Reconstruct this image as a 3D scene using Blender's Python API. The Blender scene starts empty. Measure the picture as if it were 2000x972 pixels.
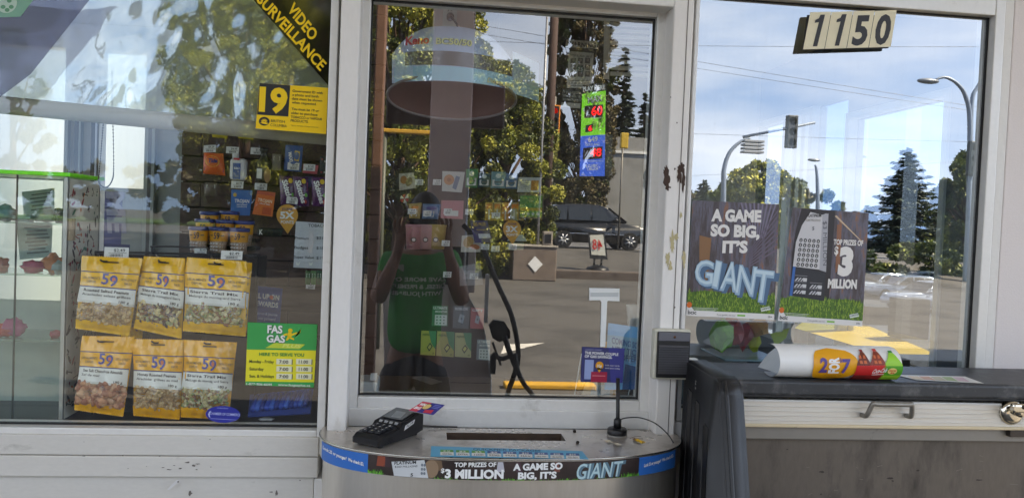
import bpy, bmesh, math, random
import numpy as np
from mathutils import Vector, Matrix
random.seed(7)
rng = np.random.default_rng(7)
S = bpy.context.scene
COL = S.collection
R = math.radians

# ------------------------------------------------------------------ camera
F_PX, YAW, PITCH, ROLL = 1550.0, R(6.439), R(-1.790), R(2.342)
CAM = Vector((0.0, -2.2, 1.6))
cy, sy, cp, sp = math.cos(YAW), math.sin(YAW), math.cos(PITCH), math.sin(PITCH)
FWD = Vector((sy*cp, cy*cp, sp)); RT0 = Vector((cy, -sy, 0)); UP0 = RT0.cross(FWD)
RT = math.cos(ROLL)*RT0 + math.sin(ROLL)*UP0
UP = -math.sin(ROLL)*RT0 + math.cos(ROLL)*UP0
cam_d = bpy.data.cameras.new('camera'); cam = bpy.data.objects.new('camera', cam_d); COL.objects.link(cam)
cam_d.sensor_width = 36; cam_d.lens = 36*F_PX/2000; cam_d.clip_start = 0.02; cam_d.clip_end = 3000
m3 = Matrix((RT, UP, -FWD)).transposed()
cam.matrix_world = Matrix.Translation(CAM) @ m3.to_4x4()
S.camera = cam

def W(px, py, Y=0.0):
    """the point at depth Y behind the facade that the photo shows at this pixel"""
    d = FWD*F_PX + RT*(px-1000) + UP*(486-py)
    return CAM + d*((Y-CAM.y)/d.y)
def M(px, py, Yv):
    """the point in front of the facade whose mirror image the photo shows at this pixel"""
    p = W(px, py, Yv); return Vector((p.x, -Yv, p.z))

# ------------------------------------------------------------------ world, sun, exposure
SUN = Vector((0.70, 0.30, 0.80)).normalized()
world = bpy.data.worlds.new('World'); S.world = world; world.use_nodes = True
nt = world.node_tree; nt.nodes.clear()
wo = nt.nodes.new('ShaderNodeOutputWorld'); bg = nt.nodes.new('ShaderNodeBackground')
sky = nt.nodes.new('ShaderNodeTexSky'); sky.sky_type = 'NISHITA'; sky.sun_disc = False
sky.sun_elevation = math.asin(SUN.z); sky.sun_rotation = math.atan2(SUN.x, SUN.y)
sky.altitude = 600; sky.air_density = 0.9; sky.dust_density = 0.05; sky.ozone_density = 2.5
tc = nt.nodes.new('ShaderNodeTexCoord'); mp = nt.nodes.new('ShaderNodeMapping')
mp.inputs['Scale'].default_value = (1.3, 1.3, 5.0)
ns = nt.nodes.new('ShaderNodeTexNoise'); ns.inputs['Scale'].default_value = 1.7; ns.inputs['Detail'].default_value = 7; ns.inputs['Roughness'].default_value = 0.55
cr = nt.nodes.new('ShaderNodeValToRGB'); cr.color_ramp.elements[0].position = 0.34; cr.color_ramp.elements[1].position = 0.84
cr.color_ramp.elements[1].color = (0.62, 0.62, 0.62, 1)
mx = nt.nodes.new('ShaderNodeMixRGB'); mx.inputs[2].default_value = (5.2, 5.4, 5.8, 1)
sx = nt.nodes.new('ShaderNodeSeparateXYZ'); cx = nt.nodes.new('ShaderNodeCombineXYZ'); mz = nt.nodes.new('ShaderNodeMath'); mz.operation = 'MULTIPLY_ADD'; mz.use_clamp = True
mz.inputs[1].default_value = 0.70; mz.inputs[2].default_value = 0.36      # clear deep blue air down to the skyline
nt.links.new(tc.outputs['Generated'], sx.inputs[0]); nt.links.new(sx.outputs[0], cx.inputs[0]); nt.links.new(sx.outputs[1], cx.inputs[1]); nt.links.new(sx.outputs[2], mz.inputs[0]); nt.links.new(mz.outputs[0], cx.inputs[2]); nt.links.new(cx.outputs[0], sky.inputs[0])
nt.links.new(tc.outputs['Generated'], mp.inputs[0]); nt.links.new(mp.outputs[0], ns.inputs['Vector'])
nt.links.new(ns.outputs['Fac'], cr.inputs[0]); nt.links.new(cr.outputs[0], mx.inputs[0])
nt.links.new(sky.outputs[0], mx.inputs[1]); nt.links.new(mx.outputs[0], bg.inputs[0])
bg.inputs[1].default_value = 0.13
nt.links.new(bg.outputs[0], wo.inputs[0])
sl = bpy.data.lights.new('sun', 'SUN'); sl.energy = 3.6; sl.angle = R(0.53); sl.color = (1, 0.95, 0.86)
so = bpy.data.objects.new('sun', sl); COL.objects.link(so); so.rotation_euler = SUN.to_track_quat('Z', 'Y').to_euler()
so.location = (6, 2, 9)
S.view_settings.view_transform = 'Standard'; S.view_settings.look = 'None'
S.view_settings.exposure = 2.87
S.view_settings.use_white_balance = True; S.view_settings.white_balance_temperature = 8500; S.view_settings.white_balance_tint = 8; S.view_settings.gamma = 1
S.view_settings.use_curve_mapping = False
S.cycles.max_bounces = 10; S.cycles.transparent_max_bounces = 16; S.cycles.glossy_bounces = 5
S.cycles.use_denoising = True; S.cycles.caustics_reflective = False; S.cycles.caustics_refractive = False
S.cycles.sample_clamp_indirect = 6.0

# ------------------------------------------------------------------ materials
def lin(c):
    return tuple(((v/255)/12.92 if v/255 <= 0.04045 else (((v/255)+0.055)/1.055)**2.4) for v in c)
MATS = {}
def mat(name, col, rough=0.5, metal=0.0, noise=0.0, ns=12.0, bump=0.0, bs=60.0, emit=0.0, spec=0.5, trans=0.0, aniso=None, coat=0.0):
    if name in MATS: return MATS[name]
    m = bpy.data.materials.new(name); m.use_nodes = True; n = m.node_tree; b = n.nodes['Principled BSDF']
    c = (*lin(col), 1)
    b.inputs['Base Color'].default_value = c; b.inputs['Roughness'].default_value = rough; b.inputs['Metallic'].default_value = metal
    b.inputs['Specular IOR Level'].default_value = spec
    if coat: b.inputs['Coat Weight'].default_value = coat; b.inputs['Coat Roughness'].default_value = 0.05
    if trans: b.inputs['Transmission Weight'].default_value = trans
    if emit: b.inputs['Emission Color'].default_value = c; b.inputs['Emission Strength'].default_value = emit
    if noise or bump:
        t = n.nodes.new('ShaderNodeTexCoord'); mpn = n.nodes.new('ShaderNodeMapping'); n.links.new(t.outputs['Object'], mpn.inputs[0])
        if aniso: mpn.inputs['Scale'].default_value = aniso
    if noise:
        k = n.nodes.new('ShaderNodeTexNoise'); k.inputs['Scale'].default_value = ns; k.inputs['Detail'].default_value = 6; k.inputs['Roughness'].default_value = 0.62
        r = n.nodes.new('ShaderNodeValToRGB'); r.color_ramp.elements[0].position = 0.32; r.color_ramp.elements[1].position = 0.68
        d = tuple(max(0, v*(1-noise)) for v in c[:3]); e = tuple(min(1, v*(1+noise*0.5)) for v in c[:3])
        r.color_ramp.elements[0].color = (*d, 1); r.color_ramp.elements[1].color = (*e, 1)
        n.links.new(mpn.outputs[0], k.inputs['Vector']); n.links.new(k.outputs['Fac'], r.inputs[0]); n.links.new(r.outputs[0], b.inputs['Base Color'])
        if metal < 0.5 or True:
            rr = n.nodes.new('ShaderNodeMapRange'); rr.inputs[3].default_value = max(0.02, rough-0.1); rr.inputs[4].default_value = min(1, rough+0.12)
            n.links.new(k.outputs['Fac'], rr.inputs[0]); n.links.new(rr.outputs[0], b.inputs['Roughness'])
    if bump:
        k2 = n.nodes.new('ShaderNodeTexNoise'); k2.inputs['Scale'].default_value = bs; k2.inputs['Detail'].default_value = 4
        bp = n.nodes.new('ShaderNodeBump'); bp.inputs['Strength'].default_value = bump; bp.inputs['Distance'].default_value = 0.01
        n.links.new(mpn.outputs[0], k2.inputs['Vector']); n.links.new(k2.outputs['Fac'], bp.inputs['Height']); n.links.new(bp.outputs[0], b.inputs['Normal'])
    MATS[name] = m; return m
def ink(r, g, b, rough=0.45):
    return mat('ink_%d_%d_%d_%d' % (r, g, b, int(rough*100)), (r, g, b), rough)
def wear(name, base, dirt, rough=0.45, metal=0.0, scale=9.0, lo=0.62, hi=0.72, ns2=45.0, aniso=None, bump=0.0, streak=0.12):
    """painted or metal surface with patches of grime of their own shape, and fine mottling"""
    if name in MATS: return MATS[name]
    m = bpy.data.materials.new(name); m.use_nodes = True; n = m.node_tree; b = n.nodes['Principled BSDF']
    t = n.nodes.new('ShaderNodeTexCoord'); mpn = n.nodes.new('ShaderNodeMapping'); n.links.new(t.outputs['Object'], mpn.inputs[0])
    if aniso: mpn.inputs['Scale'].default_value = aniso
    k = n.nodes.new('ShaderNodeTexNoise'); k.inputs['Scale'].default_value = scale; k.inputs['Detail'].default_value = 9; k.inputs['Roughness'].default_value = 0.68
    k2 = n.nodes.new('ShaderNodeTexNoise'); k2.inputs['Scale'].default_value = ns2; k2.inputs['Detail'].default_value = 3
    r = n.nodes.new('ShaderNodeValToRGB'); r.color_ramp.elements[0].position = lo; r.color_ramp.elements[1].position = hi
    f = n.nodes.new('ShaderNodeMixRGB'); f.inputs[1].default_value = (*lin(base), 1); f.inputs[2].default_value = (*lin(dirt), 1)
    g = n.nodes.new('ShaderNodeMixRGB'); g.blend_type = 'MULTIPLY'; g.inputs[0].default_value = streak
    n.links.new(mpn.outputs[0], k.inputs['Vector']); n.links.new(mpn.outputs[0], k2.inputs['Vector'])
    n.links.new(k.outputs['Fac'], r.inputs[0]); n.links.new(r.outputs[0], f.inputs[0])
    n.links.new(f.outputs[0], g.inputs[1]); n.links.new(k2.outputs['Fac'], g.inputs[2]); n.links.new(g.outputs[0], b.inputs['Base Color'])
    b.inputs['Roughness'].default_value = rough; b.inputs['Metallic'].default_value = metal
    rr = n.nodes.new('ShaderNodeMapRange'); rr.inputs[3].default_value = max(0.03, rough-0.12); rr.inputs[4].default_value = min(1, rough+0.15)
    n.links.new(k.outputs['Fac'], rr.inputs[0]); n.links.new(rr.outputs[0], b.inputs['Roughness'])
    if bump:
        bp = n.nodes.new('ShaderNodeBump'); bp.inputs['Strength'].default_value = bump; bp.inputs['Distance'].default_value = 0.004
        n.links.new(k2.outputs['Fac'], bp.inputs['Height']); n.links.new(bp.outputs[0], b.inputs['Normal'])
    MATS[name] = m; return m
def glass(name, refl, tint=(1, 1, 1), haze=0.0, bump=0.0, bs=6.0, rough=0.0, hazecol=(0.8, 0.85, 0.82), dust=0.0):
    """window glass or film: a share mirrored (more at a slant), the rest let through"""
    if name in MATS: return MATS[name]
    m = bpy.data.materials.new(name); m.use_nodes = True; n = m.node_tree; n.nodes.clear()
    o = n.nodes.new('ShaderNodeOutputMaterial'); tr = n.nodes.new('ShaderNodeBsdfTransparent'); gl = n.nodes.new('ShaderNodeBsdfGlossy')
    gl.inputs['Roughness'].default_value = rough; tr.inputs[0].default_value = (*tint, 1)
    gl.inputs[0].default_value = (0.95, 0.97, 1.0, 1)
    lw = n.nodes.new('ShaderNodeFresnel'); lw.inputs[0].default_value = 1.5
    ad = n.nodes.new('ShaderNodeMath'); ad.operation = 'ADD'; ad.use_clamp = True; ad.inputs[1].default_value = refl-0.04
    mxs = n.nodes.new('ShaderNodeMixShader')
    ge = n.nodes.new('ShaderNodeNewGeometry'); inv = n.nodes.new('ShaderNodeMath'); inv.operation = 'SUBTRACT'; inv.inputs[0].default_value = 1.0
    mu = n.nodes.new('ShaderNodeMath'); mu.operation = 'MULTIPLY'
    n.links.new(ge.outputs['Backfacing'], inv.inputs[1]); n.links.new(lw.outputs[0], ad.inputs[0]); n.links.new(ad.outputs[0], mu.inputs[0]); n.links.new(inv.outputs[0], mu.inputs[1])
    n.links.new(mu.outputs[0], mxs.inputs[0])
    n.links.new(tr.outputs[0], mxs.inputs[1]); n.links.new(gl.outputs[0], mxs.inputs[2])
    last = mxs
    if bump:
        t = n.nodes.new('ShaderNodeTexCoord'); k = n.nodes.new('ShaderNodeTexNoise'); k.inputs['Scale'].default_value = bs; k.inputs['Detail'].default_value = 3
        k.inputs['Distortion'].default_value = 1.2
        bp = n.nodes.new('ShaderNodeBump'); bp.inputs['Strength'].default_value = bump; bp.inputs['Distance'].default_value = 0.02
        n.links.new(t.outputs['Object'], k.inputs['Vector']); n.links.new(k.outputs['Fac'], bp.inputs['Height'])
        n.links.new(bp.outputs[0], gl.inputs['Normal'])
    if haze:
        df = n.nodes.new('ShaderNodeBsdfTranslucent'); df.inputs[0].default_value = (*hazecol, 1)
        df2 = n.nodes.new('ShaderNodeBsdfDiffuse'); df2.inputs[0].default_value = (*hazecol, 1)
        mm = n.nodes.new('ShaderNodeMixShader'); mm.inputs[0].default_value = 0.5
        n.links.new(df.outputs[0], mm.inputs[1]); n.links.new(df2.outputs[0], mm.inputs[2])
        m2 = n.nodes.new('ShaderNodeMixShader'); m2.inputs[0].default_value = haze
        n.links.new(mxs.outputs[0], m2.inputs[1]); n.links.new(mm.outputs[0], m2.inputs[2]); last = m2
    if dust:       # dried rain streaks and dust on the pane
        t2 = n.nodes.new('ShaderNodeTexCoord'); mp2 = n.nodes.new('ShaderNodeMapping'); mp2.inputs['Scale'].default_value = (14, 1, 1.2)
        k2 = n.nodes.new('ShaderNodeTexNoise'); k2.inputs['Scale'].default_value = 3.0; k2.inputs['Detail'].default_value = 8; k2.inputs['Roughness'].default_value = .7
        r2 = n.nodes.new('ShaderNodeMapRange'); r2.inputs[1].default_value = .42; r2.inputs[2].default_value = .75; r2.inputs[3].default_value = 0; r2.inputs[4].default_value = dust
        k3 = n.nodes.new('ShaderNodeTexNoise'); k3.inputs['Scale'].default_value = 130; r3 = n.nodes.new('ShaderNodeMapRange'); r3.inputs[1].default_value = .70; r3.inputs[2].default_value = .76; r3.inputs[3].default_value = 0; r3.inputs[4].default_value = dust*3
        sm = n.nodes.new('ShaderNodeMath'); sm.operation = 'ADD'; dd = n.nodes.new('ShaderNodeBsdfDiffuse'); dd.inputs[0].default_value = (.6, .58, .55, 1); m4 = n.nodes.new('ShaderNodeMixShader')
        n.links.new(t2.outputs['Object'], mp2.inputs[0]); n.links.new(mp2.outputs[0], k2.inputs['Vector']); n.links.new(k2.outputs['Fac'], r2.inputs[0]); n.links.new(t2.outputs['Object'], k3.inputs['Vector']); n.links.new(k3.outputs['Fac'], r3.inputs[0])
        n.links.new(r2.outputs[0], sm.inputs[0]); n.links.new(r3.outputs[0], sm.inputs[1]); n.links.new(sm.outputs[0], m4.inputs[0]); n.links.new(last.outputs[0], m4.inputs[1]); n.links.new(dd.outputs[0], m4.inputs[2]); last = m4
    n.links.new(last.outputs[0], o.inputs[0])
    MATS[name] = m; return m
def clear(name, tint):
    m = bpy.data.materials.new(name); m.use_nodes = True; n = m.node_tree; n.nodes.clear()
    o = n.nodes.new('ShaderNodeOutputMaterial'); tr = n.nodes.new('ShaderNodeBsdfTransparent'); tr.inputs[0].default_value = (*tint, 1)
    n.links.new(tr.outputs[0], o.inputs[0]); MATS[name] = m; return m

# ------------------------------------------------------------------ mesh building
class MB:
    def __init__(s): s.v = []; s.f = []; s.m = []; s.mats = []; s.sm = []
    def mi(s, m):
        if m not in s.mats: s.mats.append(m)
        return s.mats.index(m)
    def add(s, vs, fs, m, smooth=False):
        b = len(s.v); s.v += [tuple(v) for v in vs]; i = s.mi(m)
        for f in fs: s.f.append(tuple(b+k for k in f)); s.m.append(i); s.sm.append(smooth)
        return s
    def box(s, x0, x1, y0, y1, z0, z1, m):
        x0, x1 = min(x0, x1), max(x0, x1); y0, y1 = min(y0, y1), max(y0, y1); z0, z1 = min(z0, z1), max(z0, z1)
        v = [(x0,y0,z0),(x1,y0,z0),(x1,y1,z0),(x0,y1,z0),(x0,y0,z1),(x1,y0,z1),(x1,y1,z1),(x0,y1,z1)]
        return s.add(v, [(0,3,2,1),(4,5,6,7),(0,1,5,4),(1,2,6,5),(2,3,7,6),(3,0,4,7)], m)
    def bbox(s, x0, x1, y0, y1, z0, z1, m, bev=0.004, seg=2, smooth=True):
        """box with rounded edges"""
        bm = bmesh.new(); bmesh.ops.create_cube(bm, size=1)
        for v in bm.verts: v.co = ((x0+x1)/2+v.co.x*(x1-x0), (y0+y1)/2+v.co.y*(y1-y0), (z0+z1)/2+v.co.z*(z1-z0))
        bmesh.ops.bevel(bm, geom=bm.edges[:], offset=bev, segments=seg, affect='EDGES', profile=0.5)
        return s.bm(bm, m, False)
    def bm(s, bm, m, smooth=False, T=None):
        bm.verts.ensure_lookup_table(); bm.verts.index_update()
        s.add([(T @ v.co if T else v.co.copy()) for v in bm.verts], [[v.index for v in f.verts] for f in bm.faces], m, smooth); bm.free(); return s
    def tube(s, pts, r, m, n=8, caps=True, smooth=True):
        pts = [Vector(p) for p in pts]; k = len(pts); rs = r if isinstance(r, (list, tuple)) else [r]*k
        vs = []; fs = []; prev = None
        for i, p in enumerate(pts):
            t = (pts[min(i+1, k-1)]-pts[max(i-1, 0)])
            t = t.normalized() if t.length > 1e-9 else Vector((0, 0, 1))
            if prev is None:
                a = t.orthogonal().normalized()
            else:
                a = (prev - t*prev.dot(t)); a = a.normalized() if a.length > 1e-6 else t.orthogonal().normalized()
            prev = a; b = t.cross(a)
            for j in range(n):
                an = 2*math.pi*j/n; vs.append(p+(a*math.cos(an)+b*math.sin(an))*rs[i])
        for i in range(k-1):
            for j in range(n): fs.append((i*n+j, i*n+(j+1) % n, (i+1)*n+(j+1) % n, (i+1)*n+j))
        if caps: fs.append(tuple(range(n-1, -1, -1))); fs.append(tuple((k-1)*n+j for j in range(n)))
        return s.add(vs, fs, m, smooth)
    def lathe(s, prof, o, m, n=20, axis='Z', smooth=True, caps=True):
        vs = []; fs = []; o = Vector(o)
        for r, h in prof:
            for j in range(n):
                a = 2*math.pi*j/n; c, d = r*math.cos(a), r*math.sin(a)
                vs.append(o+Vector({'Z': (c, d, h), 'Y': (c, -h, d), 'X': (h, c, d)}[axis]))
        k = len(prof)
        for i in range(k-1):
            for j in range(n): fs.append((i*n+j, i*n+(j+1) % n, (i+1)*n+(j+1) % n, (i+1)*n+j))
        if caps: fs.append(tuple(range(n-1, -1, -1))); fs.append(tuple((k-1)*n+j for j in range(n)))
        return s.add(vs, fs, m, smooth)
    def ell(s, c, r, m, n=10, k=7, rot=None, jit=0.0):
        vs = []; fs = []; c = Vector(c)
        for i in range(k+1):
            th = math.pi*i/k
            for j in range(n):
                a = 2*math.pi*j/n; q = 1+random.uniform(-jit, jit)
                p = Vector((r[0]*math.sin(th)*math.cos(a)*q, r[1]*math.sin(th)*math.sin(a)*q, r[2]*math.cos(th)*q))
                vs.append(c+(rot @ p if rot else p))
        for i in range(k):
            for j in range(n): fs.append((i*n+j, (i+1)*n+j, (i+1)*n+(j+1) % n, i*n+(j+1) % n))
        return s.add(vs, fs, m, True)
    def prism(s, pts, d, m):
        """polygon (3-D points) extruded by vector d"""
        d = Vector(d); n = len(pts); p = [Vector(q) for q in pts]
        vs = p+[q+d for q in p]
        return s.add(vs, [tuple(range(n)), tuple(range(2*n-1, n-1, -1))]+[(i, i+n, (i+1) % n+n, (i+1) % n) for i in range(n)], m)
    # ---- flat art through a mapping fn(u, v, lift)
    def poly(s, fn, pts, m, l=0.0):
        return s.add([fn(x, y, l) for x, y in pts], [tuple(range(len(pts)))], m)
    def slab(s, fn, pts, m, th, l=0.0, back=None):
        n = len(pts); vs = [fn(x, y, l) for x, y in pts]+[fn(x, y, l-th) for x, y in pts]
        s.add(vs, [tuple(range(n))], m)
        return s.add(vs, [tuple(range(2*n-1, n-1, -1))]+[(i, i+n, (i+1) % n+n, (i+1) % n) for i in range(n)], back or m)
    def ellipse(s, fn, cx, cy_, rx, ry, m, l=0.0, n=28, a0=0, a1=2*math.pi, rot=0.0):
        pts = []
        for i in range(n):
            a = a0+(a1-a0)*i/(n if abs(a1-a0-2*math.pi) < 1e-6 else n-1)
            x, y = rx*math.cos(a), ry*math.sin(a); pts.append((cx+x*math.cos(rot)-y*math.sin(rot), cy_+x*math.sin(rot)+y*math.cos(rot)))
        return s.poly(fn, pts, m, l)
    def text(s, fn, string, p0, p1, h, m, l=0.0006, bold=0.0, shear=0.0, up=None, cuts=0):
        """string whose baseline runs p0 -> p1 (in fn's plane), capital height h"""
        vs, fs, w, ch = glyphs(string, bold, cuts)
        dx, dy = p1[0]-p0[0], p1[1]-p0[1]; L = math.hypot(dx, dy)
        if up is None: up = (dy/L*h, -dx/L*h)
        out = []
        for x, y in vs:
            t = x/w; q = y/ch
            out.append(fn(p0[0]+dx*t+up[0]*q+shear*dx/L*h*q, p0[1]+dy*t+up[1]*q+shear*dy/L*h*q, l))
        return s.add(out, fs, m)
    def build(s, name, parent=None, **props):
        me = bpy.data.meshes.new(name); me.from_pydata(s.v, [], s.f)
        for m in s.mats: me.materials.append(m)
        me.polygons.foreach_set('material_index', s.m); me.polygons.foreach_set('use_smooth', s.sm)
        me.update()
        o = bpy.data.objects.new(name, me); COL.objects.link(o)
        if parent:
            o.parent = parent; o.matrix_parent_inverse = Matrix.Translation(parent.location).inverted() if parent.type == 'EMPTY' else Matrix()
        for k, v in props.items(): o[k] = v
        return o
GL = {}
def glyphs(string, bold=0.0, cuts=0):
    key = (string, bold, cuts)
    if key in GL: return GL[key]
    c = bpy.data.curves.new('lettering_curve', 'FONT'); c.body = string; c.size = 1; c.offset = bold; c.resolution_u = 3
    o = bpy.data.objects.new('lettering_curve', c); COL.objects.link(o)
    dg = bpy.context.evaluated_depsgraph_get(); dg.update()
    me = bpy.data.meshes.new_from_object(o.evaluated_get(dg))
    if cuts:       # slice the letters so that they follow a curved sheet
        bm = bmesh.new(); bm.from_mesh(me)
        for i in range(cuts):
            for no, co in (((0, 1, 0), (0, -.05+.85*i/cuts, 0)), ((1, 0, 0), (.02+.6*i/cuts, 0, 0))):
                bmesh.ops.bisect_plane(bm, geom=bm.verts[:]+bm.edges[:]+bm.faces[:], plane_co=co, plane_no=no)
        bm.to_mesh(me); bm.free()
    vs = [(v.co.x, v.co.y) for v in me.vertices]; fs = [tuple(p.vertices) for p in me.polygons]
    bpy.data.meshes.remove(me); bpy.data.objects.remove(o); bpy.data.curves.remove(c)
    x0 = min(v[0] for v in vs); x1 = max(v[0] for v in vs)
    vs = [(x-x0, y+bold) for x, y in vs]
    GL[key] = (vs, fs, max(x1-x0, 1e-4), 0.70+2*bold); return GL[key]
def plane(Y): return lambda x, y, l=0.0: W(x, y, Y-l)
def mplane(Yv): return lambda x, y, l=0.0: (lambda p: Vector((p.x, p.y+l, p.z)))(M(x, y, Yv))
def tilted(o, u, v):
    """art plane with origin o and axes u (right) and v (down) in metres; lift along the normal"""
    o, u, v = Vector(o), Vector(u), Vector(v); n = v.cross(u).normalized()
    return lambda x, y, l=0.0: o+u*x+v*y+n*l
def quadmap(c, Y, sag=0.0):
    """(u, v) in 0..1 over four photo pixels TL, TR, BR, BL at depth Y"""
    def f(u, v, l=0.0):
        x = (1-v)*((1-u)*c[0][0]+u*c[1][0])+v*((1-u)*c[3][0]+u*c[2][0])
        y = (1-v)*((1-u)*c[0][1]+u*c[1][1])+v*((1-u)*c[3][1]+u*c[2][1])
        return W(x, y, Y-l)
    return f
def rect(x0, y0, x1, y1): return [(x0, y0), (x1, y0), (x1, y1), (x0, y1)]
def thing(name, label, cat, loc=(0, 0, 0), group=None):
    o = bpy.data.objects.new(name, None); COL.objects.link(o); o.empty_display_size = 0.05; o.location = loc
    o['label'] = label; o['category'] = cat
    if group: o['group'] = group
    return o
def tag(o, label, cat, group=None):
    o['label'] = label; o['category'] = cat
    if group: o['group'] = group
    return o
def copy_thing(o, loc, label=None):
    """a thing with copies of its parts and their parts"""
    def rec(a, par):
        c = a.copy(); COL.objects.link(c)
        if par: c.parent = par
        for ch in [x for x in bpy.data.objects if x.parent == a]: rec(ch, c)
        return c
    c = rec(o, None); c.location = loc
    if label: c['label'] = label
    return c
# ------------------------------------------------------------------ shared materials
ALU = wear('painted aluminium', (236, 233, 228), (196, 190, 180), 0.42, 0.0, 6, 0.60, 0.80, 90, None, 0.05, 0.10)
ALU2 = wear('window frame aluminium', (232, 230, 226), (186, 182, 174), 0.35, 0.15, 8, 0.60, 0.78, 70, None, 0.04, 0.10)
SIDING = wear('grey painted siding', (224, 219, 211), (160, 153, 143), 0.5, 0.0, 5, 0.63, 0.80, 60, (1, 1, 3), 0.08, 0.12)
POSTM = wear('white peeling post paint', (240, 236, 231), (206, 196, 180), 0.5, 0.0, 7, 0.62, 0.8, 60, (2, 2, .6), 0.08, 0.10)
FLAKE = wear('bare brown metal under paint', (70, 52, 44), (30, 24, 22), 0.8, 0, 30)
GLUE = wear('old yellow glue', (196, 182, 140), (150, 138, 104), 0.7, 0, 40)
GASKET = mat('black gasket', (26, 26, 27), 0.6)
GLASS_C = glass('centre pane glass', 0.20, (0.93, 0.95, 0.95), dust=.05)
GLASS_L = glass('left pane glass', 0.085, (0.97, 0.99, 0.98), dust=.03)
GLASS_R = glass('right pane glass', 0.31, (0.76, 0.84, 0.88), dust=.04)
EDGE = clear('glass edge', (0.96, 0.985, 0.98))
DARK = mat('dark interior paint', (66, 58, 54), 0.7, 0, 0.3, 5)
WHITEP = mat('white plastic', (225, 225, 222), 0.4)
BLACK = mat('black plastic', (22, 22, 24), 0.38, 0, 0.2, 30, 0.15, 400)
STEEL = wear('brushed stainless', (232, 227, 219), (200, 192, 180), 0.30, 0.88, 3, 0.45, 0.9, 30, (5, 5, .6), 0.0, 0.06)
STEELTOP = wear('worn stainless top', (222, 214, 206), (168, 156, 142), 0.28, 0.6, 7, 0.52, 0.72, 120, (1, 1, 1), 0.03, 0.2)

# ------------------------------------------------------------------ ground, road, pavement
def sst(a, b, t):
    t = min(1, max(0, (t-a)/(b-a))); return t*t*(3-2*t)
def gz(x, y):
    z = 0.75*sst(22, 27.5, -y)
    return z-2.0*sst(7, 24, x)*sst(-6, 2, y)
xs = sorted(set([-700, -300, -120, -70, -45]+list(range(-34, 60, 2))+[70, 90, 130, 300, 700]))
ys = sorted(set([-700, -300, -130, -80, -55]+list(range(-44, -12, 1))+list(range(-12, 50, 2))+[60, 80, 130, 300, 700]))
def sheet(x0, x1, y0, y1, step, lift, m, name, **kw):
    nx = max(1, int((x1-x0)/step)); ny = max(1, int((y1-y0)/step)); b = MB(); vs = []; fs = []
    for j in range(ny+1):
        for i in range(nx+1):
            x = x0+(x1-x0)*i/nx; y = y0+(y1-y0)*j/ny; vs.append((x, y, gz(x, y)+lift))
    for j in range(ny):
        for i in range(nx): a = j*(nx+1)+i; fs.append((a, a+1, a+nx+2, a+nx+1))
    b.add(vs, fs, m); return b.build(name, **kw)
ASPH = wear('lot asphalt', (97, 94, 91), (74, 72, 70), 0.88, 0, .55, .46, .62, 22, None, .5, .55)
ROADM = mat('road asphalt', (92, 92, 95), 0.85, 0, 0.3, 20, 0.4, 120)
CONC = mat('concrete', (168, 160, 150), 0.85, 0, 0.3, 6, 0.3, 60)
GRASSM = mat('grass', (74, 104, 40), 0.9, 0, 0.5, 3, 0.5, 30)
b = MB(); vs = []; fs = []
for y in ys:
    for x in xs: vs.append((x, y, gz(x, y)))
nx = len(xs)
for j in range(len(ys)-1):
    for i in range(nx-1): fs.append((j*nx+i, j*nx+i+1, (j+1)*nx+i+1, (j+1)*nx+i))
b.add(vs, fs, ASPH); b.build('ground', kind='structure')
sheet(-60, 60, -44, -28.5, 2, 0.006, ROADM, 'road', kind='structure')
b = MB()
for (y0, y1) in ((-29.3, -29.15), (-33.6, -33.45), (-43.2, -43.05)):
    for k in range(60): 
        x = -60+2*k
        b.add([(x, y0, gz(x, y0)+.011), (x+2, y0, gz(x+2, y0)+.011), (x+2, y1, gz(x+2, y1)+.011), (x, y1, gz(x, y1)+.011)], [(0, 1, 2, 3)], mat('white road paint', (215, 213, 206), .7, 0, .2, 9))
b.build('road_markings', kind='structure')
# kerb wall at the back of the lot, with the raised verge behind it
b = MB()
KERB = wear('dark kerb concrete', (96, 86, 80), (58, 50, 46), 0.9, 0, 3, .5, .7)
b.bbox(-22, 14, -22.3, -21.7, -.1, 0.26, KERB, .03)
b.build('kerb', kind='structure')
YEL = wear('yellow kerb paint', (206, 156, 50), (150, 120, 60), 0.7, 0, 6, .6, .75)
b = MB(); b.bbox(M(985, 765, 5.4).x, M(1165, 765, 5.4).x, -5.56, -5.40, 0, .055, YEL, .015); b.build('kerb', kind='structure')
b = MB()
AM = mat('worn white lot paint', (205, 200, 192), .8, 0, .25, 20)
def MG(px, py, z=0.006):
    d = FWD*F_PX+RT*(px-1000)+UP*(486-py); t = (z-CAM.z)/d.z; p = CAM+d*t; return (p.x, -p.y, z)
b.add([MG(1064, 669), MG(1010, 671), MG(985, 672), MG(978, 691), MG(1015, 681)], [(0, 4, 3, 2, 1)], AM)
b.build('road_arrow', kind='structure')
sheet(4, 60, 62, 78, 2, .02, GRASSM, 'grass_bank', kind='structure')
sheet(9, 60, 43, 58, 3, .008, ROADM, 'road', kind='structure')
sheet(-60, 60, -70, -45, 3, .03, GRASSM, 'grass_bank', kind='structure')

# ------------------------------------------------------------------ kiosk
KX0, KX1, KY1, KZ = -2.45, 2.02, 2.35, 2.46
kiosk = thing('kiosk', 'pale grey aluminium kiosk with three wide front windows and peeling posts', 'kiosk', (0, 0, 0))
def X(px, py, Y): return W(px, py, Y).x
def Z(px, py, Y): return W(px, py, Y).z
def partmb(name, mb, parent=kiosk, **kw): return mb.build(name, parent, **kw)
PF = -0.10            # front of the posts
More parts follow.
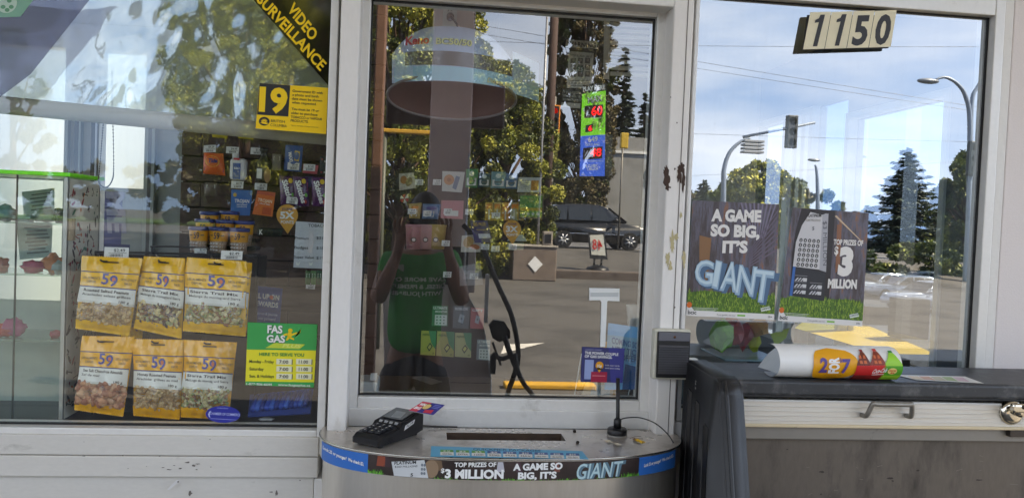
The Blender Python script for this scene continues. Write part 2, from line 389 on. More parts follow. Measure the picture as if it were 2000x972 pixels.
# posts
pl0, pl1 = X(650, 490, PF), X(688, 490, PF)
pr0, pr1 = X(1303, 330, PF), X(1343, 330, PF)
b = MB(); b.bbox(pl0, pl1, PF, .10, 0, 2.60, POSTM, .004); partmb('post', b)
b = MB(); b.bbox(pr0, pr1-.002, PF, .10, 0, 2.60, POSTM, .004)
s_ = X(1329, 330, PF)
b.box(s_-.0012, s_+.0012, PF-.0009, PF+.01, 0, 2.6, mat('seam shadow grey', (120, 114, 110), .8))
def blob(cx, cy_, rx, ry, m, seed, l=.0012, n=22, f=plane(PF)):
    r = random.Random(seed); pts = []
    for i in range(n):
        a = 2*math.pi*i/n; q = r.uniform(.45, 1.15); pts.append((cx+rx*q*math.cos(a), cy_+ry*q*math.sin(a)))
    b.poly(f, pts, m, l)
for k, (x, y, rx, ry, m) in enumerate([(1302, 350, 7, 22, FLAKE), (1300, 335, 5, 12, FLAKE), (1304, 365, 6, 8, FLAKE), (1331, 330, 8, 13, FLAKE), (1335, 352, 5, 24, FLAKE), (1327, 340, 5, 20, FLAKE),
        (1318, 330, 1.6, 3, FLAKE), (1313, 475, 6, 26, GLUE), (1321, 462, 5, 10, GLUE), (1304, 505, 5, 16, GLUE), (1336, 505, 4, 20, GLUE), (1309, 520, 5, 10, GLUE), (1330, 420, 3, 8, GLUE),
        (1322, 240, 1.5, 2, FLAKE), (1310, 190, 1, 2, FLAKE), (1318, 600, 1.2, 2, FLAKE)]):
    blob(x, y, rx, ry, m, k, .0012+.00005*k)
partmb('post', b)
# header over the centre window, and the sills
b = MB(); hz = Z(1314, 13, PF); b.bbox(pl1-.002, pr0+.002, PF+.004, .10, hz, 2.60, ALU, .004); partmb('header', b)
b = MB(); b.bbox(KX0, KX1+.03, -.16, .16, 2.60, 2.85, ALU, .01); partmb('fascia', b)
# siding under the left window: three lapped boards
SF = -0.075
zz = [Z(300, 849, SF), Z(300, 890, SF), Z(300, 932, SF)]
sx1 = X(622, 870, SF)
b = MB()
b.bbox(KX0, sx1, SF, .06, zz[1]+.0015, zz[0]-.002, SIDING, .0025); b.bbox(KX0, sx1, SF-.002, .06, zz[2]+.002, zz[1]-.0005, SIDING, .0025)
b.bbox(KX0, X(611, 950, SF), SF+.014, .06, .05, zz[2]-.001, SIDING, .003)
b.bbox(X(613, 950, SF), pl0+.02, SF+.004, .06, 0.05, zz[2]-.002, ALU, .002)
SC = mat('scuff grey', (112, 104, 98), .8)
for k, (x, y, rx, ry) in enumerate([(366, 902, 6, 1.6), (378, 908, 5, 2.2), (352, 914, 4, 1.5), (330, 916, 6, 1.2), (318, 912, 3, 1), (340, 908, 3, .8), (386, 905, 5, 1), (384, 916, 2.5, 1.2), (163, 889.5, 4, 1), (412, 911, 1.5, 1), (250, 914, 1.5, .9), (286, 910, 1, .8), (240, 889, 2, .9), (312, 890, 2, 1), (164, 862, 1, .8), (372, 962, 4, 6), (540, 962, 3, 6), (530, 960, 5, 1.5), (348, 940, 2, 2), (586, 937, 2, 1.2), (410, 857, 1.4, .9)]):
    blob(x, y, rx, ry, SC, 100+k, .004+.00005*k, 14, plane(SF))
b.add([W(345, 936, SF-.004), W(350, 938, SF-.004), W(330, 956, SF-.004), W(326, 955, SF-.004)], [(0, 1, 2, 3)], mat('pale scratch', (225, 222, 220), .6))
partmb('siding', b)
b = MB()
cz = [Z(960, 797, -.02), Z(960, 833, -.02), Z(960, 843, -.06)]
b.bbox(pl1, pr0, -.035, .06, cz[1]+.001, cz[0]-.001, ALU2, .002); b.bbox(pl1, pr0, -.06, .06, cz[2]-.01, cz[1]-.001, STEEL, .002)
b.bbox(pl1, pr0, -.03, .06, .05, cz[2]-.011, SIDING, .002)
partmb('lower_panel', b)
# windows: frame with pane
def window(x0, x1, z0, z1, y, wl, wr, wt, wb, depth, gm, proud, inner=True):
    f = MB(); yf = y-proud
    f.bbox(x0-wl, x0, yf, y+depth, z0-wb, z1+wt, ALU2, .0025); f.bbox(x1, x1+wr, yf, y+depth, z0-wb, z1+wt, ALU2, .0025)
    f.bbox(x0+.0005, x1-.0005, yf+.001, y+depth, z1, z1+wt, ALU2, .0025); f.bbox(x0+.0005, x1-.0005, yf+.001, y+depth, z0-wb, z0, ALU2, .0025)
    g = .004
    for (a, c, d, e) in ((x0-.002, x0+g, z0, z1), (x1-g, x1+.002, z0, z1), (x0+g, x1-g, z1-g, z1+.002), (x0+g, x1-g, z0-.002, z0+g)):
        f.box(a, c, y-.004, y+.010, d, e, GASKET)
    fo = f.build('window', kiosk)
    p = MB(); v = [(x0, y, z0), (x1, y, z0), (x1, y, z1), (x0, y, z1), (x0, y+.006, z0), (x1, y+.006, z0), (x1, y+.006, z1), (x0, y+.006, z1)]
    p.add(v, [(0, 1, 2, 3)], gm); p.add(v, [(7, 6, 5, 4), (0, 4, 5, 1), (1, 5, 6, 2), (2, 6, 7, 3), (3, 7, 4, 0)], EDGE)
    p.build('pane', fo); return fo
LY, RY = -0.03, -0.03
window(-1.75, X(634, 480, LY), Z(300, 830, LY), 2.45, LY, .05, X(649, 480, LY)-X(634, 480, LY), .06, Z(300, 830, LY)-Z(300, 848, LY), .05, GLASS_L, .035)
wc = dict(x0=X(709, 500, 0), x1=X(1258, 500, 0), z0=Z(960, 774, 0), z1=Z(1276, 38, 0))
window(wc['x0'], wc['x1'], wc['z0'], wc['z1'], 0, .026, .033, .06, Z(960, 774, 0)-Z(960, 796, 0), .05, GLASS_C, .025)
rx0, rx1 = X(1343, 390, RY), X(1910, 390, RY); rz0, rz1 = 1.10, Z(1934, 36, RY)
window(rx0, rx1, rz0, rz1, RY, .012, .03, .06, .03, .05, GLASS_R, .03)
# right hand strip and wall panel
b = MB(); ws = X(1962, 330, -.05); b.bbox(rx1+.031, ws-.003, -.055, .06, 0.05, 2.60, ALU, .003)
b.bbox(ws+.002, 3.4, -.05, .06, .05, 2.60, wear('off white wall panel', (236, 227, 224), (196, 188, 184), .55, 0, 6, .62, .8, 200, None, .15), .003); partmb('wall_panel', b)
b = MB(); b.bbox(pr1+.002, rx1+.028, PF+.03, .06, .05, rz0-.033, ALU, .003); partmb('lower_panel', b)
b = MB(); b.bbox(pr1+.002, 3.4, -.075, .05, rz1+.064, 2.60, ALU, .003); partmb('header', b)
b = MB(); b.box(-2.4, pl0-.002, -.05, .05, 2.515, 2.60, ALU); partmb('header', b)
# rooms shell
CEIL = mat('ceiling paint', (206, 205, 200), .8, 0, .1, 4)
INW = mat('interior wall paint', (206, 206, 202), .7, 0, .12, 5)
FLOORM = mat('vinyl floor', (176, 170, 160), .5, 0, .3, 8)
b = MB(); b.box(KX0, -.92, .101, 1.63, 2.55, 2.84, CEIL); b.box(-.92, KX1+.03, .101, KY1+.1, 2.55, 2.84, CEIL); partmb('ceiling', b)
b = MB(); b.box(KX0, KX1, .06, KY1, .0, .05, FLOORM); partmb('floor', b)
b = MB(); b.bbox(-2.7, -.9, -.30, 1.72, 2.86, 3.02, ALU, .02); b.bbox(-.9, 2.2, -.30, 2.7, 2.86, 3.02, ALU, .02); partmb('roof', b)
# side wall on the right with two openings
def zc(px, py, x):   # height of the photo point on the plane X = x
    d = FWD*F_PX+RT*(px-1000)+UP*(486-py); t = x/d.x; return CAM+d*t
RW = KX1-.06
def yat(px): return zc(px, 430, RW).y
w2n, w2f, w1n, w1f = yat(1845), yat(1645), yat(1580), yat(1457)
w2t = zc(1750, 198, RW).z; w1t = zc(1520, 228, RW).z
SW = mat('side wall paint', (110, 120, 130), .6, 0, .1, 4)
b = MB()
b.box(RW, KX1, .061, w2n, .05, 2.55, SW); b.box(RW, KX1, w2f, w1n, .05, 1.02, SW); b.box(RW, KX1, w2f, w1n, max(w1t, w2t), 2.55, SW); b.box(RW, KX1, w1f, KY1, .05, 2.55, SW)
b.box(RW, KX1, w2n, w2f, .05, 1.06, SW); b.box(RW, KX1, w2n, w2f, w2t, 2.55, SW)
b.box(RW, KX1, w1n, w1f, .05, 1.02, SW); b.box(RW, KX1, w1n, w1f, w1t, 2.55, SW)
partmb('side_wall', b)
b = MB(); b.box(KX1-.03, KX1-.024, w2f, w1n, 1.02, max(w1t, w2t), glass('added tinted pane', .10, (.30, .37, .45))); partmb('pane', b)  # wall between the windows made glass to let sun onto the worktop
FR = mat('white window frame', (214, 220, 224), .4)
def sidewin(y0, y1, z0, z1, mull):
    f = MB(); t = .03
    f.bbox(RW-.012, KX1+.01, y0, y0+t, z0, z1, FR, .003); f.bbox(RW-.012, KX1+.01, y1-t, y1, z0, z1, FR, .003)
    f.bbox(RW-.01, KX1+.01, y0+t, y1-t, z0, z0+t, FR, .003); f.bbox(RW-.01, KX1+.01, y0+t, y1-t, z1-t, z1, FR, .003)
    for q in mull: f.bbox(RW-.008, KX1+.008, q-.02, q+.02, z0+t, z1-t, FR, .003)
    o = f.build('window', kiosk); p = MB(); p.box(KX1-.025, KX1-.02, y0+t, y1-t, z0+t, z1-t, glass('side pane glass', .05, (.46, .48, .53))); p.build('pane', o)
sidewin(w2n, w2f, 1.06, w2t, ())
sidewin(w1n, w1f, 1.02, w1t, (yat(1562), yat(1548), yat(1525)))
b = MB(); b.box(KX0, KX0+.06, .061, .30, .05, 2.55, INW); b.box(KX0, KX0+.06, .30, 1.50, .05, .90, INW); b.box(KX0, KX0+.06, .30, 1.50, 2.42, 2.55, INW); b.box(KX0, KX0+.06, 1.50, KY1, .05, 2.55, INW); partmb('side_wall', b)  # unseen opening added here to let sky light into the room
# rear wall with openings on the left
RYW = 1.55
def XR(px): return W(px, 330, RYW).x
oz0, oz1 = 1.0, 2.30
b = MB(); b.box(KX0+.06, XR(-40), RYW, RYW+.08, .05, 2.55, INW)
b.box(XR(130), XR(192), RYW, RYW+.08, .05, 2.55, INW); b.box(XR(300), XR(470), RYW, RYW+.08, .05, 2.55, mat('grey green wall', (150, 158, 156), .6, 0, .1, 3))
b.box(XR(-40), XR(130), RYW, RYW+.08, .05, .80, INW); b.box(XR(-40), XR(300), RYW, RYW+.08, oz1, 2.55, INW)
b.box(XR(192), XR(300), RYW, RYW+.08, .05, .85, INW)
b.box(W(1296, 400, KY1).x, RW, KY1, KY1+.08, .05, 2.55, INW); b.box(XR(470), XR(1296), RYW+.5, RYW+.58, .05, 2.55, DARK)
b.box(XR(470), XR(470)+.06, RYW, RYW+.5, .05, 2.55, DARK); b.box(W(1290, 400, 2.05).x, W(1290, 400, 2.05).x+.05, RYW+.5, KY1, .05, 2.55, DARK)
partmb('rear_wall', b)
DKF = mat('dark bronze frame', (52, 56, 56), .4); LGF = mat('grey green frame', (150, 160, 158), .4)
b = MB()
for (p0, p1, m) in ((130, 137, LGF), (150, 158, DKF), (158, 162, LGF), (182, 190, DKF), (286, 293, LGF), (293, 300, DKF), (300, 306, LGF)):
    b.box(XR(p0), XR(p1), RYW-.03-.001*p0/100, RYW+.02, .75, 2.30, m)
b.box(XR(-40), XR(130), RYW-.02, RYW+.03, W(60, 345, RYW).z-.012, W(60, 345, RYW).z+.012, LGF)
b.box(XR(192), XR(288), RYW-.02, RYW+.03, W(240, 371, RYW).z-.008, W(240, 371, RYW).z+.008, LGF)
partmb('window_frame', b)
# canopy over the forecourt
b = MB(); CANM = mat('canopy soffit', (226, 224, 220), .6, 0, .1, 2)
b.bbox(-7, 5.6, -3.4, .4, 3.5, 3.9, CANM, .02); co = b.build('forecourt_canopy'); tag(co, 'flat pale canopy roof reaching out over the forecourt above the windows', 'canopy')
b = MB(); b.bbox(-5.6, -5.3, -3.2, -2.9, 0, 3.5, CANM, .01); b.build('column', co)
b = MB(); b.bbox(4.9, 5.2, -3.2, -2.9, 0, 3.5, CANM, .01); b.build('column', co)
# white ribbed plastic fence boards behind the rear windows
RIB = mat('white ribbed board', (196, 202, 202), .5)
def ribbed(x0, x1, y, z0, z1):
    b = MB(); n = int((x1-x0)/.022); vs = []; fs = []
    for i in range(n+1):
        x = x0+(x1-x0)*i/n; d = .002*(1 if i % 2 else -1); vs += [(x, y+d, z0), (x, y+d, z1), (x, y+d+.01, z0), (x, y+d+.01, z1)]
    for i in range(n): a = 4*i; fs += [(a, a+4, a+5, a+1), (a+2, a+3, a+7, a+6), (a+1, a+5, a+7, a+3)]
    b.add(vs, fs, RIB, True); return b
o = ribbed(-4.6, -1.25, 2.75, .9, 2.6).build('ribbed_fence'); tag(o, 'white ribbed plastic fence beyond the rear windows', 'fence')
b = MB()
for i in range(4): b.box(-4.6+i*1.1, -4.52+i*1.1, 2.79, 2.87, 0, 2.6, LGF)
b.build('fence_post', o)
# ------------------------------------------------------------------ serving counter
CT = thing('serving_counter', 'curved stainless steel counter under the centre window with printed edge strip', 'counter', (.2, -.2, 1.04))
cw0, cw1 = W(628, 856, -.11), W(1320, 866, -.11)
czt = W(950, 843, -.10).z
def flat_fn(z):    # photo pixel -> the horizontal plane at height z
    def f(px, py, l=0.0):
        d = FWD*F_PX+RT*(px-1000)+UP*(486-py); t = (z+l-CAM.z)/d.z; return CAM+d*t
    return f
cyF = flat_fn(czt)(960, 896).y
ccx = (cw0.x+cw1.x)/2; chw = (cw1.x-cw0.x)/2
def crv(t, k=0.0):      # front outline, t in 0..1 from left to right
    a = math.pi*(1-t); c, s_ = math.cos(a), math.sin(a); e = 2/2.45
    return (ccx+(chw+k)*math.copysign(abs(c)**e, c), -.10+(cyF+.10-k)*abs(s_)**e)
NC = 96
def crv_pts(k): return [crv(i/NC, k) for i in range(NC+1)]
slot = [W(872, 842, -.12).x, W(1098, 842, -.12).x]
sy1, sy0 = min(-.108, flat_fn(czt)(980, 843).y), flat_fn(czt)(980, 859).y
b = MB()
outer = crv_pts(.003)
pts = [(x, y) for x, y in outer]
# top sheet with a real opening: strips left, right, behind and before the slot
def top_cols():
    vs = []; fs = []; th = .004
    cols = sorted(set([p[0] for p in pts]+[slot[0], slot[1]]))
    def yfront(x):
        u = max(-1, min(1, (x-ccx)/(chw+.003))); e = 2/2.45
        a = math.acos(math.copysign(abs(u)**(1/e), u)); return -.10+(cyF+.10-.003)*abs(math.sin(a))**e
    def strip(x0, x1, ya0, ya1, yb0, yb1):
        i = len(vs); vs.extend([(x0, ya0, czt), (x1, ya1, czt), (x1, yb1, czt), (x0, yb0, czt)]); fs.append((i, i+1, i+2, i+3))
    for x0, x1 in zip(cols[:-1], cols[1:]):
        f0, f1 = yfront(x0), yfront(x1)
        if x1 <= slot[0]+1e-6 or x0 >= slot[1]-1e-6: strip(x0, x1, f0, f1, -.062, -.062)
        else: strip(x0, x1, f0, f1, sy0, sy0); strip(x0, x1, sy1, sy1, -.062, -.062)
    return vs, fs
vs, fs = top_cols(); b.add(vs, fs, STEELTOP)
b.box(slot[0], slot[1], sy0-.003, sy0, czt-.06, czt-.0005, mat('brown tray', (70, 52, 38), .6, 0, .3, 20)); b.box(slot[0], slot[1], sy1, sy1+.003, czt-.06, czt-.0005, MATS['brown tray'])
b.box(slot[0]-.003, slot[0], sy0, sy1, czt-.06, czt-.0005, STEEL); b.box(slot[1], slot[1]+.003, sy0, sy1, czt-.06, czt-.0005, STEEL)
b.box(slot[0], slot[1], sy0, sy1, czt-.062, czt-.06, mat('brown tray', (96, 72, 50), .6, 0, .3, 20))
b.build('countertop', CT)
def band(k, z0, z1, m, name, par=CT, rng_=(0, 1)):
    b = MB(); vs = []; n = NC
    for i in range(n+1):
        x, y = crv(rng_[0]+(rng_[1]-rng_[0])*i/n, k); vs += [(x, y, z0), (x, y, z1)]
    b.add(vs, [(2*i, 2*i+2, 2*i+3, 2*i+1) for i in range(n)], m, True); return b
zb = W(960, 936, cyF).z
b = band(.003, zb, czt-.0002, STEEL, 'rim'); ap = b.build('apron', CT)
b = band(-.006, .1, zb-.001, STEEL, 'skirt'); b.build('skirt', CT)
b = MB(); b.tube([(x, y, czt) for x, y in crv_pts(.003)], .0022, mat('steel edge', (205, 202, 196), .25, 1), 6, False); b.build('edge_trim', CT)
# printed strip round the apron: (s, q) -> s along 0..1, q 0 top .. 1 bottom
# arc-length table by pixel: map a photo x to the curve
tt = np.linspace(0, 1, 2001); cx_ = np.array([crv(t, .004) for t in tt])
def px_of(p):
    d = Vector(p)-CAM; k = F_PX/d.dot(FWD); return 1000+d.dot(RT)*k
pxs = np.array([px_of((x, y, czt-.02)) for x, y in cx_])
order = np.argsort(pxs)
def strip_fn(px, q, l=0.0):
    t = float(np.interp(px, pxs[order], tt[order])); x, y = crv(t, .0045+l); return Vector((x, y, czt-.004-(czt-.004-zb)*q))
def strip_area(b, x0, x1, m, q0=0.0, q1=1.0, l=0.0, n=24):
    vs = []
    for i in range(n+1): vs += [strip_fn(x0+(x1-x0)*i/n, q1, l), strip_fn(x0+(x1-x0)*i/n, q0, l)]
    b.add(vs, [(2*i, 2*i+2, 2*i+3, 2*i+1) for i in range(n)], m, True)
b = MB()
NIGHT = mat('night print', (62, 50, 48), .35, 0, .65, 9)
BLU = ink(36, 112, 196, .35)
strip_area(b, 629, 719, BLU); strip_area(b, 719, 1248, NIGHT); strip_area(b, 1248, 1318.5, BLU)
GR1, GR2 = ink(110, 190, 70, .5), ink(74, 140, 44, .5)
r = random.Random(3)
for k in range(190):
    x = r.choice([r.uniform(721, 750), r.uniform(980, 1020), r.uniform(1215, 1247), r.uniform(980, 1247), r.uniform(850, 990)]); h = r.uniform(.05, .30) if (x < 750 or x > 1215) else r.uniform(.04, .14)
    b.poly(strip_fn, [(x-1.0, .995), (x+1.0, .995), (x+r.uniform(-4, 4), .995-h)], r.choice([GR1, GR2]), .0006+.000004*k)
NITE = []
for (x0, x1, c) in ((738, 752, (150, 70, 48)), (752, 760, (64, 44, 50)), (972, 982, (190, 188, 196)), (1084, 1090, (130, 80, 70)), (842, 862, (120, 96, 74)), (1010, 1016, (84, 60, 70))):
    NITE.append(((x0, .02), (x1, .02), (x1+4, .55), (x0-2, .55), c))
b.ellipse(strip_fn, 843, .48, 14, .48, ink(150, 124, 100), .0005)
def sgrid(c4, m, l, nu=14):
    def f(u, v, l_): x0, y0 = c4[0][0]*(1-v)+c4[3][0]*v, c4[0][1]*(1-v)+c4[3][1]*v; x1, y1 = c4[1][0]*(1-v)+c4[2][0]*v, c4[1][1]*(1-v)+c4[2][1]*v; return strip_fn(x0+(x1-x0)*u, y0+(y1-y0)*u, l_)
    vs = [f(i/nu, j, l) for i in range(nu+1) for j in (1, 0)]; b.add(vs, [(2*i, 2*i+2, 2*i+3, 2*i+1) for i in range(nu)], m, True)
for q in NITE: sgrid(q[:4], ink(*q[4]), .0004, 5)
sgrid([(765, .25), (829, .03), (838, .98), (771, .98)], ink(205, 208, 210), .0009)
WH = ink(240, 240, 238); BK = ink(30, 30, 34)
b.text(strip_fn, 'PLATINUM', (771, .40), (813, .25), .15, BK, .0014, .02, up=(.4, -.17))
b.text(strip_fn, '$260 MILLIONS', (772, .55), (816, .42), .09, BK, .0014, .0, up=(.4, -.1))
b.text(strip_fn, '5', (803, .95), (808, .94), .16, BK, .0014, .03, up=(.4, -.18))
for q in range(3):
    for w_ in range(2): b.ellipse(strip_fn, 825+w_*5, .3+q*.22, 2.3, .08, ink(120, 130, 140), .0014, 10)
b.text(strip_fn, 'TOP PRIZES OF', (888, .33), (969, .27), .27, WH, .0014, .035, up=(0, -.25))
b.text(strip_fn, '$', (862, .66), (869, .65), .26, WH, .0014, .03, up=(0, -.24))
b.text(strip_fn, '3 MILLION', (870, .94), (984, .90), .54, WH, .0014, .05, up=(0, -.5))
b.text(strip_fn, 'A GAME SO', (1002, .47), (1098, .40), .4, WH, .0014, .05, up=(0, -.38))
b.text(strip_fn, 'BIG, IT\u2019S', (1012, .93), (1087, .88), .4, WH, .0014, .05, up=(0, -.38))
ICE1, ICE2 = ink(186, 216, 222), ink(96, 130, 146)
b.text(strip_fn, 'GIANT', (1126, 1.0), (1216, .92), .9, ICE2, .0012, .05, up=(6, -.88)); b.text(strip_fn, 'GIANT', (1124, .96), (1212, .90), .86, ICE1, .0016, .01, up=(4, -.84))
b.text(strip_fn, 'Look 25 or younger?  We check ID.', (632, .36), (712, .66), .2, WH, .0014, .03, up=(.2, -.19))
b.text(strip_fn, 'Look 25 or younger?  We check ID.', (1257, .56), (1314, .36), .2, WH, .0014, .03, up=(0, -.19))
b.build('printed_strip', ap)
# price strip lying on the counter
def flat_fn(z):    # photo pixel -> the horizontal plane at height z
    def f(px, py, l=0.0):
        d = FWD*F_PX+RT*(px-1000)+UP*(486-py); t = (z+l-CAM.z)/d.z; return CAM+d*t
    return f
ff = flat_fn(czt+.0022)
b = MB(); b.slab(ff, [(842, 870), (1137, 880), (1150, 896), (841, 891)], ink(60, 176, 220, .3), .0018, 0, WHITEP)
b.text(ff, 'QUICKPICK PACKAGES', (924, 878), (1056, 881), 4, ink(20, 84, 120), .0003, .02)
for k, (pr, ln) in enumerate([('$1.50', 'GOLD BALL'), ('$2', 'EXTRA'), ('$5', '3 LINES'), ('$5', 'KENO'), ('$10', '10 PLAYS'), ('$10', 'MAX'), ('$15', '649 & MAX'), ('$20', 'ALL GAMES'), ('$25', 'FULL PACK')]):
    x = 860+k*30.7; y = 880+k*.85
    b.poly(ff, [(x, y-3), (x+25, y-2.4), (x+26, y+2.2), (x, y+1.6)], ink(90, 170, 70) if k < 3 else ink(40, 84, 150), .0003)
    b.poly(ff, [(x, y+1.6), (x+26, y+2.2), (x+27, y+8.6), (x, y+8)], WH, .0003)
    b.text(ff, pr, (x+6, y+1), (x+19, y+1.4), 3, WH, .0005, .02); b.text(ff, ln, (x+4, y+6.6), (x+23, y+7.1), 3, BK, .0005)
o = b.build('price_strip'); tag(o, 'blue laminated price strip lying along the counter edge', 'price list')
# small bolts and debris on the counter
for k, (x, y) in enumerate([(1122, 843), (1128, 865)]):
    p = flat_fn(czt)(x, y); b = MB(); b.lathe([(.0045, 0), (.0045, .004), (.003, .006)], p, mat('dark bolt', (48, 42, 40), .5, .6), 10); b.build('bolt', CT)
LEAF = [mat('yellow leaf', (222, 178, 40), .6), mat('dry leaf', (120, 84, 50), .7)]
b = MB(); f0 = flat_fn(czt+.003)
for k, (x, y, s_) in enumerate([(1246, 859, 7), (1254, 862, 8), (1240, 857, 5)]):
    b.add([f0(x-s_, y-1), f0(x, y-3, .004), f0(x+s_, y+1), f0(x-1, y+3.5, .001)], [(0, 1, 2, 3)], LEAF[k == 2])
for x0, y0, x1, y1 in ((1230, 855, 1252, 851), (1238, 856, 1256, 857)): b.tube([f0(x0, y0), f0((x0+x1)/2, (y0+y1)/2-1, .004), f0(x1, y1)], .0008, LEAF[1], 5)
o = b.build('dry_leaf'); tag(o, 'yellow dry leaf with twig lying beside the black aerial on the counter', 'leaf')
for x, y, lab in ((1188, 861, 'pale dry petal nearest the black aerial base'), (1206, 867, 'pale dry petal in front of the black aerial base')):
    b = MB(); b.add([f0(x-8, y-2), f0(x+2, y-3, .002), f0(x+9, y+2), f0(x-2, y+2)], [(0, 1, 2, 3)], mat('pale dry petal', (206, 196, 176), .7)); o = b.build('petal'); tag(o, lab, 'petal')
# card terminal
def terminal():
    T = thing('card_terminal', 'black card payment terminal lying tilted on the steel counter', 'card terminal')
    ax = flat_fn(czt)
    pfl, pfr, pbr = ax(692, 866), ax(740, 878), ax(836, 842)
    u = (pbr-pfr); Lm = u.length; u.normalize(); v = (pfl-pfr); Wm = v.length; v = (v-u*v.dot(u)).normalized(); Wm = .085
    Lm = .19
    def P(a, c, h): return pfr+u*a+v*c+Vector((0, 0, h))
    b = MB(); prof = [(0, .006), (0, .022), (.012, .030), (.085, .036), (.095, .046), (.175, .060), (.19, .055), (.19, .010), (.15, .004)]
    vs = []; n = len(prof); ins = .006
    for c, sh in ((0, .004), (ins, 0), (Wm-ins, 0), (Wm, .004)):
        for a, h in prof: vs.append(P(a+(sh if a < .05 else -sh), c, h-(sh if h > .015 else 0)))
    fs = []
    for j in range(3):
        for i in range(n): fs.append((j*n+i, j*n+(i+1) % n, (j+1)*n+(i+1) % n, (j+1)*n+i))
    fs.append(tuple(range(n-1, -1, -1))); fs.append(tuple(3*n+i for i in range(n)))
    TB = mat('terminal black', (20, 21, 26), .33, 0, .15, 60)
    b.add(vs, fs, TB); b.build('body', T)
    def top(a, c, l=0.0):   # art on the sloped top
        h = np.interp(a, [q[0] for q in prof[1:7]], [q[1] for q in prof[1:7]]); return P(a, c, float(h)+.001+l)
    b = MB(); b.poly(top, [(.105, .012), (.105, Wm-.012), (.168, Wm-.012), (.168, .012)], mat('terminal screen', (92, 96, 94), .12), .0012)
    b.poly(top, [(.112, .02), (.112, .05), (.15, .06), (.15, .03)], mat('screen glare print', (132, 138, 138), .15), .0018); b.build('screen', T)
    KEYM = mat('key black', (34, 35, 40), .5)
    for i in range(4):
        for j in range(3):
            a0, c0 = .020+i*.0155, .015+j*.0195; b = MB(); vs = [top(a0, c0, .004), top(a0, c0+.015, .004), top(a0+.011, c0+.015, .004), top(a0+.011, c0, .004), top(a0, c0), top(a0, c0+.015), top(a0+.011, c0+.015), top(a0+.011, c0)]
            b.add(vs, [(0, 1, 2, 3), (0, 4, 5, 1), (1, 5, 6, 2), (2, 6, 7, 3), (3, 7, 4, 0)], KEYM)
            b.text(lambda x, y, l=0.0: top(a0+.0015+y, c0+.0095-x, .0045+l), ['* 0 #', '7 8 9', '4 5 6', '1 2 3'][i].split()[j], (0, 0), (.004, 0), .007, WH, .0002, .02, up=(0, .007)); b.build('key', T)
    for j in range(4):
        b = MB(); b.poly(top, [(.088, .012+j*.016), (.088, .022+j*.016), (.093, .022+j*.016), (.093, .012+j*.016)], ink(150, 152, 154), .001); b.build('key', T)
    b = MB(); sf = lambda x, y, l=0.0: P(x, -.0006-l, y)
    b.poly(sf, [(.10, .026), (.142, .036), (.147, .046), (.105, .038)], ink(232, 232, 232), .0006); b.text(sf, 'TILL 2 88', (.108, .031), (.138, .038), .006, BK, .0012, .02, up=(.001, .006)); b.build('sticker', T)
    b = MB()
    for i in range(5):
        for j in range(3): b.ellipse(sf, .034+.004*i, .012+.004*j, .0011, .0011, mat('speaker hole', (6, 6, 8), .8), .0006, 8)
    b.build('speaker_grille', T)
    for a, c in ((.02, .012), (.02, Wm-.012), (.165, .012), (.165, Wm-.012)): b = MB(); b.lathe([(.007, 0), (.007, .010)], P(a, c, 0), BLACK, 10); b.build('rubber_foot', T)
    cord = [P(.188, .03, .02), P(.215, .02, .012), P(.245, .01, .006), P(.27, -.02, .004), P(.285, -.045, .004)]
    b = MB(); b.tube(cord, .0022, mat('grey cord', (66, 62, 60), .6), 7); b.build('cord', T)
    return T, P
term, TP = terminal()
# promo leaflet stuck in the terminal's printer slot
def q3(c3):
    c3 = [Vector(c) for c in c3]; n = (c3[1]-c3[0]).cross(c3[3]-c3[0]).normalized()
    if n.y > 0: n = -n
    return lambda u, v, l=0.0: (c3[0]*(1-u)+c3[1]*u)*(1-v)+(c3[3]*(1-u)+c3[2]*u)*v+n*l
lf = q3([W(826, 783, -.17), W(869, 790, -.15), W(846, 810, -.19), W(798, 801, -.21)])
b = MB(); b.slab(lf, rect(0, 0, 1, 1), ink(52, 52, 130), .0012, 0, WHITEP)
b.poly(lf, [(0, .02), (.42, .02), (.30, .98), (0, .98)], ink(206, 70, 84), .0004); b.ellipse(lf, .42, .42, .14, .24, ink(224, 190, 120), .0008); b.ellipse(lf, .42, .42, .17, .29, ink(40, 36, 60), .0006)
b.text(lf, 'WIN', (.05, .42), (.30, .42), .24, WH, .0009, .04, up=(0, -.24)); b.text(lf, 'BIG', (.05, .78), (.30, .78), .24, WH, .0009, .04, up=(0, -.24))
b.poly(lf, [(.5, .7), (.82, .6), (.86, .92), (.54, .95)], ink(196, 52, 72), .0006)
for k in range(3): b.poly(lf, rect(.62, .14+.13*k, .92, .19+.13*k), ink(120, 130, 200), .0006)
o = b.build('leaflet'); tag(o, 'small red and blue leaflet stuck up behind the card terminal', 'leaflet')
# aerial with magnetic base
AE = thing('aerial', 'black whip aerial on round magnetic base standing on the counter', 'aerial', flat_fn(czt)(1205, 848))
p0 = flat_fn(czt)(1205, 849)
b = MB(); b.lathe([(.026, .003), (.027, .005), (.027, .016), (.024, .0195), (.012, .020)], p0, BLACK, 28); b.build('base', AE)
b = MB(); b.lathe([(.0275, .0), (.0275, .003)], p0, mat('clear rubber ring', (150, 146, 140), .3), 28); b.build('base_ring', AE)
ptop = W(1207, 738, p0.y+.004)
b = MB(); b.lathe([(.0105, .019), (.0105, .042), (.008, .045), (.006, .046)], p0, BLACK, 20); b.build('collar', AE)
b = MB(); b.tube([p0+Vector((0, 0, .044)), p0+Vector((0, 0, .05)), ptop], [.0055, .0052, .0050], BLACK, 12); b.build('whip', AE)
cp_ = [p0+Vector((.008, 0, .043)), W(1225, 815, -.14), W(1250, 815, -.14), W(1280, 826, -.15), W(1305, 848, -.17), W(1317, 868, -.19), W(1322, 885, -.20)]
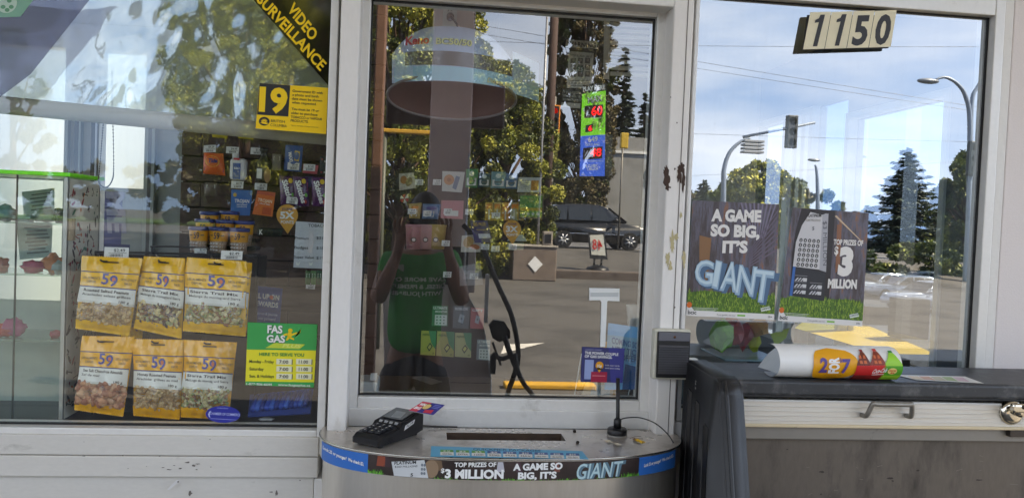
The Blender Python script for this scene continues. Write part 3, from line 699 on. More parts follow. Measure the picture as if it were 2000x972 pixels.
def spline(pts, n=8):
    pts = [Vector(p) for p in pts]; out = []
    for i in range(len(pts)-1):
        p0, p1, p2, p3 = pts[max(i-1, 0)], pts[i], pts[i+1], pts[min(i+2, len(pts)-1)]
        for k in range(n):
            t = k/n; out.append(.5*((2*p1)+(p2-p0)*t+(2*p0-5*p1+4*p2-p3)*t*t+(3*p1-p0-3*p2+p3)*t**3))
    return out+[pts[-1]]
b = MB(); b.tube(spline(cp_), .0016, BLACK, 6); b.build('cable', AE)
# intercom on the post
IC = thing('intercom', 'small intercom speaker with black louvred face on the white post', 'intercom', W(1314, 690, PF))
ip = plane(PF-.028)
b = MB(); bx0, bx1 = W(1276, 690, PF-.028).x, W(1348, 690, PF-.028).x; bz0, bz1 = W(1314, 741, PF-.028).z, W(1314, 643, PF-.028).z
b.bbox(bx0, bx1, PF-.028, PF-.0005, bz0, bz1, mat('cream plastic', (206, 202, 186), .45, 0, .15, 20), .005); b.build('housing', IC)
gx0, gx1, gz0, gz1 = bx0+.009, bx1-.003, bz0+.006, bz1-.006
b = MB(); b.bbox(gx0, gx1, PF-.034, PF-.026, gz0, gz1, BLACK, .002)
for k in range(12):
    z = gz0+.012+k*(gz1-gz0-.046)/12
    b.prism([(gx0+.004, PF-.0345, z-.001), (gx0+.004, PF-.0405, z-.0005), (gx0+.004, PF-.0345, z+.0045)], (gx1-gx0-.008, 0, 0), mat('louvre grey black', (84, 84, 88), .45))
b.bbox(gx0+.002, gx1-.002, PF-.0375, PF-.033, gz1-.024, gz1-.001, mat('slate plate', (100, 100, 108), .45), .001); b.build('grille', IC)
b = MB(); b.lathe([(.0035, 0), (.0035, .0015), (.002, .0025)], ((gx0+gx1)/2, PF-.0375, gz1-.013), mat('rusty screw', (92, 60, 40), .5, .5), 10, 'Y'); b.build('screw', IC)
# house number tiles
HN = thing('house_number', 'row of four cream number tiles reading 1150 hung over the right window', 'house number', W(1660, 60, -.06))
hn = plane(-.062)
CREAM = mat('cream tile', (236, 226, 194), .42, 0, .08, 20); NUMK = ink(34, 32, 36)
q0 = [(1582, 24.5), (1752, 20), (1740, 92), (1568, 97)]
def hq(u, v): 
    a = (q0[0][0]*(1-u)+q0[1][0]*u, q0[0][1]*(1-u)+q0[1][1]*u); c = (q0[3][0]*(1-u)+q0[2][0]*u, q0[3][1]*(1-u)+q0[2][1]*u); return (a[0]*(1-v)+c[0]*v, a[1]*(1-v)+c[1]*v)
us = [0, .247, .497, .747, 1]
for k, dgt in enumerate('1150'):
    b = MB(); u0, u1 = us[k]+.003, us[k+1]-.003
    b.slab(hn, [hq(u0, .01*(k % 2)), hq(u1, 0), hq(u1, 1), hq(u0, 1)], CREAM, .005, 0, mat('tile back', (70, 66, 66), .6))
    w_ = {'1': .12, '5': .165, '0': .17}[dgt]; um = (u0+u1)/2+.004
    if dgt == '1':
        b.poly(hn, [hq(um+.002, .075), hq(um+.052, .075), hq(um+.030, .925), hq(um-.020, .925)], NUMK, .0008); b.poly(hn, [hq(um+.002, .075), hq(um+.006, .27), hq(um-.050, .29), hq(um-.048, .21), hq(um-.012, .17)], NUMK, .0010); b.build('number_tile', HN); continue
    b.text(hn, dgt, hq(um-w_/2, .93), hq(um+w_/2, .93), 59, NUMK, .0006, .035, up=(10.5, -60)); b.build('number_tile', HN)
b = MB(); b.slab(plane(-.050), [(1576, 30), (1745, 30), (1735, 95), (1567, 99)], mat('tile backing', (70, 72, 78), .6), .004); b.build('backing', HN)
# black merchandiser cabinet on the right
CB = thing('outdoor_cabinet', 'black moulded outdoor merchandiser cabinet with aluminium roll door under the right window', 'cabinet', (1.3, -.3, .0))
BP = wear('black moulded plastic', (34, 35, 38), (70, 70, 70), .42, 0, 14, .66, .82, 300, None, .12, .25)
BT = wear('dusty black lid', (50, 53, 58), (104, 104, 104), .45, 0, 14, .54, .70, 120, None, .08, .2)
cbF = -.335; zt = W(1700, 746, cbF).z; zt2 = W(1700, 776, cbF).z
xL = W(1452, 760, cbF).x
b = MB(); b.bbox(xL-.06, 3.2, cbF, PF+.02, zt2, zt, BT, .008, 3); b.build('lid', CB)
# moulded left side panel, tapering outwards to its foot
sx = W(1395, 742, -.43).x
def side_z(py, px, y): return W(px, py, y).z
tb, tf = W(1340, 704, -.12), W(1418, 741, -.42)
prof = [(-.10, tb.z), (-.12, tb.z+.004), (-.40, tf.z+.004), (-.425, tf.z-.004), (-.445, tf.z-.03), (-.60, .70), (-.66, .35), (-.68, .08), (-.10, .08)]
xa = W(1337, 720, -.11).x; xb = W(1400, 745, -.43).x
b = MB(); bm = bmesh.new(); th = .062
def px_side(y): return xa+(xb-xa)*(y+.11)/(-.43+.11)
vsA = [bm.verts.new((px_side(max(y, -.43)), y, z)) for y, z in prof]; vsB = [bm.verts.new((px_side(max(y, -.43))+th, y, z)) for y, z in prof]
bm.faces.new(vsA); bm.faces.new(vsB[::-1])
for i in range(len(prof)): j = (i+1) % len(prof); bm.faces.new((vsA[j], vsA[i], vsB[i], vsB[j]))
bmesh.ops.recalc_face_normals(bm, faces=bm.faces[:]); bmesh.ops.bevel(bm, geom=[e for e in bm.edges], offset=.007, segments=3, affect='EDGES')
b.bm(bm, BP, True)
for (y0, zt_) in ((-.19, .03), (-.27, .045), (-.36, .085)):
    x_ = px_side(y0); ztop = np.interp(y0, [-.40, -.12], [tf.z, tb.z])-zt_-.04
    b.prism([(x_-.003, y0-.018, ztop), (x_-.003, y0+.010, ztop+.005), (x_-.003, y0+.010, .2), (x_-.003, y0-.018, .2)], (.004, 0, 0), mat('rib groove black', (12, 12, 14), .5))
    b.tube([(x_-.001, y0+.012, ztop), (x_-.001, y0+.012, .2)], .004, BP, 8)
b.tube([(px_side(-.43)+th*.30, -.428, tf.z-.002), (px_side(-.43)+th*.30, -.449, tf.z-.035), (px_side(-.43)+th*.30, -.604, .70), (px_side(-.43)+th*.3, -.664, .35)], .005, BP, 8)
sp = b.build('side_panel', CB)
b = MB(); fs_ = lambda x, y, l=0.0: Vector((px_side(-.22)-.002-l-(.0) + (xb-xa)*0, x, y))
mk = W(1356, 742, -.24)
b.text(lambda x, y, l=0.0: Vector((px_side(mk.y+x)-.0016-l, mk.y+x, mk.z+y)), 'N 2', (0, .0), (0, -.022), .010, ink(200, 200, 200), .0004, .01, up=(-.010, 0)); b.build('marking', sp)
b = MB(); b.bbox(xa+.002, xa+.03, -.13, -.105, tb.z+.001, tb.z+.007, ink(220, 220, 216), .001); b.build('catch_plate', CB)
# aluminium door rail and the door
rF = cbF+.015
RAIL = wear('ribbed aluminium rail', (226, 220, 210), (176, 160, 138), .38, .25, 12, .6, .78, 80, (.3, 1, 6), .05, .15)
rz1_, rz0_ = W(1700, 783, rF).z, W(1700, 832, rF).z
b = MB(); b.bbox(xL-.02, 3.2, rF, rF+.03, rz0_, rz1_, RAIL, .003)
for k in range(5): z = rz1_-.004-k*(rz1_-rz0_-.01)/4.6; b.bbox(xL-.018, 3.2, rF-.003, rF+.002, z-.0016, z+.0016, RAIL, .0012)
b.bbox(xL-.02, 3.2, rF-.006, rF+.02, rz0_-.004, rz0_+.004, wear('cream rail lip', (226, 206, 170), (160, 140, 110), .45, 0, 20), .002)
rail = b.build('door_rail', CB)
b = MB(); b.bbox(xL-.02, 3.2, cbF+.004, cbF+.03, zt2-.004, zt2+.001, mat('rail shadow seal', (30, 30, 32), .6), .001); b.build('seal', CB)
b = MB(); dz = W(1700, 856, rF+.03).z
b.bbox(xL-.02, 3.2, rF+.012, rF+.05, dz, rz0_-.005, wear('dull grey rail', (140, 136, 130), (92, 88, 84), .45, .4, 10), .003); b.build('lower_rail', CB)
DOORM = wear('dark brown grey door', (110, 102, 95), (72, 66, 62), .38, .25, 7, .50, .66, 90, (1, 1, .35), .08, .3)
b = MB(); b.bbox(xL-.02, 3.2, rF+.030, rF+.06, .10, dz-.001, DOORM, .002)
SCR = mat('door scratch', (132, 124, 116), .5); GRM = mat('door grime', (58, 52, 48), .8); rq = random.Random(8)
for k in range(20):
    x, y = rq.uniform(1490, 1990), rq.uniform(868, 968); L_ = rq.uniform(3, 16); a_q = rq.uniform(-.5, .5); fq = plane(rF+.0298)
    if k % 3: b.poly(fq, [(x, y), (x+L_*math.cos(a_q), y+L_*math.sin(a_q)), (x+L_*math.cos(a_q)+.3, y+L_*math.sin(a_q)+.5), (x, y+.6)], SCR, .0006)
    else: b.poly(fq, [(x+rq.uniform(.5, 1)*L_*.6*math.cos(t_), y+rq.uniform(.3, 1)*2.2*math.sin(t_)) for t_ in [i*.7 for i in range(9)]], GRM, .0005+.00001*k)
b.build('door', CB)
b = MB(); b.bbox(xL-.05, 3.2, rF+.065, PF+.02, .06, zt2-.001, BP, .003); b.build('carcass', CB)
h0, h1 = W(1692, 806, rF-.02), W(1779, 806, rF-.02); hzt = W(1735, 788, rF-.03).z; hzb = W(1735, 810, rF).z
b = MB(); HM = mat('worn grey handle', (150, 146, 138), .4, .6, .2, 40)
b.tube(spline([(h0.x, rF, hzb), (h0.x, rF-.022, hzb+.004), (h0.x+.008, rF-.034, hzt), (h0.x+.02, rF-.035, hzt), (h1.x-.02, rF-.035, hzt), (h1.x-.008, rF-.034, hzt), (h1.x, rF-.022, hzb+.004), (h1.x, rF, hzb)], 5), .0062, HM, 10); b.build('handle', CB)
CH = mat('chrome', (214, 208, 196), .12, 1.0)
lp = W(1975, 800, rF); b = MB()
b.lathe([(.034, 0), (.034, .004), (.027, .012), (.016, .016)], (lp.x, rF, lp.z-.004), CH, 24, 'Y'); b.lathe([(.012, .012), (.013, .035)], (lp.x, rF, lp.z+.002), CH, 16, 'Y')
b.bbox(lp.x-.032, lp.x+.05, rF-.046, rF-.030, lp.z+.002, lp.z+.026, CH, .007, 3); b.lathe([(.006, 0), (.006, .002)], (lp.x-.002, rF-.046, lp.z+.018), mat('keyway', (80, 70, 60), .4, .6), 12, 'Y'); b.build('latch', CB)
b = MB(); lk = W(1985, 846, rF); b.bbox(lk.x-.02, lk.x+.05, rF-.004, rF+.012, lk.z-.008, lk.z+.008, mat('dark strike', (70, 62, 56), .5, .5), .001); b.build('strike_plate', CB)
# rolled poster on the lid
RP = thing('rolled_poster', 'curled white advertising card with two cola bottles lying on the black cabinet', 'advertising card', W(1620, 740, -.27))
pL, pR = W(1503, 738, -.28), W(1735, 745, -.28); pL.z = pR.z = zt
wd = (pR-pL).length; ux = (pR-pL).normalized(); hh = W(1640, 672, -.26).z-zt
def roll_fn(u, v, l=0.0):      # u 0..1 along, v 0..1 round the tube (0 top back, 1 front bottom)
    a = math.pi*(1.02*v-.02)-math.pi*.0; r_ = hh/2
    th_ = R(110)-(R(230))*v       # around: behind the top to under the front
    c, s_ = math.cos(th_), math.sin(th_)
    return pL+ux*(u*wd)+Vector((0, (-.055*c if c > 0 else -.065*c)-.0-l*c, hh*.5+(hh*.5)*s_+l*s_))
def grid(fn, nu, nv, m, u0=0, u1=1, v0=0, v1=1, l=0.0, b=None, smooth=True, edge=None):
    b = b or MB(); vs = []
    for j in range(nv+1):
        for i in range(nu+1): vs.append(fn(u0+(u1-u0)*i/nu, v0+(v1-v0)*j/nv, l))
    return b.add(vs, [(j*(nu+1)+i, (j+1)*(nu+1)+i, (j+1)*(nu+1)+i+1, j*(nu+1)+i+1) for j in range(nv) for i in range(nu)], m, smooth)
PAPER = mat('white card', (236, 236, 234), .45)
b = MB(); grid(roll_fn, 30, 110, PAPER, b=b); grid(roll_fn, 30, 60, mat('card back', (196, 204, 212), .55), l=-.0008, b=b)
# back flap running up and over to the left corner
def flap(u, v, l=0.0):
    w_ = 1-.55*u; return pL+ux*(-.035+u*.30)+Vector((0, .045+.02*(1-u)+l, .004+hh*(.9*v)*(u**.6)))
rc = b.build('card', RP)
b = MB()
def on(fn, m, pts, l): 
    # subdivide polygon pts (u,v) as fan strips so that it follows the curve
    b.add([fn(x, y, l) for x, y in pts], [tuple(range(len(pts)))], m)
def roll_h(u, h, l=0.0):       # h 0 at the top of the visible face, 1 at its foot
    an = math.asin(max(-1, min(1, .985-1.97*h))); c_, s_ = math.cos(an), math.sin(an)
    return pL+ux*(u*wd)+Vector((0, -(.055+l)*c_, hh*.5+(hh*.5+l)*s_))
ORG = ink(236, 164, 30); PUR = ink(86, 66, 140); RED = ink(206, 36, 40); DRK = ink(74, 30, 26); GRN = ink(70, 160, 40); LGR = ink(150, 210, 60)
def rp_(px, py, l=0.0): return roll_h((px-1503)/232., .02+.98*(py-(667+(px-1545)*.022))/(71.5), .0012+l*1.8)
def band3(x0f, x1f, y0, y1, m, l, n=16):
    vs = []
    for k in range(n+1):
        y = y0+(y1-y0)*k/n; vs += [rp_(x0f(y), y, l), rp_(x1f(y), y, l)]
    b.add(vs, [(2*k, 2*k+2, 2*k+3, 2*k+1) for k in range(n)], m, True)
def se(y, y0, y1, e): t = (y-y0)/(y1-y0)*2-1; return max(0, 1-abs(t)**e)**(1/e)
band3(lambda y: 1598-33*se(y, 671, 737, 3.2), lambda y: 1600+50*se(y, 671, 737, 2.6), 671, 737, ORG, .0008)
b.text(rp_, '2', (1576, 719), (1591, 719), 31, PUR, .0018, .035, up=(1, -31), cuts=9); b.text(rp_, '7', (1618, 720), (1634, 720), 30, PUR, .0018, .035, up=(1, -30), cuts=9); b.text(rp_, '$', (1614, 697), (1618, 697), 8, PUR, .0018, .02, up=(0, -8), cuts=9)
b.text(rp_, 'FOR', (1614, 720), (1613, 688), 20, PAPER, .0022, .05, up=(-21, 0), cuts=9)
b.text(rp_, 'Plus deposit & tax. While', (1590, 727), (1622, 727), 3, ink(150, 110, 40), .0018, 0, up=(0, -3), cuts=9); b.text(rp_, 'supplies last', (1596, 731), (1616, 731), 3, ink(150, 110, 40), .0018, 0, up=(0, -3), cuts=9)
def bottle(xc, w_, y0, cap, top_, lab, low, lean=0.0):
    prof_ = [(0, .22), (.06, .22), (.08, .3), (.22, .55), (.40, .92), (.50, 1.0), (1.0, 1.0)]
    f = lambda s: (lambda y: xc+lean*(y-y0)+s*w_/2*float(np.interp((y-y0)/(737-y0), [p[0] for p in prof_], [p[1] for p in prof_])))
    L = 737-y0
    band3(f(-1), f(1), y0, y0+L*.06, cap, .0016, 3); band3(f(-1), f(1), y0+L*.06, y0+L*.47, top_, .0014, 10); band3(f(-1), f(1), y0+L*.47, y0+L*.80, lab, .0018, 8); band3(f(-1), f(1), y0+L*.80, 737, low, .0014, 6)
bottle(1661, 27, 674, ink(150, 46, 40), ink(112, 44, 30), RED, ink(126, 40, 36), -.05); bottle(1688, 32, 673, ink(206, 60, 50), ink(140, 54, 34), RED, ink(150, 40, 38), -.05); bottle(1717, 36, 676, ink(40, 140, 60), LGR, GRN, LGR, .0)
for x_ in (1652, 1660, 1680, 1688): b.poly(rp_, [(x_, 684), (x_+4, 684), (x_+6, 700), (x_, 700)], ink(206, 104, 60), .0022)
b.text(rp_, 'Coca-Cola', (1676, 720), (1703, 717), 9, PAPER, .0026, .02, .3, up=(1.5, -9), cuts=9); b.poly(rp_, [(1678, 722), (1700, 721), (1700, 722.3), (1678, 723.4)], PAPER, .0026)
b.ellipse(rp_, 1715, 715, 9, 6.5, ink(232, 214, 130), .0026, 20); b.text(rp_, 'Ginger', (1708, 715), (1722, 715), 4, RED, .0032, .02, .1, up=(.0, -4), cuts=9); b.text(rp_, 'Ale', (1711, 720), (1719, 720), 4, RED, .0032, .02, .1, up=(.0, -4), cuts=9)
b.build('print', rc)
c3 = [W(1480, 716, -.16), W(1500, 690, -.15), W(1530, 666, -.20), W(1541, 690, -.28), W(1540, 722, -.31), W(1524, 732, -.31), W(1500, 722, -.26)]
b = MB(); mid = sum(c3, Vector())/len(c3)+Vector((.0, .03, 0)); b.add(c3+[mid], [(i, (i+1) % 7, 7) for i in range(7)], mat('card back', (196, 204, 212), .55), True); b.build('curled_end', RP)
# flat leaflet on the lid
lf = flat_fn(zt+.0015)
b = MB(); b.slab(lf, [(1748, 731), (1885, 734.5), (1922, 748), (1790, 741.5)], PAPER, .001)
for k, c in enumerate([(236, 214, 180), (220, 170, 140), (200, 190, 160), (170, 190, 130), (222, 196, 206)]):
    x = 1772+k*22; b.poly(lf, [(x, 733.5+k*.5), (x+20, 734+k*.5), (x+34, 741+k*.9), (x+12, 739.5+k*.9)], ink(*c), .0004)
o = b.build('leaflet'); tag(o, 'faded flat paper leaflet lying on the cabinet lid beside the rolled card', 'leaflet')
# ------------------------------------------------------------------ notices on the panes
SI = LY+.012           # just behind the left pane
YN = ink(252, 206, 10, .4); BKN = ink(18, 18, 18, .4)
fo = plane(LY-.0012)
b = MB(); b.slab(fo, [(507, 162.5), (641, 172), (637, 262), (499, 251)], YN, .0008)
b.poly(fo, [(507, 162.5), (567, 167), (563, 228), (502, 224)], BKN, .0003)
b.text(fo, '19', (505, 218), (560, 222), 49, YN, .0006, .045, up=(2.5, -50))
n19 = b.build('age_notice'); tag(n19, 'yellow and black age 19 tobacco notice stuck on the left window', 'notice')
b = MB()
for k, (t, x0, x1, y) in enumerate([('Government ID with', 571, 630, 180), ('a photo and birth', 571, 622, 187.5), ('date must be shown', 570, 629, 195), ('when requested.', 570, 618, 202.5), ('You must be 19 or', 569, 623, 215), ('older to purchase', 568.5, 620, 223), ('TOBACCO or VAPOUR', 568, 629, 231), ('PRODUCTS.', 567.5, 602, 238)]):
    b.text(fo, t, (x0, y-.2), (x1, y+(x1-x0)*.075), 5.0, BKN, .0007, .012)
b.text(fo, 'BRITISH', (529, 238.5), (556, 240.5), 5.2, BKN, .0006, .0); b.text(fo, 'COLUMBIA', (528, 246.5), (560, 249), 5.2, BKN, .0006, .0)
b.text(fo, 'Tobacco and Vapour Products Control Act', (568, 246), (622, 250), 2.2, BKN, .0006)
b.ellipse(fo, 516, 237, 10.5, 8.5, BKN, .0006, 24)
for k in range(7):
    a = R(200+k*23); b.poly(fo, [(516+2*math.cos(a-.25), 239+2*math.sin(a-.25)), (516+6.2*math.cos(a-.14), 239+6.2*math.sin(a-.14)), (516+6.8*math.cos(a), 239+6.8*math.sin(a)), (516+6.2*math.cos(a+.14), 239+6.2*math.sin(a+.14)), (516+2*math.cos(a+.25), 239+2*math.sin(a+.25))], YN, .0009)
b.poly(fo, [(508, 240), (516, 238), (525, 241), (520, 243), (513, 241.5)], YN, .0010)
b.build('lettering', n19)
# video surveillance decal, black triangle behind the glass in the upper right corner
fi = plane(LY-.0012)
b = MB(); b.slab(fi, [(484, -12), (660, -12), (655, 20), (646, 178), (642, 168)], mat('decal black', (20, 20, 22), .06, 0, 0, 1, 0, 1, 0, 1.0, 0, None, .6), .0008)
b.text(fi, 'VIDEO', (560, 20), (608, 82), 23, YN, .0005, .03, up=(15, -17)); b.text(fi, 'SURVEILLANCE', (500, 2), (625, 140), 22, YN, .0005, .03, up=(14.5, -16.5))
vs_ = b.build('surveillance_decal'); tag(vs_, 'black triangular decal with yellow VIDEO SURVEILLANCE lettering in the left window corner', 'decal')
# banner reflection painted as mauve and green film at the far upper left
b = MB(); b.slab(fi, [(-60, -14), (186, -14), (60, 145), (0, 190), (-60, 220)], glass('painted mauve reflection', .10, (.70, .70, .80), .30, 0, 6, .05, (.46, .50, .56)), .0008)
b.poly(fi, [(-60, -14), (76, -14), (40, 33), (-60, 36)], mat('painted green reflection', (110, 170, 140), .3, 0, .15, 12), .0004)
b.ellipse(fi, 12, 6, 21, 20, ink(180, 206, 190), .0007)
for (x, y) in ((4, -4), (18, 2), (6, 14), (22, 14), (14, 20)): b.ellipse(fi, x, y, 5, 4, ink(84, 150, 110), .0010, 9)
o = b.build('corner_reflection'); tag(o, 'painted mauve reflection with green corner and round emblem, top of the left window', 'decal')
# opening hours sign
b = MB(); hs = plane(LY-.0040)
GRS = ink(46, 164, 84, .35); YLS = ink(238, 226, 60, .35); WHS = ink(236, 236, 230)
b.slab(hs, [(484, 629), (620, 633), (613, 756), (479, 751)], YLS, .003)
b.poly(hs, [(484, 629), (620, 633), (617.5, 684), (482, 682)], GRS, .0004); b.poly(hs, [(479.5, 744), (613.4, 746), (613, 756), (479, 751)], GRS, .0004)
b.text(hs, 'FAS', (522.5, 651), (552, 652), 17, BKN, .0007, .07, up=(.5, -17)); b.text(hs, 'FAS', (522, 650), (551.5, 651), 16, WHS, .0010, .04, up=(.5, -16))
b.text(hs, 'GAS', (521, 669), (557, 670), 16, BKN, .0007, .07, up=(.5, -16)); b.text(hs, 'GAS', (520.5, 668), (556.5, 669), 15, WHS, .0010, .04, up=(.5, -15))
b.poly(hs, [(518, 679), (536, 669), (596, 672), (585, 681)], ink(200, 216, 70), .0006); b.text(hs, 'PLUS', (551, 678), (585, 679), 7.5, ink(222, 230, 120), .0010, .03, .3, up=(1.5, -7.5))
RUN = ink(246, 206, 40)
b.ellipse(hs, 567, 645, 4.5, 4, RUN, .0011, 12); b.ellipse(hs, 566, 653, 5, 5.5, RUN, .0011, 12)
for pts in ([(560, 650), (553, 653), (554, 656), (562, 654)], [(571, 651), (580, 648), (580, 651), (571, 655)], [(562, 656), (558, 664), (562, 664), (567, 658)], [(567, 657), (575, 661), (574, 664), (565, 660)], [(576, 657), (586, 650), (588, 641), (585, 651), (574, 659)]): b.poly(hs, pts, RUN, .0011)
b.text(hs, 'HERE TO SERVE YOU', (506, 694), (594, 696), 6.5, ink(60, 140, 60), .0006, .04)
for k, t in enumerate(('Monday - Friday', 'Saturday', 'Sun. & Holidays')):
    y = 708+14.3*k; b.text(hs, t, (487, y), (487+(48, 28, 48)[k], y+.8), 6, ink(40, 60, 40), .0006, .02)
    for x in (540, 578.5):
        b.slab(hs, [(x, y-8), (x+30, y-7.4), (x+29.5, y+3.6), (x-.5, y+3)], ink(236, 232, 196), .001, .0018); b.poly(hs, [(x+30, y-7.4), (x+32, y-6), (x+31.5, y+4), (x+29.5, y+3.6)], ink(140, 130, 80), .0012)
        b.text(hs, '7:00' if x < 560 else '11:00', (x+5, y+1), (x+23, y+1.6), 6.5, BKN, .0022, .015)
b.text(hs, '1-877-906-6644', (481, 751), (531, 752.5), 4.5, WHS, .0008, .015); b.text(hs, 'www.fasgasplus.ca', (543, 752.5), (606, 754.5), 4.5, WHS, .0008, .015)
o = b.build('hours_sign'); tag(o, 'green and yellow opening hours sign in the lower corner of the left window', 'sign')
# oval chamber sticker
b = MB(); fo2 = plane(LY-.0014); b.ellipse(fo2, 435.5, 808.5, 34, 16.5, ink(36, 46, 150, .35), 0, 40, rot=.03)
b.text(fo2, 'CHAMBER OF COMMERCE', (410, 809), (469, 812), 5, ink(190, 200, 240), .0005, .01); b.text(fo2, 'member', (424, 797), (446, 798), 3, ink(160, 170, 230), .0005)
b.poly(fo2, [(411, 816), (462, 819), (462, 819.8), (411, 816.8)], ink(160, 170, 230), .0005); b.poly(fo2, [(413, 801), (409, 803), (406.5, 808), (408, 813), (411, 815), (409.5, 811), (409.5, 806)], ink(200, 210, 245), .0005)
o = b.build('oval_sticker'); tag(o, 'blue oval chamber of commerce sticker at the bottom of the left window', 'sticker')
# posters behind the right pane
def poster_mat(name, seed):
    m = bpy.data.materials.new(name); m.use_nodes = True; n = m.node_tree; bs = n.nodes['Principled BSDF']; bs.inputs['Roughness'].default_value = .35
    t = n.nodes.new('ShaderNodeTexCoord'); mpn = n.nodes.new('ShaderNodeMapping'); mpn.inputs['Rotation'].default_value = (0, R(-35), 0); mpn.inputs['Scale'].default_value = (5, 1, 1.2)
    mpn.inputs['Location'].default_value = (seed, 0, 0)
    k = n.nodes.new('ShaderNodeTexNoise'); k.inputs['Scale'].default_value = 2.2; k.inputs['Detail'].default_value = 5; k.inputs['Roughness'].default_value = .7
    r = n.nodes.new('ShaderNodeValToRGB'); e = r.color_ramp.elements
    e[0].position = .30; e[0].color = (*lin((52, 42, 44)), 1); e[1].position = .75; e[1].color = (*lin((146, 138, 144)), 1)
    for p_, c in ((.45, (80, 70, 74)), (.56, (98, 96, 112)), (.64, (140, 92, 62))): q = e.new(p_); q.color = (*lin(c), 1)
    n.links.new(t.outputs['Generated'], mpn.inputs[0]); n.links.new(mpn.outputs[0], k.inputs['Vector']); n.links.new(k.outputs['Fac'], r.inputs[0]); n.links.new(r.outputs[0], bs.inputs['Base Color'])
    return m
GRASSP = [ink(112, 150, 52), ink(78, 116, 36), ink(146, 174, 66), ink(52, 84, 30), ink(128, 160, 44)]
PW = ink(232, 228, 224)
def poster(name, c, body, label):
    f = quadmap(c, RY-.012); root = MB(); root.slab(f, rect(0, 0, 1, 1), poster_mat(name+' print', len(name)), .002, 0, PAPER); o = root.build('poster'); tag(o, label, 'poster', None)
    g = MB(); rr_ = random.Random(len(name))
    g.poly(f, [(0, .80), (.2, .775), (.5, .79), (.8, .77), (1, .80), (1, .955), (0, .955)], GRASSP[1], .0005)
    for k in range(520):
        x = rr_.uniform(0, 1); y = rr_.uniform(.79, .96)*1; h_ = rr_.uniform(.02, .05); y = min(y, .955)
        g.poly(f, [(max(0, x-.006), y), (min(1, x+.006), y), (min(1, max(0, x+rr_.uniform(-.02, .02))), y-h_)], rr_.choice(GRASSP), .0007+.000001*k)
    g.poly(f, rect(0, .952, 1, 1), PW, .0014); g.build('grass_print', o)
    t = MB(); body(t, f)
    t.text(f, 'bclc', (.02, .985), (.115, .985), .028, BK, .0020, .02, up=(0, -.035)); t.text(f, 'If you gamble, use your', (.35, .985), (.56, .985), .014, ink(90, 90, 90), .0020, 0, up=(0, -.014)); t.poly(f, rect(.58, .97, .67, .984), ink(120, 190, 60), .0018); t.text(f, '19+', (.93, .985), (.975, .985), .016, BK, .0020, .02, up=(0, -.016))
    t.poly(f, [(0, .88), (.10, .96), (0, .965)], PW, .0020); t.ellipse(f, .03, .905, .03, .026, ink(226, 110, 40), .0024, 14)
    for k in range(3): t.poly(f, rect(.06+.02*k, .925+.011*k, .36-.02*k, .929+.011*k), ink(200, 210, 190), .0020)
    t.poly(f, [(.84, .905), (.94, .885), (.955, .915), (.85, .935)], ink(226, 232, 224), .0022); t.text(f, 'GAMESENSE', (.85, .924), (.945, .905), .014, ink(70, 100, 60), .0026, .02, up=(0, -.016))
    t.build('lettering', o); return o
def body1(t, f):
    W_ = PW
    for k, (x0, x1, y0, y1, c) in enumerate([(0, .10, .25, .78, (206, 150, 60)), (.10, .22, .35, .70, (120, 96, 96)), (.55, .62, .0, .5, (84, 70, 84))]): pass
    for k in range(9): t.poly(f, [(.55+.05*k, 0), (.57+.05*k, 0), (.70+.018*k, .30), (.69+.018*k, .30)], ink(124, 116, 138), .0006)
    for k in range(8): t.poly(f, [(1, .03+.05*k), (1, .05+.05*k), (.68, .42+.02*k), (.68, .41+.02*k)], ink(104, 92, 110), .0008)
    t.poly(f, [(.10, .3), (.24, .32), (.22, .70), (.13, .72)], ink(140, 100, 66), .0006)
    t.text(f, 'A GAME', (.225, .175), (.80, .165), .105, W_, .0020, .055, up=(0, -.11)); t.text(f, 'SO BIG,', (.225, .305), (.79, .30), .105, W_, .0020, .055, up=(0, -.11)); t.text(f, 'IT\u2019S', (.37, .445), (.66, .435), .105, W_, .0020, .055, up=(0, -.11))
    A, B_, C_ = ink(150, 182, 204), ink(74, 108, 140), ink(196, 218, 228)
    big = [('G', .07, .29, .73, .50), ('I', .27, .345, .75, .50), ('A', .36, .56, .77, .505), ('N', .54, .75, .80, .53), ('T', .72, .95, .85, .56)]
    for k, (ch, x0, x1, y1, y0) in enumerate(big):
        sk = .035 if ch != 'G' else .0
        t.text(f, ch, (x0+.025, y1+.02), (x1+.03, y1+.03), y1-y0, B_, .0022+.0001*k, .06, up=(sk+.03, -(y1-y0))); t.text(f, ch, (x0, y1), (x1, y1+.012), y1-y0, A, .0030+.0001*k, .045, up=(sk, -(y1-y0)))
        t.text(f, ch, (x0+.008, y1-.02), (x1-.012, y1-.008), y1-y0, C_, .0038+.0001*k, -.005, up=(sk, -(y1-y0)+.03))
poster('big game', [(1353, 391), (1522, 399), (1512, 624), (1340, 616)], body1, 'dark poster reading A GAME SO BIG with icy GIANT letters behind the right window')
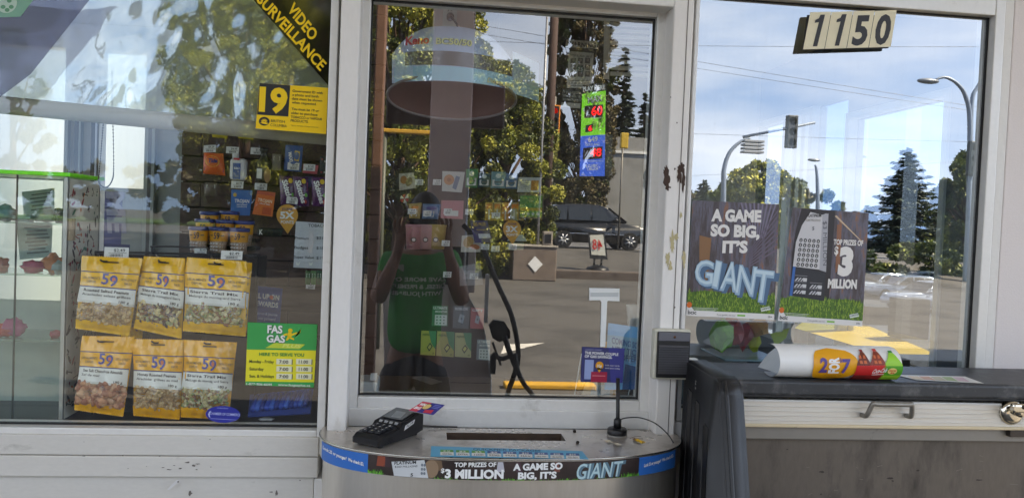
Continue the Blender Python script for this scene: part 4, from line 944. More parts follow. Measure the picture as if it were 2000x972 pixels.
def body2(t, f):
    t.poly(f, [(.12, .0), (.56, .0), (.58, .795), (.12, .76), (.07, .42), (.08, .2)], ink(40, 34, 38), .0006)
    t.poly(f, [(.24, .03), (.40, .045), (.45, .03), (.49, .53), (.10, .515), (.10, .30), (.15, .15)], ink(206, 204, 206), .0012)
    t.poly(f, [(.40, .045), (.475, .03), (.515, .545), (.43, .53)], ink(176, 176, 182), .0014)
    t.poly(f, [(.10, .515), (.51, .55), (.52, .80), (.10, .77)], ink(36, 38, 46), .0014); t.poly(f, [(.10, .515), (.135, .52), (.135, .775), (.10, .77)], ink(40, 100, 170), .0018)
    t.text(f, 'PLATINUM', (.20, .075), (.385, .065), .025, BK, .0020, .02, up=(0, -.028)); t.text(f, '$260 MILLIONS', (.19, .11), (.38, .105), .018, ink(120, 110, 90), .0020, 0, up=(0, -.018))
    t.text(f, '5', (.285, .185), (.312, .185), .03, BK, .0022, .02, up=(0, -.03))
    t.text(f, '$3 MILLION', (.415, .10), (.47, .49), .06, ink(96, 96, 104), .0022, 0, up=(.05, -.005))
    for i in range(6):
        for j in range(5):
            x = .16+.055*j; y = .28+.043*i; t.ellipse(f, x, y, .021, .0175, ink(60, 60, 66), .0018, 14); t.text(f, '$', (x-.007, y+.008), (x+.007, y+.008), .016, PW, .0022, .02, up=(0, -.016))
    for i in range(3):
        for j in range(2):
            if i == 0 and j == 1: continue
            x = .14+.19*j; y = .64+.055*i
            for q in range(3): t.poly(f, [(x+.035*q, y), (x+.03+.035*q, y-.03), (x+.05+.035*q, y-.03), (x+.02+.035*q, y)], ink(196, 196, 200), .0020)
            t.slab(f, rect(x+.105, y-.03, x+.15, y), ink(206, 206, 208), .0002, .0022); t.poly(f, rect(x, y-.05, x+.15, y-.046), ink(150, 150, 154), .0020)
    t.text(f, 'TOP PRIZES OF', (.575, .30), (.95, .293), .05, PW, .0022, .04, up=(0, -.05)); t.text(f, '$', (.595, .385), (.645, .385), .07, PW, .0022, .03, up=(0, -.075))
    t.text(f, '3', (.655, .57), (.835, .57), .26, PW, .0022, .07, up=(.01, -.265)); t.text(f, 'MILLION', (.55, .685), (.905, .675), .082, PW, .0022, .06, up=(0, -.085))
    t.poly(f, [(.56, .05), (.95, .27), (.95, .262), (.58, .04)], ink(206, 180, 150), .0008); t.poly(f, [(.60, .12), (.66, .12), (.68, .5), (.63, .55)], ink(146, 96, 70), .0006)
poster('top prize', [(1548, 405), (1697, 416), (1684, 637), (1519, 626)], body2, 'dark poster reading TOP PRIZES OF 3 MILLION behind the right window')
# ------------------------------------------------------------------ left window interior
# clear roller blind: crinkled vinyl with its bottom rail and bead chain
def vnoise(x, z):
    return (.006*math.sin(9*x+3*z)+.005*math.sin(21*x-14*z+1.3)+.004*math.sin(37*z+11*x+.5)+.0025*math.sin(55*x+31*z)+.003*math.sin(63*z-29*x))
VIN = glass('clear vinyl', .34, (.74, .82, .76), .32, .05, 6.0, .06, (.60, .68, .62))
BL = thing('roller_blind', 'clear crinkled vinyl roller blind half lowered behind the left window', 'blind', (-.8, .04, 2.0))
by = .045
b = MB(); vs = []; fs = []; nu, nv = 150, 60
cr_ = random.Random(5); creases = [(cr_.uniform(150, 560), cr_.uniform(5, 210), cr_.uniform(8, 26), cr_.uniform(20, 60), cr_.uniform(-.4, .9), cr_.uniform(.008, .022)) for _ in range(38)]
for j in range(nv+1):
    for i in range(nu+1):
        px = -140+790*i/nu; pbot = 190+(px-0)*.118; py = -40+(pbot+40)*j/nv
        p = W(px, py, by); d = vnoise(p.x*1.1, p.z*1.1)*.12*min(1, (1-j/nv)*4+.15)
        for (cx0, cy0, w1, w2, sl_, am) in creases:
            u_ = (px-cx0)+sl_*(py-cy0); v_ = (py-cy0)-sl_*(px-cx0)
            d += am*math.exp(-(u_/w1)**2-(v_/w2)**2)*.085*(1 if (int(cx0) % 2) else -1)
        vs.append((p.x, by-.004+max(-.030, min(.045, d)), p.z))
for j in range(nv):
    for i in range(nu): a = j*(nu+1)+i; fs.append((a, a+nu+1, a+nu+2, a+1))
b.add(vs, fs, VIN, True); b.build('vinyl_sheet', BL)
b = MB(); e0, e1 = W(-140, 174+17, by), W(648, 268, by)
b.tube([e0, (e0+e1)/2, e1], .0235, glass('frosted blind rail', .06, (.7, .72, .68), .90, 0, 6, .3, (.70, .67, .60)), 14); b.build('bottom_rail', BL)
CHN = mat('bead chain', (40, 42, 42), .4, .3)
b = MB(); pts = [(209, 160), (206, 200), (201, 250), (197, 300), (193, 345), (194, 358), (202, 365), (211, 364), (219, 352), (222, 330), (221, 260), (219, 200), (219, 140)]
sp_ = spline([W(x, y, .10) for x, y in pts], 10); b.tube(sp_, .0009, CHN, 4)
for k in range(0, len(sp_)): b.ell(sp_[k], (.0021, .0021, .0021), CHN, 6, 4)
b.build('bead_chain', BL)
# slat wall with brown boards
SWY = 1.0
SLB = wear('brown slat board', (74, 54, 46), (50, 36, 30), .6, 0, 4, .5, .7, 50, (1, 1, 8), .1, .15)
SWT = thing('slat_wall', 'dark brown slatted display wall behind the hanging packets', 'display wall', (0, SWY, 1.2))
b = MB(); sx0, sx1 = W(353, 400, SWY).x, W(742, 400, SWY).x
zt_ = 2.5
k = 0; z = .05
while z < zt_:
    z1 = min(z+.098, zt_)
    xx = sx0
    for q in ((.55, ) if k % 2 else (.10, .82)):
        x2 = sx0+(sx1-sx0)*q; b.bbox(xx+.001, x2-.001, SWY-.012, SWY+.02, z, z1-.006, SLB, .002); xx = x2
    b.bbox(xx+.001, sx1, SWY-.012, SWY+.02, z, z1-.006, SLB, .002); z = z1; k += 1
b.build('slat_board', SWT)
b = MB(); b.box(sx0, sx1, SWY+.0205, SWY+.05, .05, zt_, mat('board backing', (34, 26, 22), .8)); b.build('backing', SWT)
b = MB(); b.box(sx1+.001, W(1292, 400, SWY).x, SWY-.01, SWY+.03, .05, zt_, mat('added dark backdrop', (48, 38, 36), .7, 0, .2, 3)); b.build('dark_backdrop', SWT)  # added dark sheet that keeps the interior behind the centre pane dim
# display case with green lid at the far left
DC = thing('display_case', 'glass display case with lime green lid and patterned side panel', 'display case', W(60, 815, .3))
cfy, cby = .07, .29
cxr_f, cxr_b = W(126, 600, cfy).x, W(176, 600, cfy+.2).x
ctz = W(126, 345, cfy).z; cbz = W(126, 815, cfy).z-.005
cxl = -1.42
b = MB(); LIM = mat('lime green acrylic', (112, 255, 30), .3)
b.bbox(cxl-.02, cxr_f+.012, cfy-.012, cby, ctz, ctz+.011, LIM, .002); b.build('lid', DC)
PMET = mat('case post', (176, 176, 172), .35, .6)
for (x, y) in ((cxr_f-.003, cfy+.003), (cxr_f-.003, cby-.008), (cxl, cfy+.003), (cxl, cby-.008)):
    b = MB(); b.box(x-.005, x+.005, y-.005, y+.005, cbz, ctz-.0005, PMET); b.build('post', DC)
# patterned side panel
b = MB(); b.box(cxr_f-.0025, cxr_f+.0025, cfy+.010, cby-.015, cbz, ctz-.004, mat('patterned panel', (216, 212, 200), .5, 0, .06, 8))
sfn = lambda y, z, l=0.0: Vector((cxr_f+.0028+l, y, z)); rp = random.Random(11)
for k in range(150):
    y = rp.uniform(cfy+.018, cby-.03); z = rp.uniform(cbz+.02, ctz-.03); c = ink(*rp.choice([(70, 60, 56), (56, 70, 60), (170, 60, 60), (206, 110, 50), (60, 50, 60), (90, 130, 110), (150, 70, 90), (44, 40, 44)]))
    kind = rp.random(); s_ = rp.uniform(.006, .011); a = rp.uniform(0, 3.1)
    if kind < .3: b.ellipse(sfn, y, z, s_*.5, s_*1.5, c, .0004, 12, rot=a)
    elif kind < .7:
        b.poly(sfn, [(y-s_*1.6*math.cos(a)-.001, z-s_*1.6*math.sin(a)), (y+s_*1.6*math.cos(a), z+s_*1.6*math.sin(a)), (y+s_*1.6*math.cos(a)+.002, z+s_*1.6*math.sin(a)+.002), (y-s_*1.6*math.cos(a)+.001, z-s_*1.6*math.sin(a)+.003)], c, .0004)
        b.ellipse(sfn, y+s_*1.6*math.cos(a), z+s_*1.6*math.sin(a), s_*.5, s_*.6, c, .0006, 10)
    else: b.poly(sfn, [(y-s_*.8, z-s_*.5), (y+s_*.8, z-s_*.4), (y+s_*.7, z-s_*.1), (y+s_*.2, z), (y+s_*.15, z+s_), (y-s_*.15, z+s_), (y-s_*.2, z)], c, .0004)
# the same pattern shows on the slanted outer leaf turned towards the window
b.build('side_panel', DC)
b = MB(); b.bbox(cxr_f+.004, cxr_f+.016, cfy+.002, cfy+.014, W(190, 430, cfy).z, W(190, 470, cfy).z, mat('tan latch', (150, 130, 104), .5), .002); b.build('latch', DC)
CGL = glass('case glass', .03, (.93, .97, .95), .05, 0, 6, .0, (.7, .76, .72))
b = MB(); b.box(cxl+.006, cxr_f-.009, cfy, cfy+.004, cbz+.002, ctz-.001, CGL); b.build('glass_front', DC)
b = MB(); sxm = W(30, 500, cfy).x; b.box(sxm-.0012, sxm+.0012, cfy-.001, cfy+.0055, cbz, ctz-.001, mat('pane joint', (60, 66, 64), .5)); b.build('pane_joint', DC)
SHG = glass('shelf glass', .10, (.82, .9, .87), .18, 0, 6, .05, (.7, .78, .76))
shz = [W(60, y, cfy+.05).z for y in (435, 534, 660)]
for z in shz:
    b = MB(); b.box(cxl+.006, cxr_f-.006, cfy+.008, cby-.016, z-.003, z+.003, SHG); b.build('shelf', DC)
b = MB(); b.box(cxl, cxr_f, cfy, cby, cbz-.02, cbz-.0005, mat('case base', (70, 70, 72), .5)); b.build('base', DC)
b = MB(); b.box(cxl+.004, cxr_f-.006, cby-.006, cby-.002, cbz, cbz+.30, mat('case back', (186, 192, 188), .6, 0, .15, 6)); b.build('back_panel', DC)
# text cards seen behind the shelves
for k, (c, n_, lab) in enumerate([([(55, 378), (104, 372), (104, 418), (58, 424)], 6, 'pale printed card behind the top shelf of the display case'), ([(46, 440), (100, 438), (98, 496), (50, 500)], 8, 'pale printed card behind the second shelf of the display case')]):
    f = quadmap(c, cby-.03); b = MB(); b.slab(f, rect(-.25, -.1, 1.05, 1.1), mat('pale card', (178, 188, 186), .6), .002)
    rp2 = random.Random(k)
    for q in range(n_): b.poly(f, rect(rp2.uniform(0, .15), .05+q*.95/n_, rp2.uniform(.8, 1), .05+q*.95/n_+.055), ink(70, 76, 78), .0006)
    o = b.build('printed_card'); tag(o, lab, 'card')
# bagged goods on the shelves
def crumple(name, c, r, m, label, cat, seed, extra=None, grp=None):
    b = MB(); rs = random.Random(seed); bm = bmesh.new(); bmesh.ops.create_icosphere(bm, subdivisions=3, radius=1)
    ph = [rs.uniform(0, 6) for _ in range(6)]
    for v in bm.verts:
        q = 1+.16*math.sin(5*v.co.x+ph[0])*math.cos(4*v.co.y+ph[1])+.12*math.sin(9*v.co.z+ph[2])+.08*math.sin(13*v.co.x+11*v.co.y+ph[3])
        v.co = Vector((v.co.x*r[0]*q, v.co.y*r[1]*q, v.co.z*r[2]*q))
    b.bm(bm, m, True, Matrix.Translation(c)); 
    if extra: extra(b)
    o = b.build(name); tag(o, label, cat, grp); return o
FILM = lambda n, c: mat(n, c, .22, 0, .3, 26, .25, 60)
def on_shelf(px, i, dy, rz): p = W(px, 500, cfy+dy); return Vector((p.x, p.y, shz[i]+.004+rz))
crumple('wrapped_parcel', on_shelf(8, 0, .06, .020), (.030, .025, .022), FILM('teal wrap', (96, 140, 148)), 'teal crinkled packet on the top case shelf', 'packet', 1)
crumple('wrapped_parcel', on_shelf(85, 0, .08, .015), (.030, .025, .017), FILM('grey wrap', (170, 176, 172)), 'pale grey crinkled packet beside the dark one on the top case shelf', 'packet', 2)
crumple('wrapped_parcel', on_shelf(118, 0, .08, .020), (.020, .022, .022), FILM('dark wrap', (56, 66, 62)), 'dark green crinkled packet at the end of the top case shelf', 'packet', 3)
crumple('wrapped_parcel', on_shelf(44, 0, .06, .008), (.034, .022, .010), FILM('pale teal wrap', (140, 170, 168)), 'flat pale teal packet on the top case shelf', 'packet', 31)
crumple('wrapped_parcel', on_shelf(64, 1, .05, .016), (.030, .022, .018), FILM('crimson wrap', (190, 52, 86)), 'crimson crinkled packet on the second case shelf', 'packet', 4)
crumple('wrapped_parcel', on_shelf(103, 1, .07, .024), (.026, .022, .028), FILM('orange wrap', (224, 124, 70)), 'orange crinkled packet on the second case shelf', 'packet', 5)
crumple('wrapped_parcel', on_shelf(4, 1, .05, .018), (.016, .02, .022), FILM('salmon wrap', (206, 120, 104)), 'salmon packet at the near end of the second case shelf', 'packet', 6)
crumple('wrapped_parcel', on_shelf(116, 1, .06, .015), (.018, .022, .018), FILM('silver wrap', (170, 180, 178)), 'silver crinkled packet on the second case shelf', 'packet', 7)
crumple('wrapped_parcel', on_shelf(30, 2, .05, .024), (.030, .025, .026), FILM('magenta wrap', (180, 60, 120)), 'magenta crinkled packet on the lowest case shelf', 'packet', 8)
crumple('wrapped_parcel', on_shelf(8, 2, .04, .018), (.026, .02, .020), FILM('red wrap', (196, 44, 50)), 'red crinkled packet on the lowest case shelf', 'packet', 9)
crumple('wrapped_parcel', on_shelf(112, 2, .05, .010), (.014, .02, .011), FILM('cherry wrap', (196, 44, 74)), 'small cherry red packet at the end of the lowest case shelf', 'packet', 10)
# blue banner beyond the rear window
fb = plane(1.85)
b = MB(); b.slab(fb, [(186, 368), (288, 373), (284, 505), (184, 500)], mat('banner grey', (120, 132, 140), .6, 0, .1, 5), .01)
b.poly(fb, [(194, 369), (240, 372), (236, 480), (192, 478)], mat('banner blue', (66, 74, 124), .6, 0, .15, 8), .0012); b.poly(fb, [(186, 474), (254, 478), (252, 496), (185, 492)], ink(40, 48, 96), .0014)
b.text(fb, 'ME', (206, 374), (210, 455), 36, ink(118, 126, 156), .0030, .05, up=(38, 1))
for k in range(4): b.poly(fb, rect(188, 380+9*k, 200, 382.5+9*k), ink(40, 44, 60), .0030); b.poly(fb, rect(188, 452+9*k, 204, 455+9*k), ink(40, 44, 60), .0030)
o = b.build('banner'); tag(o, 'blue and grey banner with pale sideways letters beyond the rear window', 'banner')
# wire rack that carries the nut bags
RK = thing('wire_rack', 'black wire rack that holds the yellow nut bags', 'rack', (W(320, 800, .2).x, .2, 1.0))
WIRE = mat('black wire', (20, 20, 22), .4, .2)
b = MB(); rk = lambda x, y, Y: W(x, y, Y)
b.tube([rk(186, 492, .17), rk(300, 494, .17), rk(400, 497, .17), rk(500, 503, .17), rk(506, 504, .17)], .0036, WIRE, 6); b.tube([rk(503, 500, .17), rk(500, 640, .17), rk(498, 812, .17)], .0036, WIRE, 6)
b.tube([rk(187, 490, .17), rk(186, 640, .17), rk(180, 815, .17)], .0036, WIRE, 6); b.tube([rk(186, 645, .17), rk(500, 652, .17)], .0036, WIRE, 6)
b.tube(spline([rk(297, 496, .12), rk(297, 484, .12), rk(302, 481, .12), rk(390, 483, .12), rk(404, 485, .12), rk(405, 497, .12)], 5), .0026, WIRE, 6)
b.build('frame', RK)
b = MB(); b.add([rk(188, 494, .20), rk(500, 504, .20), rk(496, 812, .20), rk(182, 812, .20)], [(3, 2, 1, 0)], mat('added dark backing', (46, 40, 38), .7)); b.add([rk(188, 494, .204), rk(500, 504, .204), rk(496, 812, .204), rk(182, 812, .204)], [(0, 1, 2, 3)], MATS['added dark backing']); b.build('added_backing', RK)  # added dark sheet hiding the sunlit floor between the bag rows
for (x, y) in ((196, 503), (310, 505), (418, 508), (190, 660), (296, 662), (398, 664)):
    h = MB(); h.tube(spline([rk(x-6, y-8, .17), rk(x-3, y-4, .10), rk(x+2, y+6, .035), rk(x+14, y+7, .034)], 4), .0024, WIRE, 6); h.build('hook', RK)
# nut bags
BAGY = {'n': mat('nut bag yellow', (250, 188, 32), .20, 0, .1, 30, .75, 22, coat=.5), 'o': mat('nut bag orange', (248, 176, 30), .20, 0, .1, 30, .75, 22, coat=.5)}
NAVY = ink(50, 50, 96); BLUE59 = ink(62, 74, 150); LAB = ink(226, 226, 222); CLF = glass('bag film', .05, (.96, .95, .92), .08, .3, 30, .05)
def bag(c, Y, nut, title, title2, label, seed, behind=None, sub='180 g'):
    rs = random.Random(seed); ph = [rs.uniform(0, 6) for _ in range(5)]
    base = quadmap(c, Y)
    def f(u, v, l=0.0):
        e = max(0, math.sin(math.pi*min(1, max(0, u)))**.6)*max(0, math.sin(math.pi*min(1, max(0, (v-.03)/.94))))**.55
        lump = .034*e*(.45+.75*min(1, max(0, v)))
        wr = .0040*math.sin(13*u+9*v+ph[0])*e+.0034*math.sin(19*v-15*u+ph[1])*e+.0026*math.sin(27*u+6*v+ph[2])*(1 if v < .16 or v > .88 else .35)+.003*math.sin(5*u+ph[4])*(1-v)
        x = u+.012*math.sin(9*v+ph[3])*(2*u-1); return base(x, v, lump+wr+l)
    ymat = BAGY['n' if seed % 2 else 'o']
    def back(u, v, l=0.0): p = base(u, v, 0); return p+Vector((0, .004, 0))
    b = MB(); grid(f, 18, 12, ymat, 0, 1, 0, .50, b=b); grid(f, 18, 6, ymat, 0, 1, .87, 1.0, b=b); grid(back, 6, 10, ymat, b=b); 
    # small teeth along both crimped ends
    for k in range(26):
        u0 = k/26; u1 = (k+1)/26; um = (u0+u1)/2
        b.add([f(u0, 0), f(um, -.012), f(u1, 0)], [(0, 2, 1)], ymat); b.add([f(u0, 1), f(um, 1.012), f(u1, 1)], [(0, 1, 2)], ymat)
    o = b.build('nut_bag'); tag(o, label, 'snack bag')
    b = MB(); grid(f, 18, 6, CLF, .0, 1, .60, .875, b=b, l=.004); b.build('clear_window', o)
    # the nuts
    NC_ = {'peanut': [(206, 170, 120), (190, 150, 100), (214, 182, 136), (176, 134, 86)], 'trail': [(196, 166, 110), (56, 34, 30), (150, 96, 60), (176, 180, 130), (90, 50, 40), (220, 200, 150)], 'seed': [(206, 190, 140), (186, 170, 110), (220, 208, 170), (150, 100, 66), (140, 150, 90)], 'choc': [(206, 150, 116), (190, 130, 100), (170, 110, 86), (214, 168, 136)]}[nut]
    ms = [mat('nut_%d_%d_%d' % q, q, .55, 0, .2, 90) for q in NC_]
    b = MB()
    for k in range(190):
        u = rs.uniform(.05, .94); v = rs.uniform(.62, .885); p = f(u, v, -.006+rs.uniform(-.002, .006)); s_ = rs.uniform(.0042, .0068)*(1.7 if nut == 'choc' else 1)
        b.ell(p, (s_*rs.uniform(1, 1.5), s_*.7, s_*.75), rs.choice(ms), 7, 5, Matrix.Rotation(rs.uniform(0, 3.1), 3, 'Y') @ Matrix.Rotation(rs.uniform(-.6, .6), 3, 'X'))
    n_ = b.build('nuts', o); n_['kind'] = 'stuff'
    b = MB()
    def strip(u0, u1, v0, v1, m, l, nu=14, nv=2): grid(f, nu, nv, m, u0, u1, v0, v1, l, b)
    strip(0, 1, .200, .213, NAVY, .0010); strip(0, 1, .400, .415, NAVY, .0010)
    strip(.0, 1, .415, .63, LAB, .0010, 14, 5)
    t = lambda s_, p0, p1, h, m, bo=0.0, up=None: b.text(f, s_, p0, p1, h, m, .0018, bo, up=up)
    t('5', (.37, .365), (.49, .365), .15, BLUE59, .022, (.0, -.15)); t('9', (.51, .385), (.65, .385), .15, BLUE59, .022, (.0, -.15)); b.ellipse(f, .582, .295, .03, .028, ink(226, 110, 60), .0024, 12)
    for k, (s_, u0, u1) in enumerate([('LES ALIMENTS', .04, .34), ('59TH STREET', .70, .98)]): t(s_, (u0, .305), (u1, .305), .03, ink(110, 90, 50), .01, (0, -.032)); t('SNACKS' if k else 'DEPUIS', (u0+.07, .355), (u1-.07, .355), .03, ink(110, 90, 50), .01, (0, -.032))
    t(title, (.08, .475), (.08+min(.80, .05*len(title)), .477), .036, BK, .022, (0, -.038)); t(title2, (.06, .53), (.06+min(.86, .037*len(title2)), .532), .03, BK, .008, (0, -.032)); t(sub, (.72, .60), (.90, .60), .032, BK, .015, (0, -.032))
    # hanging slot
    strip(.36, .62, .055, .075, mat('slot shade', (90, 66, 20), .6), .0012, 6, 1)
    b.build('print', o)
    return o
bag([(268-52, 505), (281, 507), (277, 660), (236, 656)], .10, 'peanut', 'Roasted Salted Peanuts', 'Arachides salees', 'yellow nut bag mostly hidden behind the roasted salted peanuts bag', 21)
bag([(410, 507), (492, 514), (480, 656), (402, 650)], .10, 'seed', 'Sierra Trail Mix', 'Melange du montagnard', 'yellow nut bag half hidden behind the top trail mix bag nearest the hours sign', 23)
bag([(161, 500), (277, 505), (252, 655), (146, 640)], .045, 'peanut', 'Roasted Salted Peanuts', 'Arachides salees grillees', 'yellow bag of roasted salted peanuts hanging top in the rack', 1)
bag([(280, 501), (362, 505), (354, 660), (261, 640)], .050, 'trail', 'Sierra Trail Mix', 'Melange du montagnard Sierra', 'yellow trail mix bag with dark fruit hanging in the middle of the top row', 3)
bag([(364, 503), (482, 511), (478, 655), (358, 645)], .045, 'seed', 'Sierra Trail Mix', 'Melange du montagnard Sierra', 'yellow trail mix bag hanging in the top row beside the hours sign', 5)
bag([(161, 656), (262, 658), (240, 812), (145, 799)], .045, 'choc', 'Sea Salt Chocolate Almonds', 'Sel de mer', 'yellow nut bag with large brown nuts, lowest row beside the patterned panel', 2)
bag([(260, 662), (360, 664), (351, 818), (260, 810)], .047, 'peanut', 'Honey Roasted Peanuts', 'Arachides grillees au miel', 'yellow bag of honey roasted peanuts in the middle of the bottom row', 4)
bag([(361, 664), (462, 669), (446, 818), (352, 813)], .045, 'seed', 'Sierra Trail Mix', 'Melange du montagnard Sierra', 'yellow trail mix bag in the bottom row behind the blue oval sticker', 6)
# price tags
TAGM = ink(224, 224, 222, .5); TK = 0
def ptag(px, py, Y, label, w=26, h=17, txt='$2.49', tilt=1.5):
    f = plane(Y); b = MB(); b.slab(f, [(px, py), (px+w, py+tilt), (px+w-1, py+h+tilt), (px-1, py+h)], TAGM, .0012)
    b.text(f, txt, (px+w*.38, py+h*.42+tilt*.6), (px+w*.84, py+h*.42+tilt), h*.3, BK, .0005, .01); r_ = random.Random(int(px*7+py))
    x = px+w*.22
    while x < px+w*.75: q = r_.uniform(.5, 1.3); b.poly(f, [(x, py+h*.64+tilt*.5), (x+q, py+h*.64+tilt*.5), (x+q, py+h*.9+tilt*.5), (x, py+h*.9+tilt*.5)], BK, .0005); x += q+r_.uniform(.5, 1.4)
    b.poly(f, [(px+w*.15, py+h*.52+tilt*.5), (px+w*.9, py+h*.52+tilt*.8), (px+w*.9, py+h*.57+tilt*.8), (px+w*.15, py+h*.57+tilt*.5)], ink(120, 120, 124), .0005)
    o = b.build('price_tag'); tag(o, label, 'price tag', 'white shelf price tags'); return o
ptag(204, 482, .06, 'white price tag above the roasted salted peanuts bag', 48, 20); ptag(432, 489, .06, 'white price tag above the top trail mix bag nearest the hours sign', 42, 17)
ptag(380, 482, .30, 'white price tag below the nut tubs', 26, 16)
HP = SWY-.03
ptag(398, 284, HP-.05, 'white price tag above the orange laundry pouch', 24, 14, '$9.29', -1); ptag(442, 286, HP-.05, 'white price tag above the white bottle', 25, 13, '$4.99'); ptag(490, 288, HP-.05, 'white price tag above the dark hanging bottle', 25, 13, '$5.49')
ptag(452, 353, HP-.06, 'white price tag above the blue box', 24, 14, '$8.99'); ptag(498, 357, HP-.06, 'white price tag above the orange box', 24, 13, '$8.99'); ptag(562, 317, HP-.06, 'white price tag on the blue hanging packet', 23, 14, '$6.49'); ptag(593, 320, HP-.06, 'white price tag on the pink packet', 23, 13, '$7.49')
ptag(560, 384, HP-.16, 'white price tag on the purple sweet bags', 22, 13, '$3.49'); ptag(610, 386, HP-.16, 'white price tag on the sweet bag by the frame', 24, 13, '$3.49'); ptag(598, 552, HP-.1, 'white price tag below the tobacco price list', 18, 11, '$4.29')
# hanging goods on the slat wall
def packet(c, Y, m, name, label, cat, art, bulge=.012, grp=None):
    base = quadmap(c, Y)
    def f(u, v, l=0.0): 
        e = math.sin(math.pi*min(1, max(0, u)))*math.sin(math.pi*min(1, max(0, v))); return base(u, v, bulge*max(0, e)**.6+l)
    b = MB(); grid(f, 10, 10, m, b=b); vs_b = [base(u, v, -.003) for u, v in ((0, 0), (1, 0), (1, 1), (0, 1))]; b.add(vs_b, [(0, 1, 2, 3)], m)
    o = b.build(name); tag(o, label, cat, grp); a = MB(); art(a, f); 
    if a.v: a.build('print', o)
    return o
def bx_(c, Y, d, m, name, label, cat, art):
    f = quadmap(c, Y); b = MB(); b.slab(f, rect(0, 0, 1, 1), m, d); o = b.build(name); tag(o, label, cat); a = MB(); art(a, f)
    if a.v: a.build('print', o)
    return o
OR2 = ink(226, 96, 40); 
def a_(b, f):
    b.ellipse(f, .42, .38, .36, .26, ink(240, 170, 60), .0010, 20); b.ellipse(f, .42, .38, .28, .19, ink(236, 120, 40), .0014, 20); b.text(f, 'Tide', (.2, .46), (.66, .44), .2, ink(40, 50, 120), .0020, .04, .1, up=(.03, -.2)); b.poly(f, [(.02, .68), (.95, .70), (.93, .86), (.02, .84)], ink(70, 70, 150), .001); b.poly(f, [(.3, .72), (.6, .73), (.6, .8), (.3, .79)], OR2, .0014)
packet([(398, 298), (436, 300), (440, 343), (397, 339)], HP-.05, OR2, 'laundry_pouch', 'orange laundry detergent pouch hanging on the slat wall', 'pouch', a_, .02)
b = MB(); pb = W(466, 330, HP-.06)
b.bbox(pb.x-.030, pb.x+.030, pb.y-.018, pb.y+.02, W(466, 352, HP-.06).z, W(466, 310, HP-.06).z, ink(224, 224, 226), .012, 3); b.lathe([(.012, 0), (.012, .018)], (pb.x-.012, pb.y, W(466, 310, HP-.06).z), ink(220, 220, 222), 14)
f = plane(HP-.0795); b.poly(f, [(455, 318), (470, 319), (469, 350), (454, 349)], ink(50, 90, 160), 0); b.poly(f, [(456, 308), (468, 309), (468, 313), (456, 312)], ink(206, 60, 70), .0002)
b.text(f, 'BLEACH', (457, 330), (468, 330.5), 4, WH, .0006, .02)
o = b.build('bottle'); tag(o, 'white plastic bottle with blue label on the slat wall', 'bottle')
b = MB(); pb = W(515, 335, HP-.05); b.lathe([(.026, 0), (.030, .01), (.030, .075), (.014, .095), (.013, .115), (.016, .118), (.016, .13)], (pb.x, pb.y, W(515, 356, HP-.05).z), mat('dark bottle', (52, 54, 50), .25, 0, 0, 1), 18)
f = plane(HP-.081); b.poly(f, [(502, 329), (512, 330), (511, 349), (501, 348)], ink(226, 226, 220), 0); b.ellipse(f, 522, 343, 7, 14, ink(150, 110, 70), .0002, 14)
o = b.build('bottle'); tag(o, 'dark bottle with white label and tan tag on the slat wall', 'bottle')
packet([(558, 283), (592, 285), (588, 336), (554, 333)], HP-.05, ink(44, 88, 156), 'hanging_packet', 'tall blue packet with yellow flash hanging on the slat wall', 'packet', lambda b, f: (b.poly(f, [(.55, .2), (.85, .22), (.82, .6), (.55, .58)], ink(226, 190, 70), .001), b.text(f, 'MAXI', (.18, .30), (.3, .66), .2, WH, .0014, .03, up=(.2, -.05))), .012)
packet([(592, 321), (622, 323), (619, 340), (591, 338)], HP-.05, ink(206, 96, 104), 'hanging_packet', 'small pink packet on the slat wall by the window frame', 'packet', lambda b, f: b.poly(f, rect(.1, .4, .8, .6), ink(236, 200, 200), .001), .006)
packet([(625, 306), (640, 307), (638, 342), (623, 341)], HP-.05, ink(40, 44, 46), 'hanging_packet', 'black lip balm packet on the slat wall by the window frame', 'packet', lambda b, f: (b.poly(f, rect(.2, .1, .4, .9), ink(170, 60, 60), .001), b.poly(f, rect(.6, .2, .75, .9), ink(210, 210, 200), .001)), .006)
bx_([(452, 370), (493, 372), (488, 421), (450, 420)], HP-.12, .03, ink(38, 106, 176), 'carton', 'blue carton hanging above the nut tubs', 'box', lambda b, f: (b.text(f, 'TROJAN', (.18, .50), (.9, .50), .13, WH, .001, .025, up=(0, -.14)), b.text(f, 'lubricated', (.3, .60), (.8, .60), .06, WH, .001, .01, up=(0, -.06)), b.text(f, 'condoms', (.3, .68), (.8, .68), .06, WH, .001, .01, up=(0, -.06)), b.ellipse(f, .18, .2, .09, .08, ink(206, 170, 70), .001, 14)))
bx_([(503, 372), (538, 376), (532, 423), (493, 418)], HP-.12, .03, ink(226, 112, 44), 'carton', 'orange carton tilted beside the blue carton', 'box', lambda b, f: (b.text(f, 'TROJAN', (.12, .44), (.88, .46), .13, ink(250, 226, 190), .001, .025, up=(0, -.14)), b.poly(f, rect(.45, .65, .9, .95), ink(200, 80, 40), .001), b.text(f, 'ultra thin', (.25, .54), (.8, .55), .06, WH, .001, .01, up=(0, -.06)), b.poly(f, [(0, 0), (1, 0), (1, .16), (0, .14)], ink(206, 90, 60), .0008)))
